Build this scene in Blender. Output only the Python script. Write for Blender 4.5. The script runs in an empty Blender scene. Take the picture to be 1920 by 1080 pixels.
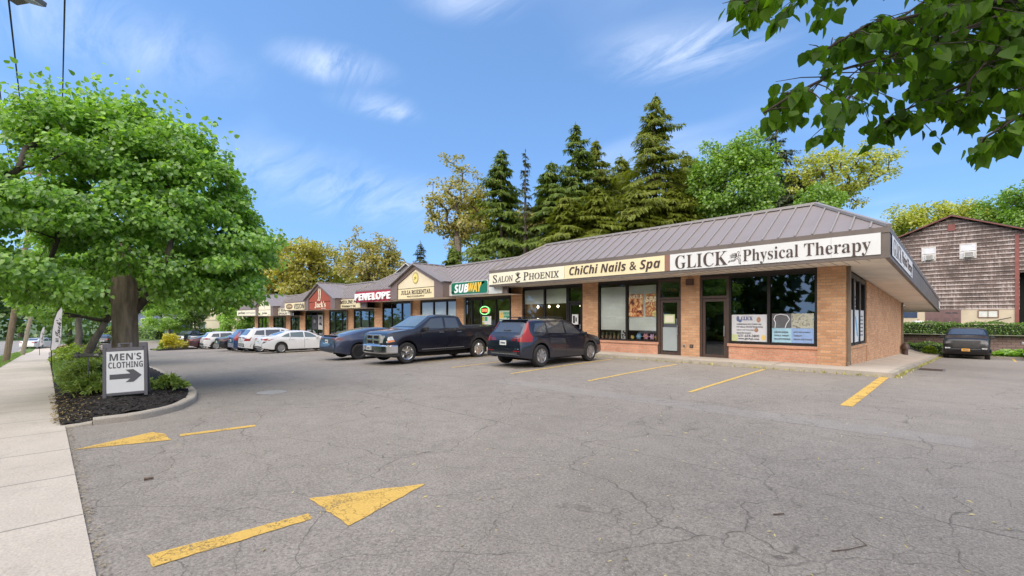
import bpy, bmesh, math, random
import numpy as np
from mathutils import Vector, Matrix
from mathutils.bvhtree import BVHTree
S = bpy.context.scene
COL = S.collection
R = math.radians
rnd = random.Random(11)
# ---------------------------------------------------------------- camera, sky, sun, exposure
cd = bpy.data.cameras.new('camera'); cam = bpy.data.objects.new('camera', cd); COL.objects.link(cam)
cam.location = (0, 0, 1.65); cam.rotation_euler = (R(90), 0, R(45.44))
cd.sensor_width = 36; cd.lens = 853 / 1920 * 36; cd.shift_y = 57 / 1920
cd.clip_start = .05; cd.clip_end = 3000
S.camera = cam
S.view_settings.view_transform = 'Standard'; S.view_settings.look = 'None'
S.view_settings.exposure = 1.15; S.view_settings.gamma = 1; S.view_settings.use_curve_mapping = False
SUN_EL, SUN_AZ = 52, 172          # azimuth measured clockwise from +Y
W = bpy.data.worlds.new('World'); S.world = W; W.use_nodes = True
def N(nt, t, ins=None, **kw):
    n = nt.nodes.new(t)
    for k, v in kw.items(): setattr(n, k, v)
    for k, v in (ins or {}).items():
        if isinstance(v, bpy.types.NodeSocket): nt.links.new(v, n.inputs[k])
        else: n.inputs[k].default_value = v
    return n
def ramp(nt, fac, stops, interp='LINEAR'):
    n = nt.nodes.new('ShaderNodeValToRGB'); n.color_ramp.interpolation = interp
    e = n.color_ramp.elements
    while len(e) < len(stops): e.new(.5)
    for i, (p, c) in enumerate(stops):
        e[i].position = p; e[i].color = (c, c, c, 1) if isinstance(c, (int, float)) else (*c, 1)
    nt.links.new(fac, n.inputs[0]); return n.outputs[0]
def mixc(nt, f, a, b, mode='MIX'):
    n = nt.nodes.new('ShaderNodeMix'); n.data_type = 'RGBA'; n.blend_type = mode
    for k, v in ((0, f), (6, a), (7, b)):
        if isinstance(v, bpy.types.NodeSocket): nt.links.new(v, n.inputs[k])
        else: n.inputs[k].default_value = v if k == 0 else (*v, 1)
    return n.outputs[2]
def mth(nt, op, a, b=0.):
    n = nt.nodes.new('ShaderNodeMath'); n.operation = op
    for i, v in enumerate((a, b)):
        if isinstance(v, bpy.types.NodeSocket): nt.links.new(v, n.inputs[i])
        else: n.inputs[i].default_value = v
    return n.outputs[0]
def skydir(px, py):
    r = (px - 960) / 853; v = Vector((r * math.cos(R(45.44)) - math.sin(R(45.44)), r * math.sin(R(45.44)) + math.cos(R(45.44)), (597 - py) / 853)); return tuple(v.normalized())
WISPS = [(skydir(625, 122), 8, .50), (skydir(700, 195), 6, .36), (skydir(745, 215), 4, .25), (skydir(870, 2), 8, .42), (skydir(1290, 95), 12, .46), (skydir(1380, 75), 8, .22), (skydir(180, 60), 16, .26), (skydir(520, 330), 18, .22), (skydir(760, 380), 15, .26), (skydir(60, 250), 16, .24)]
def world():
    nt = W.node_tree; bg = nt.nodes['Background']
    tc = N(nt, 'ShaderNodeTexCoord'); sp = N(nt, 'ShaderNodeSeparateXYZ', {0: tc.outputs['Generated']})
    # the air is clear right down to the trees, so the sky is sampled a little above the true horizon
    sv = N(nt, 'ShaderNodeCombineXYZ', {0: sp.outputs[0], 1: sp.outputs[1], 2: mth(nt, 'ADD', mth(nt, 'MULTIPLY', mth(nt, 'MAXIMUM', sp.outputs[2], 0.), .85), .24)})
    sky = N(nt, 'ShaderNodeTexSky', sky_type='NISHITA', sun_disc=False, sun_elevation=R(SUN_EL), sun_rotation=R(SUN_AZ), altitude=0., air_density=1.0, dust_density=.3, ozone_density=2.5)
    nt.links.new(sv.outputs[0], sky.inputs[0])
    hs = N(nt, 'ShaderNodeHueSaturation', {'Hue': .498, 'Saturation': 1.16, 'Value': 1.68, 'Color': sky.outputs[0]})
    dz = mth(nt, 'ADD', mth(nt, 'MAXIMUM', sp.outputs[2], 0.), .18)
    px = mth(nt, 'DIVIDE', sp.outputs[0], dz); py = mth(nt, 'DIVIDE', sp.outputs[1], dz)
    v = N(nt, 'ShaderNodeCombineXYZ', {0: px, 1: py, 2: 0.})
    mp = N(nt, 'ShaderNodeMapping', {0: v.outputs[0], 1: (.6, 1.9, 0), 2: (0, 0, R(38)), 3: (.75, 1.3, 1)})
    n1 = N(nt, 'ShaderNodeTexNoise', {'Vector': mp.outputs[0], 'Scale': .75, 'Detail': 3., 'Roughness': .5, 'Distortion': .3})
    n2 = N(nt, 'ShaderNodeTexNoise', {'Vector': mp.outputs[0], 'Scale': 2.2, 'Detail': 8., 'Roughness': .62, 'Distortion': .7})
    # thin cirrus ahead of the viewer, and an unseen bright cloud sheet added behind as fill light
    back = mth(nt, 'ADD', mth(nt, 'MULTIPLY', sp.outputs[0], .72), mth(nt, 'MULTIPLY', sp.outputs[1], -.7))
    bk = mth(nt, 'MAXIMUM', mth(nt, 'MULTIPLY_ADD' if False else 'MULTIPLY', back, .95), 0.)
    c = mth(nt, 'MULTIPLY', ramp(nt, n1.outputs[0], [(.50, 0.), (.74, 1.)], 'EASE'), ramp(nt, n2.outputs[0], [(.3, .25), (.72, 1.)]))
    # a few separate wisps of cirrus: direction, half width in degrees, strength
    m3 = N(nt, 'ShaderNodeMapping', {0: v.outputs[0], 2: (0, 0, R(62)), 3: (1.0, 3.6, 1)})
    n3 = N(nt, 'ShaderNodeTexNoise', {'Vector': m3.outputs[0], 'Scale': 1.9, 'Detail': 9., 'Roughness': .66, 'Distortion': .9})
    wisp = None
    for (vx, vy, vz), wd, st in WISPS:
        d = N(nt, 'ShaderNodeVectorMath', {0: tc.outputs['Generated'], 1: (vx, vy, vz)}, operation='SUBTRACT')
        ds = N(nt, 'ShaderNodeVectorMath', {0: d.outputs[0], 1: (1., 1., 3.4)}, operation='MULTIPLY')
        l = mth(nt, 'DIVIDE', N(nt, 'ShaderNodeVectorMath', {0: ds.outputs[0]}, operation='LENGTH').outputs['Value'], math.sin(R(wd)))
        m_ = mth(nt, 'MULTIPLY', ramp(nt, l, [(0., 1.), (1., 0.)], 'EASE'), ramp(nt, n3.outputs[0], [(.36, .0), (.68, 1.)]))
        m_ = mth(nt, 'MULTIPLY', m_, st * .72); wisp = m_ if wisp is None else mth(nt, 'ADD', wisp, m_)
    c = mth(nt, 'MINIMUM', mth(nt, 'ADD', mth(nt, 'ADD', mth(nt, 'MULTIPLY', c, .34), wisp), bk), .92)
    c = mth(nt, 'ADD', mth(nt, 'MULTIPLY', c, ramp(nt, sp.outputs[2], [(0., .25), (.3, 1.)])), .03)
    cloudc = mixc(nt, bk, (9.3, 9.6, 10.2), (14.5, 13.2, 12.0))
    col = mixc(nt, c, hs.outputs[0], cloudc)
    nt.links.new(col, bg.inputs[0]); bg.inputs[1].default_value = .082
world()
sl = bpy.data.lights.new('sun', 'SUN'); sl.energy = 2.35; sl.angle = R(95); sl.color = (1, .90, .76)
so = bpy.data.objects.new('sun', sl); COL.objects.link(so)
_d = Vector((math.sin(R(SUN_AZ)) * math.cos(R(SUN_EL)), math.cos(R(SUN_AZ)) * math.cos(R(SUN_EL)), math.sin(R(SUN_EL))))
so.rotation_euler = _d.to_track_quat('Z', 'Y').to_euler()
so.location = (0, 0, 60)
# ---------------------------------------------------------------- materials
def newmat(name):
    m = bpy.data.materials.new(name); m.use_nodes = True
    nt = m.node_tree; return m, nt, nt.nodes['Principled BSDF']
_mc = {}
def mat(name, col, rough=.6, metal=0., coat=0., var=.14, vs=3., bump=0., bs=60., spec=.5, stretch=None):
    if name in _mc: return _mc[name]
    m, nt, b = newmat(name); _mc[name] = m
    tc = N(nt, 'ShaderNodeTexCoord'); vec = tc.outputs['Object']
    if stretch: vec = N(nt, 'ShaderNodeMapping', {0: vec, 3: stretch}).outputs[0]
    if var:
        n = N(nt, 'ShaderNodeTexNoise', {'Vector': vec, 'Scale': vs, 'Detail': 6., 'Roughness': .62})
        lo = [c * (1 - var) for c in col]; hi = [min(1, c * (1 + var)) for c in col]
        nt.links.new(ramp(nt, n.outputs[0], [(.3, lo), (.7, hi)]), b.inputs['Base Color'])
        nt.links.new(ramp(nt, n.outputs[0], [(.3, min(1, rough + .06)), (.7, max(0, rough - .06))]), b.inputs['Roughness'])
    else:
        b.inputs['Base Color'].default_value = (*col, 1); b.inputs['Roughness'].default_value = rough
    b.inputs['Metallic'].default_value = metal; b.inputs['Coat Weight'].default_value = coat
    b.inputs['Coat Roughness'].default_value = .04; b.inputs['Specular IOR Level'].default_value = spec
    if bump:
        n = N(nt, 'ShaderNodeTexNoise', {'Vector': vec, 'Scale': bs, 'Detail': 5.})
        bp = N(nt, 'ShaderNodeBump', {'Height': n.outputs[0], 'Strength': bump, 'Distance': .02})
        nt.links.new(bp.outputs[0], b.inputs['Normal'])
    return m
def emat(name, col, strength):
    if name in _mc: return _mc[name]
    m, nt, b = newmat(name); _mc[name] = m
    b.inputs['Base Color'].default_value = (*col, 1); b.inputs['Emission Color'].default_value = (*col, 1); b.inputs['Emission Strength'].default_value = strength
    return m
def glassmat(name, tint, mix=.35, rough=.02, refl=.09):
    """storefront glass: tinted see-through with a fresnel mirror over it"""
    if name in _mc: return _mc[name]
    m = bpy.data.materials.new(name); m.use_nodes = True; _mc[name] = m
    nt = m.node_tree; nt.nodes.clear()
    tr = N(nt, 'ShaderNodeBsdfTransparent', {0: (*tint, 1)}); gl = N(nt, 'ShaderNodeBsdfGlossy', {0: (.9, .95, 1, 1), 1: rough})
    fr = N(nt, 'ShaderNodeFresnel', {0: 1.5})
    f = mth(nt, 'MINIMUM', mth(nt, 'ADD', mth(nt, 'MULTIPLY', fr.outputs[0], 1.5), refl), .95)
    mx = N(nt, 'ShaderNodeMixShader', {0: f, 1: tr.outputs[0], 2: gl.outputs[0]})
    o = N(nt, 'ShaderNodeOutputMaterial'); nt.links.new(mx.outputs[0], o.inputs[0])
    return m
def leafmat(name, c1, c2, trans=.35, gloss=.06, gain=1.75):
    if name in _mc: return _mc[name]
    c1, c2 = [min(.8, v * gain) for v in c1], [min(.8, v * gain) for v in c2]; trans = min(.55, trans + .12 * (gain > 1))
    m = bpy.data.materials.new(name); m.use_nodes = True; _mc[name] = m
    nt = m.node_tree; nt.nodes.clear()
    g = N(nt, 'ShaderNodeNewGeometry')
    col = ramp(nt, g.outputs['Random Per Island'], [(0, c1), (1, c2)])
    d = N(nt, 'ShaderNodeBsdfDiffuse', {0: col}); 
    tcol = mixc(nt, 1., col, (1.25, 1.25, .55), 'MULTIPLY')
    t = N(nt, 'ShaderNodeBsdfTranslucent', {0: tcol}); gl = N(nt, 'ShaderNodeBsdfGlossy', {0: (1, 1, 1, 1), 1: .45})
    mx = N(nt, 'ShaderNodeMixShader', {0: trans, 1: d.outputs[0], 2: t.outputs[0]})
    m2 = N(nt, 'ShaderNodeMixShader', {0: gloss, 1: mx.outputs[0], 2: gl.outputs[0]})
    o = N(nt, 'ShaderNodeOutputMaterial'); nt.links.new(m2.outputs[0], o.inputs[0])
    return m
# ---------------------------------------------------------------- mesh helpers
class MB:
    def __init__(s): s.v = []; s.f = []
    def add(s, vs, fs):
        b = len(s.v); s.v += [tuple(p) for p in vs]; s.f += [tuple(b + i for i in f) for f in fs]; return s
    def box(s, x0, x1, y0, y1, z0, z1):
        return s.add([(x, y, z) for z in (z0, z1) for y in (y0, y1) for x in (x0, x1)],
                     [(0, 2, 3, 1), (4, 5, 7, 6), (0, 1, 5, 4), (2, 6, 7, 3), (0, 4, 6, 2), (1, 3, 7, 5)])
    def obox(s, c, d, M=None):
        b = len(s.v); s.box(-d[0] / 2, d[0] / 2, -d[1] / 2, d[1] / 2, -d[2] / 2, d[2] / 2)
        for i in range(b, len(s.v)):
            p = Vector(s.v[i]); p = (M @ p) if M else p; s.v[i] = tuple(p + Vector(c))
        return s
    def bar(s, a, b, w, h, up=(0, 0, 1)):
        a, b = Vector(a), Vector(b); x = (b - a).normalized(); y = Vector(up).cross(x).normalized(); z = x.cross(y)
        vs = [p + y * i * w / 2 + z * j * h / 2 for p in (a, b) for i, j in ((-1, -1), (1, -1), (1, 1), (-1, 1))]
        return s.add(vs, [(0, 1, 5, 4), (1, 2, 6, 5), (2, 3, 7, 6), (3, 0, 4, 7), (3, 2, 1, 0), (4, 5, 6, 7)])
    def tube(s, pts, rad, n=8, cap=True):
        pts = [Vector(p) for p in pts]
        if not hasattr(rad, '__len__'): rad = [rad] * len(pts)
        b = len(s.v); up = Vector((.31, .21, .93))
        for i, p in enumerate(pts):
            t = (pts[min(i + 1, len(pts) - 1)] - pts[max(i - 1, 0)]).normalized()
            if abs(t.dot(up)) > .97: up = Vector((1, .1, 0))
            x = up.cross(t).normalized(); y = t.cross(x)
            for k in range(n):
                a = 2 * math.pi * k / n; s.v.append(tuple(p + (x * math.cos(a) + y * math.sin(a)) * rad[i]))
        for i in range(len(pts) - 1):
            for k in range(n):
                k2 = (k + 1) % n; s.f.append((b + i * n + k, b + i * n + k2, b + (i + 1) * n + k2, b + (i + 1) * n + k))
        if cap:
            s.f.append(tuple(b + k for k in reversed(range(n)))); e = b + (len(pts) - 1) * n; s.f.append(tuple(e + k for k in range(n)))
        return s
    def lathe(s, prof, n=16, M=None):
        """profile of (radius, height) spun about local Z"""
        b = len(s.v)
        for r, z in prof:
            for k in range(n):
                a = 2 * math.pi * k / n; p = Vector((r * math.cos(a), r * math.sin(a), z)); s.v.append(tuple(M @ p if M else p))
        for i in range(len(prof) - 1):
            for k in range(n):
                k2 = (k + 1) % n; s.f.append((b + i * n + k, b + i * n + k2, b + (i + 1) * n + k2, b + (i + 1) * n + k))
        s.f.append(tuple(b + k for k in reversed(range(n)))); e = b + (len(prof) - 1) * n; s.f.append(tuple(e + k for k in range(n)))
        return s
    def prism(s, pts, o, ax, ay, d):
        """polygon pts in the plane o + ax*u + ay*v pushed by vector d"""
        o, ax, ay, d = map(Vector, (o, ax, ay, d)); n = len(pts)
        a = [o + ax * u + ay * v for u, v in pts]
        if ax.cross(ay).dot(d) < 0: a.reverse()
        return s.add(a + [p + d for p in a], [tuple(reversed(range(n))), tuple(range(n, 2 * n))] + [(i, (i + 1) % n, n + (i + 1) % n, n + i) for i in range(n)])
    def build(s, name, m, parent=None, smooth=False, bevel=0., world=False):
        me = bpy.data.meshes.new(name); me.from_pydata(s.v, [], s.f); me.validate()
        return link(name, me, m, parent, smooth, bevel, world)
def link(name, me, m, parent=None, smooth=False, bevel=0., world=False):
    o = bpy.data.objects.new(name, me); COL.objects.link(o)
    if m: me.materials.append(m)
    if parent:
        o.parent = parent
        if world:
            r = parent
            off = Vector((0, 0, 0))
            while r: off -= r.location; r = r.parent
            o.location = off
    if smooth:
        me.polygons.foreach_set('use_smooth', [True] * len(me.polygons))
        if smooth != 'all': me.set_sharp_from_angle(angle=R(smooth if smooth is not True and smooth > 1 else 35))
    if bevel:
        b = o.modifiers.new('bevel', 'BEVEL'); b.width = bevel; b.segments = 2; b.limit_method = 'ANGLE'
    return o
def tag(o, label=None, cat=None, group=None, kind=None):
    if label: o['label'] = label
    if cat: o['category'] = cat
    if group: o['group'] = group
    if kind: o['kind'] = kind
    return o
def thing(name, label, cat, loc=(0, 0, 0), rz=0., group=None):
    o = bpy.data.objects.new(name, None); COL.objects.link(o); o.empty_display_size = .2
    o.location = loc; o.rotation_euler = (0, 0, rz); return tag(o, label, cat, group)
def structure(o): o['kind'] = 'structure'; return o
def fast_mesh(name, V, starts, loops):
    me = bpy.data.meshes.new(name); me.vertices.add(len(V)); me.vertices.foreach_set('co', np.asarray(V, np.float32).ravel())
    me.loops.add(len(loops)); me.loops.foreach_set('vertex_index', np.asarray(loops, np.int32))
    me.polygons.add(len(starts)); me.polygons.foreach_set('loop_start', np.asarray(starts, np.int32))
    me.update(calc_edges=True); me.validate(); return me
# lettering: unicode mathematical alphabets give serif, italic and sans faces from the built-in fonts
FONTS = dict(serif=(0x1D400, 0x1D41A), thin=(0x1D434, 0x1D44E), serifit=(0x1D468, 0x1D482), sansit=(0x1D63C, 0x1D656),
             script=(0x1D4D0, 0x1D4EA), sansb=(0x1D5D4, 0x1D5EE), sans=None, light=(0x1D5A0, 0x1D5BA))
def text_mesh(body, font='sans', depth=.012, bold=0., shear=0.):
    f = FONTS[font]
    if f:
        t = ''
        for c in body:
            t += chr(f[0] + ord(c) - 65) if 'A' <= c <= 'Z' else chr(f[1] + ord(c) - 97) if 'a' <= c <= 'z' else c
        body = t
    c = bpy.data.curves.new('lettering', 'FONT'); c.body = body; c.extrude = depth / 2; c.offset = bold
    c.shear = shear if shear else (-.22 if font == 'thin' else 0.); c.resolution_u = 3
    c.align_x = 'LEFT'
    o = bpy.data.objects.new('lettering', c); COL.objects.link(o)
    dg = bpy.context.evaluated_depsgraph_get(); me = bpy.data.meshes.new_from_object(o.evaluated_get(dg))
    bpy.data.objects.remove(o); bpy.data.curves.remove(c); return me
def text_fit(body, m, parent, o, ax, u0, u1, v0, v1, font='sans', depth=.012, bold=0., shear=0., name='lettering', up=(0, 0, 1)):
    """lettering filling u0..u1 (along ax) by v0..v1 (along up); o is the plane's origin; written in world space"""
    me = text_mesh(body, font, depth, bold, shear)
    n = len(me.vertices); V = np.empty(n * 3, np.float32); me.vertices.foreach_get('co', V); V = V.reshape(-1, 3)
    lo, hi = V.min(0), V.max(0)
    ax, up, o = Vector(ax), Vector(up), Vector(o); nm = ax.cross(up)
    u = u0 + (V[:, 0] - lo[0]) / (hi[0] - lo[0]) * (u1 - u0); v = v0 + (V[:, 1] - lo[1]) / (hi[1] - lo[1]) * (v1 - v0)
    P = np.outer(u, ax) + np.outer(v, up) + np.outer(V[:, 2], nm) + np.array(o)
    me.vertices.foreach_set('co', P.astype(np.float32).ravel()); me.update()
    me.materials.clear()
    return link(name, me, m, parent, world=True)
# ---------------------------------------------------------------- terrain
def soft(x, w=3.):
    return 0. if x < -w else x if x > w else (x + w) ** 2 / (4 * w)
def sm(t):
    t = max(0., min(1., t)); return t * t * (3 - 2 * t)
def gz(x, y):
    """ground height: the street falls away to the left, the lot rises to the shops, the side lane falls to the back"""
    a = -.016 * soft(-x - 1, 2) - .02 * soft(-x - 26) + .036 * soft(-x - 80)
    b = -.034 * (soft(-x - 15) - soft(-x - 80))
    z = a + (b - a) * sm((y - 1) / 14.)
    return z - .037 * (soft(y - 17.5, 2) - soft(y - 60, 2)) * sm((x + 5) / 3)
def lin(a, b, step): return list(np.linspace(a, b, max(2, int(round(abs(b - a) / step)) + 1)))
def sheet(name, xs, ya, yb, m, dz=0., step=1., hf=None, skirt=0.):
    fa = ya if callable(ya) else (lambda x: ya); fb = yb if callable(yb) else (lambda x: yb)
    ny = max(2, int(max(abs(fb(x) - fa(x)) for x in xs) / step) + 2) if not isinstance(step, list) else len(step)
    V = []; F = []
    for x in xs:
        for j in range(ny):
            y = step[j] if isinstance(step, list) else fa(x) + (fb(x) - fa(x)) * j / (ny - 1)
            V.append((x, y, (hf(x, y) if hf else gz(x, y)) + dz))
    for i in range(len(xs) - 1):
        for j in range(ny - 1):
            F.append((i * ny + j, (i + 1) * ny + j, (i + 1) * ny + j + 1, i * ny + j + 1))
    if skirt:
        n = len(V); ring = [i * ny for i in range(len(xs))] + [(len(xs) - 1) * ny + j for j in range(1, ny)] + [i * ny + ny - 1 for i in range(len(xs) - 2, -1, -1)] + [j for j in range(ny - 2, 0, -1)]
        V += [(V[i][0], V[i][1], V[i][2] - skirt) for i in ring]; k = len(ring)
        F += [(ring[q], n + q, n + (q + 1) % k, ring[(q + 1) % k]) for q in range(k)]
    mb = MB(); mb.v = V; mb.f = F
    return mb.build(name, m)
def asphalt(name, c_lo, c_hi, cracks=True):
    m, nt, b = newmat(name)
    tc = N(nt, 'ShaderNodeTexCoord').outputs['Object']
    big = N(nt, 'ShaderNodeTexNoise', {'Vector': tc, 'Scale': .22, 'Detail': 4., 'Roughness': .6, 'Distortion': .6})
    fine = N(nt, 'ShaderNodeTexNoise', {'Vector': tc, 'Scale': 42., 'Detail': 3., 'Roughness': .7})
    mid = N(nt, 'ShaderNodeTexNoise', {'Vector': tc, 'Scale': 3.1, 'Detail': 5., 'Roughness': .7})
    sv = N(nt, 'ShaderNodeTexVoronoi', {'Vector': tc, 'Scale': 62.})
    col = ramp(nt, big.outputs[0], [(.32, c_lo), (.68, c_hi)])
    col = mixc(nt, .32, col, ramp(nt, mid.outputs[0], [(.3, .3), (.7, .62)]), 'OVERLAY')
    col = mixc(nt, .8, col, ramp(nt, fine.outputs[0], [(.3, .24), (.5, .5), (.72, .74)]), 'OVERLAY')
    spk = mth(nt, 'MULTIPLY', ramp(nt, sv.outputs['Distance'], [(.1, 1.), (.3, 0.)]), ramp(nt, N(nt, 'ShaderNodeSeparateColor', {0: sv.outputs['Color']}).outputs[0], [(.5, 0.), (.75, 1.)]))
    col = mixc(nt, mth(nt, 'MULTIPLY', spk, .85), col, (.5, .47, .43))
    dk = N(nt, 'ShaderNodeTexVoronoi', {'Vector': tc, 'Scale': 48.})
    dsp = mth(nt, 'MULTIPLY', ramp(nt, dk.outputs['Distance'], [(.1, 1.), (.32, 0.)]), ramp(nt, N(nt, 'ShaderNodeSeparateColor', {0: dk.outputs['Color']}).outputs[1], [(.6, 0.), (.8, 1.)]))
    col = mixc(nt, mth(nt, 'MULTIPLY', dsp, .68), col, (.03, .028, .028))
    hgt = fine.outputs[0]
    # the strip's old trench patch and paving joints run along the building
    sx = N(nt, 'ShaderNodeSeparateXYZ', {0: tc}); yy = mth(nt, 'ADD', sx.outputs[1], mth(nt, 'MULTIPLY', mth(nt, 'SUBTRACT', mid.outputs[0], .5), .12))
    if cracks:
        band = mth(nt, 'MULTIPLY', mth(nt, 'LESS_THAN', mth(nt, 'ABSOLUTE', mth(nt, 'SUBTRACT', yy, 8.55)), .33), mth(nt, 'LESS_THAN', mth(nt, 'ABSOLUTE', mth(nt, 'ADD', sx.outputs[0], 4.6)), 4.6))
        col = mixc(nt, mth(nt, 'MULTIPLY', band, .2), col, (.30, .29, .285))
    if cracks:
        w1 = N(nt, 'ShaderNodeTexNoise', {'Vector': tc, 'Scale': 1.0, 'Detail': 3., 'Roughness': .5})
        wv = N(nt, 'ShaderNodeVectorMath', {0: w1.outputs['Color'], 1: (.5, .5, .5)}, operation='SUBTRACT')
        ws = N(nt, 'ShaderNodeVectorMath', {0: wv.outputs[0], 'Scale': .95}, operation='SCALE')
        w2 = N(nt, 'ShaderNodeTexNoise', {'Vector': tc, 'Scale': 13., 'Detail': 3.}); w3 = N(nt, 'ShaderNodeVectorMath', {0: w2.outputs['Color'], 'Scale': .035}, operation='SCALE')
        cv = N(nt, 'ShaderNodeVectorMath', {0: N(nt, 'ShaderNodeVectorMath', {0: tc, 1: ws.outputs[0]}, operation='ADD').outputs[0], 1: w3.outputs[0]}, operation='ADD').outputs[0]
        msk = N(nt, 'ShaderNodeTexNoise', {'Vector': tc, 'Scale': .32, 'Detail': 3.}).outputs[0]
        msk2 = N(nt, 'ShaderNodeTexNoise', {'Vector': tc, 'Scale': .9, 'Detail': 3.}).outputs[0]
        tot = None
        for sc, wd, lo, hi, mk, st in ((.42, .0040, .32, .46, msk2, .62), (.95, .0050, .40, .52, msk, .5), (2.4, .009, .50, .62, msk2, .34)):
            v = N(nt, 'ShaderNodeTexVoronoi', {'Vector': cv, 'Scale': sc}, feature='DISTANCE_TO_EDGE')
            c = mth(nt, 'MULTIPLY', ramp(nt, v.outputs['Distance'], [(0., 1.), (wd * .45, .8), (wd, 0.)]), ramp(nt, mk, [(lo, 0.), (hi, st)]))
            tot = c if tot is None else mth(nt, 'MAXIMUM', tot, c)
        col = mixc(nt, tot, col, (.032, .027, .022))
    if cracks:
        for y0 in (8.2, 5.1, 12.4):
            j = mth(nt, 'LESS_THAN', mth(nt, 'ABSOLUTE', mth(nt, 'SUBTRACT', yy, y0)), .010)
            col = mixc(nt, mth(nt, 'MULTIPLY', j, mth(nt, 'MULTIPLY', ramp(nt, big.outputs[0], [(.4, .15), (.6, .8)]), .75)), col, (.04, .035, .03))
    nt.links.new(col, b.inputs['Base Color']); b.inputs['Roughness'].default_value = .86
    b.inputs['Specular IOR Level'].default_value = .35
    bp = N(nt, 'ShaderNodeBump', {'Height': hgt, 'Strength': .35, 'Distance': .012}); nt.links.new(bp.outputs[0], b.inputs['Normal'])
    return m
def paintmat(name, col, wear_lo, wear_hi):
    m, nt, b = newmat(name)
    tc = N(nt, 'ShaderNodeTexCoord').outputs['Object']
    n1 = N(nt, 'ShaderNodeTexNoise', {'Vector': tc, 'Scale': 2.3, 'Detail': 3., 'Roughness': .6}).outputs[0]
    n2 = N(nt, 'ShaderNodeTexNoise', {'Vector': tc, 'Scale': 45., 'Detail': 5., 'Roughness': .75}).outputs[0]
    n3 = N(nt, 'ShaderNodeTexNoise', {'Vector': tc, 'Scale': 1.1, 'Detail': 6., 'Roughness': .62})
    wv = N(nt, 'ShaderNodeVectorMath', {0: n3.outputs['Color'], 1: (.5, .5, .5)}, operation='SUBTRACT')
    cv = N(nt, 'ShaderNodeVectorMath', {0: tc, 1: wv.outputs[0]}, operation='ADD').outputs[0]
    v = N(nt, 'ShaderNodeTexVoronoi', {'Vector': cv, 'Scale': 4.}, feature='DISTANCE_TO_EDGE')
    f = mth(nt, 'ADD', mth(nt, 'MULTIPLY', n1, .55), mth(nt, 'MULTIPLY', n2, .45))
    f = ramp(nt, f, [(wear_lo, 0.), (wear_hi, 1.)])
    f = mth(nt, 'MULTIPLY', f, ramp(nt, v.outputs['Distance'], [(.0, .2), (.02, 1.)]))
    c = ramp(nt, n2, [(.3, [x * .8 for x in col]), (.7, [min(1, x * 1.15) for x in col])])
    nt.links.new(c, b.inputs['Base Color']); b.inputs['Roughness'].default_value = .7
    tr = N(nt, 'ShaderNodeBsdfTransparent'); mx = N(nt, 'ShaderNodeMixShader', {0: f, 1: tr.outputs[0], 2: b.outputs[0]})
    nt.links.new(mx.outputs[0], nt.nodes['Material Output'].inputs[0]); return m
def concrete(name, lo, hi, seam=None):
    m, nt, b = newmat(name)
    tc = N(nt, 'ShaderNodeTexCoord').outputs['Object']
    n1 = N(nt, 'ShaderNodeTexNoise', {'Vector': tc, 'Scale': .7, 'Detail': 6., 'Roughness': .65}).outputs[0]
    n2 = N(nt, 'ShaderNodeTexNoise', {'Vector': tc, 'Scale': 55., 'Detail': 4., 'Roughness': .7}).outputs[0]
    st = N(nt, 'ShaderNodeTexNoise', {'Vector': tc, 'Scale': 2.6, 'Detail': 7., 'Roughness': .7, 'Distortion': .4}).outputs[0]
    c = ramp(nt, n1, [(.3, lo), (.7, hi)])
    c = mixc(nt, .6, c, ramp(nt, n2, [(.3, .3), (.7, .68)]), 'OVERLAY')
    c = mixc(nt, ramp(nt, st, [(.58, 0.), (.8, .55)]), c, [x * .55 for x in lo])
    if seam:
        sx = N(nt, 'ShaderNodeSeparateXYZ', {0: tc}).outputs[0]
        w = mth(nt, 'MULTIPLY', mth(nt, 'SUBTRACT', st, .5), .05)
        fr = mth(nt, 'ABSOLUTE', mth(nt, 'SUBTRACT', mth(nt, 'FRACT', mth(nt, 'DIVIDE', mth(nt, 'ADD', sx, w), seam)), .5))
        c = mixc(nt, ramp(nt, fr, [(0., .75), (.007, .6), (.011, 0.)]), c, (.1, .085, .07))
    nt.links.new(c, b.inputs['Base Color']); b.inputs['Roughness'].default_value = .88
    bp = N(nt, 'ShaderNodeBump', {'Height': n2, 'Strength': .3, 'Distance': .01}); nt.links.new(bp.outputs[0], b.inputs['Normal'])
    return m
M_LOT = asphalt('asphalt', (.214, .188, .160), (.270, .238, .203))
M_ROAD = asphalt('road_asphalt', (.22, .21, .20), (.27, .255, .245), False)
M_WALK = concrete('sidewalk_concrete', (.44, .382, .315), (.55, .485, .405), 1.55)
M_WALK2 = concrete('walkway_concrete', (.42, .36, .29), (.52, .455, .375), 3.1)
M_KERB = concrete('kerb_concrete', (.30, .26, .21), (.44, .39, .32))
M_PAINT = paintmat('yellow_paint', (.62, .39, .085), .33, .46)
M_PAINT2 = paintmat('thin_yellow_paint', (.60, .40, .10), .25, .40)
M_MULCH = mat('mulch', (.018, .014, .012), .95, var=.75, vs=26., bump=1., bs=34.)
M_GRASS = mat('grass', (.085, .15, .03), .9, var=.5, vs=9., bump=.8, bs=60.)
M_EARTH = mat('earth', (.06, .10, .03), .95, var=.4, vs=.6)
gx = [-1200, -600, -300, -180, -140] + lin(-120, 30, 1.5) + [40, 60, 120, 300, 600, 1200]
gy = [-1200, -500, -200, -90, -50, -30] + lin(-20, 66, 1.5) + [80, 110, 170, 300, 600, 1200]
structure(sheet('ground', gx, 0, 0, M_EARTH, -.03, step=gy))
ysw = lambda x: .15 + .021 * (max(x, -62) + 4)        # the sidewalk's edge towards the lot
structure(sheet('parking_lot', lin(-100, 26, 1.), lambda x: ysw(x) - .03, 44., M_LOT, 0., 1.))
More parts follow.
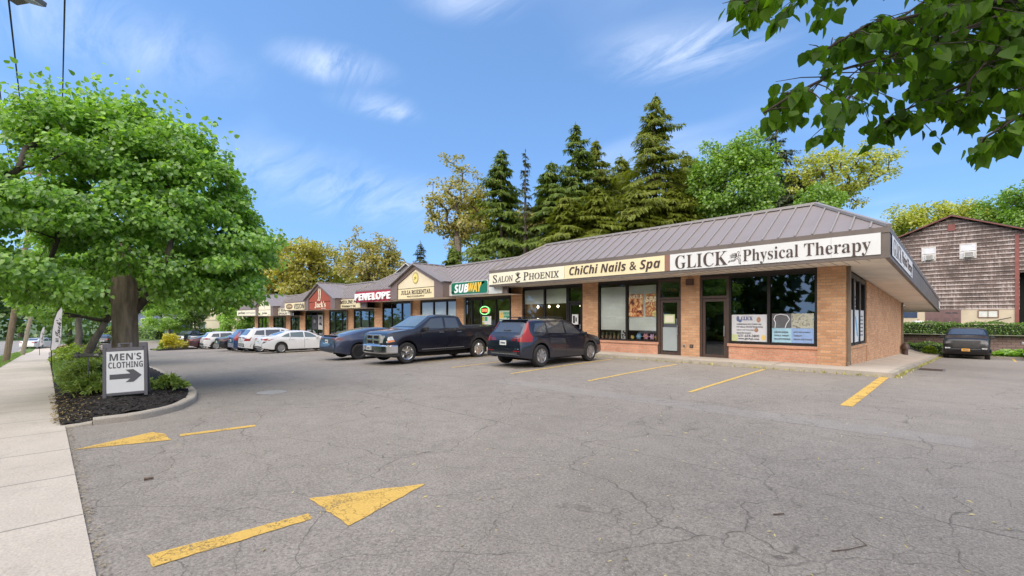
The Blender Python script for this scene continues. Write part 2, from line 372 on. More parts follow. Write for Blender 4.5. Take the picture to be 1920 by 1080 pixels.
structure(sheet('sidewalk', lin(-100, 3, .8), lambda x: ysw(x) - 1.62, ysw, M_WALK, .022, .6, skirt=.1))
structure(sheet('grass_verge', lin(-100, 3, 1.), -3.75, lambda x: ysw(x) - 1.63, M_GRASS, .03, .5))
structure(sheet('road_kerb', lin(-100, 3, 1.), -3.92, -3.76, M_KERB, .035, .5, skirt=.16))
structure(sheet('road', lin(-120, 20, 1.5), -13.5, -3.93, M_ROAD, -.02, 1.5))
structure(sheet('lawn', lin(-14, 26, 1.5), 46.3, 62., M_GRASS, 0., 1.5, hf=lambda x, y: .45))
# shop walkway with its kerb, along the front and down the right side
KY = 16.42
structure(sheet('walkway', lin(-70, -1.72, 1.), KY + .16, 18.2, M_WALK2, .125, .8, skirt=.2))
structure(sheet('kerb', lin(-70, -1.72, 1.), KY, KY + .157, M_KERB, .128, .3, skirt=.3))
structure(sheet('side_walkway', lin(-3.2, -1.87, .4), 18.203, 42.2, M_WALK2, .122, .8, skirt=.2))
structure(sheet('side_kerb', lin(-1.717, -1.56, .15), KY, 42.2, M_KERB, .128, .8, skirt=.3))
structure(sheet('side_kerb_return', lin(-1.87, -1.717, .15), 18.2, 42.2, M_WALK2, .1215, .8, skirt=.2))
def stripe(pts, w, m=None, name='bay_line'):
    """painted line of width w along pts, laid 4 mm over the lot"""
    mb = MB(); P = []
    for (a, b) in zip(pts[:-1], pts[1:]):
        n = max(1, int(math.dist(a, b) / .07)); P += [(a[0] + (b[0] - a[0]) * i / n, a[1] + (b[1] - a[1]) * i / n) for i in range(n)]
    P.append(pts[-1]); V = []; F = []
    for i, p in enumerate(P):
        q = P[min(i + 1, len(P) - 1)]; o = P[max(i - 1, 0)]; d = Vector((q[0] - o[0], q[1] - o[1])).normalized()
        for s in (-1, 1):
            j = w / 2 + rnd.gauss(0, .0045); x, y = p[0] - d.y * s * j, p[1] + d.x * s * j; V.append((x, y, gz(x, y) + .006))
    F = [(2 * i, 2 * i + 2, 2 * i + 3, 2 * i + 1) for i in range(len(P) - 1)]
    mb.v = V; mb.f = F; return structure(mb.build(name, m or M_PAINT2))
def marking(poly, name='painted_marking'):
    mb = MB(); Q = []
    for a, b in zip(poly, poly[1:] + poly[:1]):
        n = max(2, int(math.dist(a, b) / .06)); Q += [(a[0] + (b[0] - a[0]) * i / n + rnd.gauss(0, .005) * (i > 0), a[1] + (b[1] - a[1]) * i / n + rnd.gauss(0, .005) * (i > 0)) for i in range(n)]
    poly = Q
    bm = bmesh.new(); vs = [bm.verts.new((x, y, 0)) for x, y in poly]; bm.faces.new(vs)
    bmesh.ops.triangulate(bm, faces=bm.faces)
    for v in bm.verts: v.co.z = gz(v.co.x, v.co.y) + .006
    for f in bm.faces:
        f.normal_update()
        if f.normal.z < 0: f.normal_flip()
    me = bpy.data.meshes.new(name); bm.to_mesh(me); bm.free(); return structure(link(name, me, M_PAINT))
stripe([(-1.69, 10.5), (-1.76, 16.35)], .2, M_PAINT)
for xn, xf, y0, y1 in ((-4.5, -4.75, 10.05, 16.1), (-7.25, -7.5, 10., 15.7), (-9.95, -10.25, 9.75, 15.7), (-12.75, -12.95, 9.6, 16.), (-15.2, -15.4, 10., 16.2), (-18.1, -18.25, 10., 16.2)):
    stripe([(xn, y0), (xf, y1)], .1)
for x in (-21.5, -24.2, -27., -30., -33.4, -36.4, -39.5, -43.4, -47.5, -51.3, -54.5): stripe([(x, 9.6), (x - .15, 16.2)], .1)
stripe([(1.6, 37.), (1.75, 43.6)], .11)
marking([(-8.48, .08), (-9.0, .98), (-8.72, 1.10), (-8.17, 1.11)]); 
marking([(-4.15, .42), (-4.06, 1.51), (-3.93, 1.5), (-3.92, .43)])
marking([(-4.41, 1.65), (-3.94, 2.63), (-3.56, 1.65)])
stripe([(-8.41, 1.25), (-8.28, 2.24)], .16, M_PAINT)
# weedy strip of grit between sidewalk and lot
mb = MB()
for k in range(900):
    x = -2 - 8.4 * rnd.random() ** 1.3; y = ysw(x) + rnd.gauss(.03, .028); s = rnd.uniform(.004, .014) ; a = rnd.random() * 6
    z = gz(x, y) + .012
    mb.add([(x + s * math.cos(a + t) * rnd.uniform(.7, 1.2), y + s * math.sin(a + t), z + rnd.uniform(0, s * .6)) for t in (0, 1.6, 3.1, 4.7)], [(0, 1, 2, 3)])
tag(mb.build('grit', mat('grit', (.30, .24, .15), .95, var=.6, vs=30)), kind='stuff')
# ---------------------------------------------------------------- planted island with its kerb
ISL = [(-10.62, .06), (-10.5, .35), (-10.48, .95), (-11.0, 1.55), (-11.9, 1.95), (-13.0, 2.18), (-14.2, 2.28), (-20, 2.4), (-45, 2.3)]
def isl_edge(x):
    P = [(-10.62, .2), (-10.55, .8), (-10.75, 1.3), (-11.1, 1.58)] + ISL[4:]
    for a, b in zip(P[:-1], P[1:]):
        if a[0] >= x >= b[0]: return a[1] + (b[1] - a[1]) * (a[0] - x) / (a[0] - b[0])
    return 2.3
def mound(x, y):
    e = isl_edge(x) - .1; t = max(0., min(1., (y - ysw(x)) / max(.1, e - ysw(x))))
    return gz(x, y) + .05 + .08 * t + .16 * math.sin(math.pi * t) * sm((-10.5 - x) / 2.5) + .018 * math.sin(x * 7.3 + y * 5) + .012 * math.sin(x * 17 + 3 * y * 5)
structure(sheet('mulch_bed', lin(-45, -10.66, .16), lambda x: ysw(x) - .06, lambda x: isl_edge(x) - .08, M_MULCH, 0., .12, hf=mound))
def kerb_path(P, w, h0, h1, name):
    mb = MB(); n = len(P); V = []
    for i, p in enumerate(P):
        q, o = P[min(i + 1, n - 1)], P[max(i - 1, 0)]; d = Vector((q[0] - o[0], q[1] - o[1])).normalized(); nx, ny = -d.y, d.x
        hh = h0 + (h1 - h0) * min(1, i / 2)
        for s, z in ((-1, -.06), (-1, hh - .025), (-.8, hh), (.8, hh), (1, hh - .02), (1, -.06)):
            x, y = p[0] + nx * s * w / 2, p[1] + ny * s * w / 2; V.append((x, y, gz(x, y) + z))
    F = [(6 * i + k, 6 * i + k + 1, 6 * i + k + 7, 6 * i + k + 6) for i in range(n - 1) for k in range(5)] + [tuple(range(6)), tuple(reversed(range(6 * n - 6, 6 * n)))]
    mb.v = V; mb.f = F; return structure(mb.build(name, M_KERB))
def fillet(P, k=5):
    out = [P[0]]
    for a, b, c in zip(P[:-2], P[1:-1], P[2:]):
        for t in np.linspace(.0, 1, k):
            m1 = np.array(a) * .3 + np.array(b) * .7 if math.dist(a, b) < 3 else np.array(b) + (np.array(a) - b) / math.dist(a, b) * .5
            m2 = np.array(c) * .3 + np.array(b) * .7 if math.dist(c, b) < 3 else np.array(b) + (np.array(c) - b) / math.dist(c, b) * .5
            out.append(tuple((1 - t) ** 2 * m1 + 2 * t * (1 - t) * np.array(b) + t * t * m2))
    return out + [P[-1]]
kerb_path(fillet(ISL[1:]), .19, .11, .12, 'island_kerb')
kerb_path([(-10.66, -.02), (-10.52, .16), (-10.5, .345)], .16, .02, .06, 'low_island_kerb')
# manhole cover and drain grate
def ring_pts(cx, cy, r, n=28): return [(cx + r * math.cos(2 * math.pi * k / n), cy + r * math.sin(2 * math.pi * k / n)) for k in range(n)]
t = thing('manhole_cover', 'round grey iron manhole cover set in the asphalt', 'manhole cover', (-12.0, 3.6, gz(-12., 3.6)))
M_IRON = mat('cast_iron', (.16, .155, .15), .55, .4, var=.3, vs=14); M_IRON2 = mat('worn_cast_iron', (.30, .29, .28), .7, .1, var=.3, vs=14)
mb = MB().lathe([(.33, .004), (.33, .014), (.30, .016), (.30, .012), (.02, .012)], 32); mb.build('rim', M_IRON2, t)
mb = MB()
for i in range(-5, 6):
    for j in range(-5, 6):
        if math.hypot(i, j) < 5.2: mb.box(i * .052 - .015, i * .052 + .015, j * .052 - .015, j * .052 + .015, .0125, .02)
mb.build('tread', mat('iron_tread', (.38, .37, .35), .6, .2), t)
t = thing('drain_grate', 'rusty iron drain grate in the asphalt beside the side kerb', 'drain grate', (-1.05, 21.4, gz(-1.05, 21.4) + .006))
mb = MB()
for k in range(9): mb.box(-.3, .3, -.42 + k * .1, -.38 + k * .1, 0, .012)
mb.build('grate', mat('rust_iron', (.09, .06, .045), .8, .2), t); MB().box(-.36, -.3, -.46, .46, 0, .014).box(.3, .36, -.46, .46, 0, .014).box(-.3, .3, -.46, -.42, 0, .014).box(-.3, .3, .42, .46, 0, .014).build('frame', M_IRON, t)
# ---------------------------------------------------------------- shopping strip
def brickmat(name, c1, c2, mortar, bw=.3, bh=.098):
    m, nt, b = newmat(name)
    tc = N(nt, 'ShaderNodeTexCoord').outputs['Object']; s = N(nt, 'ShaderNodeSeparateXYZ', {0: tc})
    u = mth(nt, 'ADD', s.outputs[0], s.outputs[1]); v = N(nt, 'ShaderNodeCombineXYZ', {0: u, 1: s.outputs[2], 2: 0.})
    bt = N(nt, 'ShaderNodeTexBrick', {'Vector': v.outputs[0], 'Color1': (*c1, 1), 'Color2': (*c2, 1), 'Mortar': (*mortar, 1), 'Scale': 1., 'Mortar Size': .013, 'Mortar Smooth': .3, 'Bias': -.1, 'Brick Width': bw, 'Row Height': bh})
    n = N(nt, 'ShaderNodeTexNoise', {'Vector': tc, 'Scale': 1.3, 'Detail': 6., 'Roughness': .65}); n2 = N(nt, 'ShaderNodeTexNoise', {'Vector': tc, 'Scale': 30., 'Detail': 3.})
    c = mixc(nt, .55, bt.outputs[0], ramp(nt, n.outputs[0], [(.3, .34), (.7, .64)]), 'OVERLAY')
    c = mixc(nt, .4, c, ramp(nt, n2.outputs[0], [(.3, .3), (.7, .7)]), 'OVERLAY')
    nt.links.new(c, b.inputs['Base Color']); b.inputs['Roughness'].default_value = .85
    bp = N(nt, 'ShaderNodeBump', {'Height': bt.outputs['Fac'], 'Strength': .5, 'Distance': .01}, invert=True); nt.links.new(bp.outputs[0], b.inputs['Normal'])
    return m
M_BRICK = brickmat('brick', (.60, .335, .18), (.45, .225, .11), (.40, .28, .185))
M_BRICK_RED = brickmat('pinkish_brick', (.56, .27, .17), (.48, .22, .135), (.44, .30, .21))
M_ROOF = mat('roof_metal', (.225, .195, .190), .45, .15, var=.08, vs=.8)
M_ROOFRIB = mat('roof_seam', (.255, .235, .225), .45, .15, var=.06)
M_TRIM = mat('brown_trim', (.135, .11, .095), .5, .1, var=.15, vs=2.)
M_TRIM2 = mat('mauve_brown_metal', (.175, .128, .115), .5, .1, var=.08, vs=1.5)
M_DARKTRIM = mat('dark_brown_metal', (.035, .028, .026), .5, .2, var=.1)
M_SOFFIT = mat('soffit', (.80, .72, .62), .75, var=.12, vs=1.2)
M_FRAME = mat('bronze_frame', (.024, .020, .018), .42, .4, var=.12)
M_FRAME2 = mat('brown_door_frame', (.085, .055, .045), .45, .3, var=.12)
M_GLASS = glassmat('shop_glass', (.62, .66, .62))
M_GLASSC = glassmat('clear_shop_glass', (.93, .95, .93), refl=.02)
M_GLASSD = glassmat('dark_shop_glass', (.20, .22, .21), refl=.05)
M_INT = mat('interior_wall', (.42, .34, .20), .8, var=.3, vs=.7)
M_INTD = mat('dark_interior', (.09, .085, .075), .9, var=.4, vs=.7)
M_BLIND = mat('white_blind', (.80, .80, .76), .7, var=.08, vs=1.)
WY, FY, RY = 18.0, 16.4, 18.6            # shop-front wall, fascia plane, ridge
STRIP = thing('shopping_strip', 'long one storey brick strip of shops under brown standing seam roofs', 'building', (-20, 18, 0))
def bpart(name, mb, m, parent=None, smooth=False, bevel=0.): return mb.build(name, m, parent or STRIP, smooth, bevel, True)
BLK = [dict(xr=-1.66, xl=-18.4, sof=3.35, top=4.17, rid=5.6, rec=None, gab=None),
       dict(xr=-18.4, xl=-34.2, sof=2.93, top=3.74, rid=5.13, rec=-22.45, gab=(-28.6, -22.45, 5.23)),
       dict(xr=-34.2, xl=-50.4, sof=2.43, top=3.28, rid=4.72, rec=-37.75, gab=(-44.5, -37.75, 4.83)),
       dict(xr=-50.4, xl=-68.8, sof=1.91, top=2.75, rid=4.25, rec=-53.6, gab=(-60.0, -53.6, 4.39))]
def blk(x):
    for b in BLK:
        if b['xl'] <= x <= b['xr']: return b
    return BLK[-1]
def panel(mb, a, b, c, d): mb.add([a, b, c, d], [(0, 1, 2, 3)])
def seam(mb, a, b, nrm, w=.045, h=.05):
    a, b, nrm = Vector(a), Vector(b), Vector(nrm).normalized(); mb.bar(a + nrm * h * .4, b + nrm * h * .4, w, h, nrm)
SLOPE_SIDE = .047
for i, B in enumerate(BLK):
    roof = MB(); ribs = MB(); ribs2 = MB(); ribs3 = MB(); fas = MB(); sof = MB(); cap = MB()
    xr, xl, z0, z1, zr = B['xr'], B['xl'], B['sof'], B['top'], B['rid']; t = RY - FY
    zb = z1 + .05
    gl = B['gab']; px = xr if not gl else gl[0]
    # pavilion front slope with a hipped left end
    xr_r = xr - t if i == 0 else px + .4
    A = [(xl, FY, zb), (px if i else xr, FY, zb), (xr_r, RY, zr), (xl + t, RY, zr)]
    roof.add(A, [(0, 1, 2, 3)]); roof.add([(xl, FY, zb), (xl + t, RY, zr), (xl, RY + 6, zb)], [(0, 1, 2)])
    roof.add([(xl + t, RY, zr), (xr_r, RY, zr), (xr_r, RY + .6, zr - 1.), (xl + t, RY + .6, zr - 1.)], [(0, 1, 2, 3)])
    nrm = Vector((0, -(zr - zb), t))
    x = (px if i else xr) - .42
    while x > xl + .1:
        k = min(1., (x - xl) / t, ((xr - x) / t) if i == 0 else 1.)
        if k > .04: seam(ribs, (x, FY, zb), (x, FY + t * k, zb + (zr - zb) * k), nrm)
        x -= .47
    cap.bar((xl + t - .05, RY, zr + .03), (xr_r + .05, RY, zr + .03), .2, .09); cap.bar((xl, FY, zb + .03), (xl + t, RY, zr + .04), .16, .08)
    fx = px if i else xr; ec = .0 if i else 1.
    fas.box(xl, fx + .02 * ec, FY - .02, FY + .1, z1 - .11, z1 + .05); fas.box(xl, fx + .012 * ec, FY - .012, FY + .1, z0 - .0, z0 + .1)
    fas.box(xl, fx, FY, FY + .1, z0 + .1, z1 - .11); fas.box(xl, xl + .1, FY + .1, WY + .4, z0, z1 + .04)
    sof.add([(xl + .1, FY + .1, z0 + .02), (xl + .1, WY + .3, z0 + .02), (fx, WY + .3, z0 + .02), (fx, FY + .1, z0 + .02)], [(0, 1, 2, 3)])
    if i == 0:
        y1 = 43.4; dz = -SLOPE_SIDE * (y1 - FY)
        roof.add([(xr, FY, zb), (xr, y1, zb + dz), (xr - t, y1, zr + dz), (xr - t, RY, zr)], [(0, 1, 2, 3)])
        cap.bar((xr, FY, zb + .03), (xr - t, RY, zr + .04), .16, .08)
        cap.bar((xr - t, RY, zr + .03), (xr - t, y1, zr + dz + .03), .2, .09)
        y = FY + .5
        while y < y1:
            k = min(1., (y - FY) / t); q = -SLOPE_SIDE * (y - FY); q2 = -SLOPE_SIDE * 0
            if k > .04: seam(ribs, (xr, y, zb + q), (xr - t * k, y, zb + (zr - zb) * k + q), (zr - zb, 0, t))
            y += .47
        for (ya, yb2, za, zb2, d0, d1, nm) in ((FY + .1, y1, z1 - .11, z1 + .05, -.1, .02, 0), (FY + .1, y1, z0, z0 + .1, -.1, .012, 0), (FY + .1, y1, z0 + .1, z1 - .11, -.09, -.001, 0)):
            vs = [(xr + d, y, z - SLOPE_SIDE * (y - FY)) for y in (ya if d0 else ya, yb2) for d in (d0, d1) for z in (za, zb2)]
            fas.add(vs, [(0, 1, 3, 2), (4, 6, 7, 5), (0, 4, 5, 1), (2, 3, 7, 6), (0, 2, 6, 4), (1, 5, 7, 3)])
        S_ = lambda y: z0 + .02 - SLOPE_SIDE * (y - FY)
        sof.add([(fx - .1, FY + .1, z0 + .02), (-3.0, WY + .3, z0 + .02), (-3.0, y1, S_(y1)), (fx - .1, y1, S_(y1))], [(0, 1, 2, 3)])
        sof.add([(-3.0, 38.0, S_(38)), (-16., 38., S_(38)), (-16., y1, S_(y1)), (-3.0, y1, S_(y1))], [(0, 1, 2, 3)])
        roof.add([(xr - t, RY + .6, zr - .9), (xr - t, y1, zr + dz - .9), (-18, y1, zr + dz - .9), (-18, RY + .6, zr - .9)], [(0, 1, 2, 3)])
        g = MB()
        for k in range(54): g.box(xl + .35 + k * .305, xl + .36 + k * .305, FY + .12, WY - .02, z0 + .013, z0 + .019)
        bpart('soffit_joints', g, M_TRIM)
    if gl:
        # recessed bay: fascia set back, steeper slope, and its neighbouring bay's continuation behind the gable
        ry = 16.78; a, b2 = gl[0] + .3, xr + 1.0
        roof.add([(a, ry, zb), (b2, ry, zb), (b2, RY, zr), (a, RY, zr)], [(0, 1, 2, 3)])
        roof.add([(a, RY, zr), (b2, RY, zr), (b2, RY + .6, zr - 1.), (a, RY + .6, zr - 1.)], [(0, 1, 2, 3)])
        n2 = Vector((0, -(zr - zb), RY - ry)); x = b2
        while x > gl[1] - 2.2:
            seam(ribs2, (x, ry, zb), (x, RY, zr), n2); x -= .47
        cap.bar((a, RY, zr + .03), (b2, RY, zr + .03), .2, .09)
        fas.box(a, b2, ry - .02, ry + .1, z1 - .06, z1 + .05); fas.box(a, b2, ry, ry + .09, z0 + .04, z1 - .06)
        sof.add([(a, ry - .02, z0 + .045), (a, WY + .3, z0 + .045), (b2, WY + .3, z0 + .045), (b2, ry - .02, z0 + .045)], [(0, 1, 2, 3)])
        # gable
        gx0, gx1, gp = gl; gm = (gx0 + gx1) / 2; gy = 16.25; hw = (gx1 - gx0) / 2; zs = .42; ze = gp - zs * hw * 1.0
        G = MB(); R2 = MB(); o = .9
        ci = lambda x: gp - .06 - zs * abs(x - gm)
        out = [(gx0, z0), (gx0 + o, z0), (gx0 + o, ci(gx0 + o) - .3), (gm, gp - .36), (gx1 - o, ci(gx1 - o) - .3), (gx1 - o, z0), (gx1, z0), (gx1, ci(gx1)), (gm, gp - .06), (gx0, ci(gx0))]
        fr = MB().prism([out[0], out[1], out[2], out[9]], (0, gy, 0), (1, 0, 0), (0, 0, 1), (0, .14, 0)).prism([out[9], out[2], out[3], out[8]], (0, gy, 0), (1, 0, 0), (0, 0, 1), (0, .14, 0))
        fr.prism([out[8], out[3], out[4], out[7]], (0, gy, 0), (1, 0, 0), (0, 0, 1), (0, .14, 0)).prism([out[7], out[4], out[5], out[6]], (0, gy, 0), (1, 0, 0), (0, 0, 1), (0, .14, 0))
        fr.box(gx1 - .06, gx1 + .002, gy + .14, ry + .5, z0, ci(gx1)); fr.box(gx0 - .002, gx0 + .06, gy + .14, ry + .5, z0, ci(gx0))
        bpart('gable_surround', fr, M_TRIM2)
        for s, xe in ((1, gx1 + .12), (-1, gx0 - .12)):
            e = (xe, ci(xe) + .06); q = (gm, gp + .0)
            vs = [(e[0], gy - .12, e[1]), (e[0], RY - .1, e[1]), (q[0], RY + 0.05, q[1]), (q[0], gy - .12, q[1])]
            roof.add(vs if s > 0 else vs[::-1], [(0, 1, 2, 3)])
            cap.bar((e[0], gy - .1, e[1] - .04), (q[0], gy - .1, q[1] - .04), .06, .17, (0, 1, 0))
            nn = Vector((s * zs, 0, 1))
            for k in range(1, 6): 
                y = gy + k * .47; seam(ribs3, (e[0], y, e[1]), (q[0], y, q[1]), nn)
        cap.bar((gm, gy - .12, gp + .03), (gm, RY, gp + .03), .18, .07)
        sof.add([(gx0, gy + .14, z0 + .012), (gx0, WY + .3, z0 + .012), (gx1, WY + .3, z0 + .012), (gx1, gy + .14, z0 + .012)], [(0, 1, 2, 3)])
    r = bpart('roof', roof, M_ROOF); bpart('seams', ribs, M_ROOFRIB, r); [bpart('seams', q, M_ROOFRIB, r) for q in (ribs2, ribs3) if q.f]; bpart('ridge_cap', cap, M_ROOFRIB if i else M_ROOFRIB, r)
    bpart('fascia', fas, M_TRIM2 if i else M_TRIM); bpart('soffit', sof, M_SOFFIT)
# walls, shop by shop: (kind, x right, x left)
base = lambda x: gz(x, 17.8) - .1
def pier(x1, x0, y0=WY, y1=WY + .45, name='brick_pier', m=None):
    b = blk((x0 + x1) / 2); bpart(name, MB().box(x0, x1, y0, y1, base((x0 + x1) / 2) - .3, b['sof'] + .04), m or M_BRICK)
def window(x1, x0, sill, divs, top=None, glass=None, y=WY + .1, brick=True):
    """storefront window between x0 and x1, divs = mullion positions"""
    b = blk((x0 + x1) / 2); fl = base((x0 + x1) / 2) + .12; zt = (top or b['sof'] - .08); zs = fl + sill
    if sill > .3 and brick:
        bpart('sill_wall', MB().box(x0, x1, WY + .02, WY + .3, fl - .4, zs - .1).box(x0 - .04, x1 + .04, WY - .03, WY + .3, zs - .1, zs), M_BRICK_RED)
    w = MB().box(x0, x1, y - .05, y + .05, zt - .09, zt).box(x0, x1, y - .05, y + .05, zs, zs + .07)
    xs = [x0] + sorted(divs) + [x1]
    for k, x in enumerate(xs):
        a = x if k == 0 else x - .08 if k == len(xs) - 1 else x - .05
        w.box(a, a + (.08 if k in (0, len(xs) - 1) else .1), y - .06, y + .06, zs + .07, zt - .09)
    f = bpart('window', w, M_FRAME)
    p = MB()
    for a, c in zip(xs[:-1], xs[1:]): p.add([(a + .04, y, zs + .03), (c - .02, y, zs + .03), (c - .02, y, zt - .04), (a + .04, y, zt - .04)], [(0, 1, 2, 3)])
    bpart('pane', p, glass or M_GLASS, f)
    bpart('lintel', MB().box(x0, x1, y - .04, y + .2, zt, b['sof'] + .03), M_DARKTRIM)
    return f
def door(x1, x0, top=2.42, m=None, glass=None, side=1, y=WY + .12):
    b = blk((x0 + x1) / 2); fl = base((x0 + x1) / 2) + .12; zt = fl + top; zf = b['sof'] - .08
    w = MB().box(x0, x0 + .09, y - .07, y + .07, fl, zf).box(x1 - .09, x1, y - .07, y + .07, fl, zf).box(x0 + .09, x1 - .09, y - .06, y + .06, zt, zt + .09).box(x0 + .09, x1 - .09, y - .06, y + .06, zf - .08, zf)
    d = bpart('door', w, m or M_FRAME)
    l = MB().box(x0 + .1, x0 + .2, y - .04, y + .03, fl + .02, zt - .02).box(x1 - .2, x1 - .1, y - .04, y + .03, fl + .02, zt - .02).box(x0 + .2, x1 - .2, y - .04, y + .03, fl + .02, fl + .22).box(x0 + .2, x1 - .2, y - .04, y + .03, zt - .13, zt - .02)
    bpart('leaf', l, m or M_FRAME, d)
    bpart('pane', MB().add([(x0 + .19, y, fl + .2), (x1 - .19, y, fl + .2), (x1 - .19, y, zt - .1), (x0 + .19, y, zt - .1)], [(0, 1, 2, 3)]).add([(x0 + .08, y, zt + .08), (x1 - .08, y, zt + .08), (x1 - .08, y, zf - .06), (x0 + .08, y, zf - .06)], [(0, 1, 2, 3)]), glass or M_GLASS, d)
    hx = x1 - .17 if side > 0 else x0 + .17
    bpart('handle', MB().tube([(hx, y - .1, fl + .95), (hx, y - .1, fl + 1.35)], .018, 8).tube([(hx, y - .1, fl + 1.0), (hx, y - .03, fl + 1.0)], .012, 6).tube([(hx, y - .1, fl + 1.3), (hx, y - .03, fl + 1.3)], .012, 6), mat('steel', (.5, .5, .5), .3, .9), d)
    bpart('lintel', MB().box(x0, x1, y - .04, y + .2, zf, b['sof'] + .03), M_DARKTRIM)
    return d
def blind(win, x1, x0, z0, z1, y=WY + .135):
    mb = MB(); n = int((z1 - z0) / .06)
    for k in range(n): mb.box(x0, x1, y, y + .012, z0 + k * .06, z0 + k * .06 + .057)
    bpart('blind', mb, M_BLIND, win)
pier(-2.92, -3.69); W_GL = window(-3.69, -6.55, .68, [-5.18], glass=M_GLASSD); D_GL = door(-6.55, -7.66, m=M_FRAME2, glass=M_GLASSD)
pier(-7.66, -8.42); D_CC = door(-8.42, -9.46, m=M_FRAME2); W_CC = window(-9.46, -12.5, .62, [-10.98], glass=M_GLASSC); pier(-12.5, -13.38)
W_SA = window(-14.35, -17.5, .3, [-15.9], glass=M_GLASSC, brick=False); D_SA = door(-13.38, -14.35, glass=M_GLASSD); pier(-17.5, -18.35)
W_S1 = window(-18.45, -21., .25, [-19.7], glass=M_GLASS, brick=False); W_S2 = window(-21., -22.6, .25, [-21.9], brick=False); pier(-22.6, -23.4)
W_JU = window(-23.4, -27.6, .6, [-24.5, -26.], glass=M_GLASSC); pier(-27.6, -28.75)
W_PE = window(-28.75, -33.0, .1, [-30.1, -31.6], brick=False); pier(-33.0, -34.25); W_M0 = window(-34.3, -38., .2, [-35.3, -36.8], brick=False)
pier(-38., -39.3); W_M = window(-39.3, -43.15, .15, [-40.4, -41.9], brick=False); pier(-43.15, -44.6); W_J = window(-44.6, -49.2, .1, [-46., -47.6], brick=False)
pier(-49.2, -50.7); W_V = window(-50.7, -53.6, .1, [-52.2], brick=False); pier(-53.6, -55.0); W_F = window(-55., -59.4, .1, [-56.5, -58.], brick=False)
pier(-59.4, -61.1); W_P = window(-61.1, -65.5, .1, [-62.5, -64.], brick=False); pier(-65.5, -66.9)
# right flank
SZ = lambda y, z: z - SLOPE_SIDE * (y - FY)
def flank(y0, y1, z0, z1, x0=-3.3, x1=-2.92):
    return MB().add([(x, y, z) for y in (y0, y1) for x in (x0, x1) for z in (z0 + (-1.2 if z0 < .2 else 0), SZ(y, z1))], [(0, 1, 3, 2), (4, 6, 7, 5), (0, 4, 5, 1), (2, 3, 7, 6), (0, 2, 6, 4), (1, 5, 7, 3)])
bpart('side_wall', flank(22.25, 33.9, .1, 3.38), M_BRICK); bpart('side_wall', flank(18.451, 18.55, .1, 3.38), M_BRICK)
bpart('sill_wall', MB().box(-3.3, -2.94, 18.55, 22.25, -.6, .62).box(-3.3, -2.89, 18.55, 22.25, .62, .7), M_BRICK)
bpart('side_wall', flank(34.0, 38.7, .1, 3.38, -4.0, -3.25), M_BRICK); bpart('side_wall', MB().box(-18., -4.0, 38.2, 38.7, -1.5, 2.3), M_BRICK)
w = MB(); y = 18.55
for ya, yb in ((18.55, 18.75), (19.75, 19.95), (20.9, 21.1), (22.05, 22.25)): w.add([(x, q, z) for q in (ya, yb) for x in (-3.1, -2.96) for z in (.7, SZ(q, 3.3))], [(0, 1, 3, 2), (4, 6, 7, 5), (0, 4, 5, 1), (2, 3, 7, 6), (0, 2, 6, 4), (1, 5, 7, 3)])
w.box(-3.1, -2.96, 18.75, 22.05, .7, .78); w.add([(x, q, SZ(q, 3.3) + dz) for q in (18.5, 22.25) for x in (-3.12, -2.955) for dz in (-.1, .06)], [(0, 1, 3, 2), (4, 6, 7, 5), (0, 4, 5, 1), (2, 3, 7, 6), (0, 2, 6, 4), (1, 5, 7, 3)])
WS = bpart('window', w, M_FRAME); bpart('pane', MB().add([(-3.02, 18.6, .7), (-3.02, 22.2, .7), (-3.02, 22.2, 3.05), (-3.02, 18.6, 3.2)], [(0, 1, 2, 3)]), M_GLASSD, WS)
w = MB().box(-3.24, -3.18, 34.4, 34.6, -.3, 2.4).box(-3.24, -3.18, 36., 36.2, -.3, 2.4).box(-3.24, -3.18, 34.6, 36., -.3, -.1).box(-3.24, -3.18, 34.6, 36., 2.2, 2.4)
f = bpart('window', w, M_FRAME); bpart('pane', MB().add([(-3.2, 34.6, -.1), (-3.2, 36., -.1), (-3.2, 36., 2.2), (-3.2, 34.6, 2.2)], [(0, 1, 2, 3)]), M_GLASSD, f)
# downspouts
M_SPOUT = mat('downspout_paint', (.20, .155, .115), .5, .1, var=.12)
def spout(x, y, zt, zb): bpart('downspout', MB().box(x - .05, x + .05, y - .05, y + .05, zb, zt).obox((x, y - .05, zb + .06), (.1, .18, .1)), M_SPOUT)
spout(-2.86, 18.25, 3.35, .13); spout(-2.86, 33.95, 2.55, -.6)
for x in (-28.6, -39.1, -44.3, -55., -22.45): spout(x, 17.93, blk(x)['sof'], base(x) + .1)
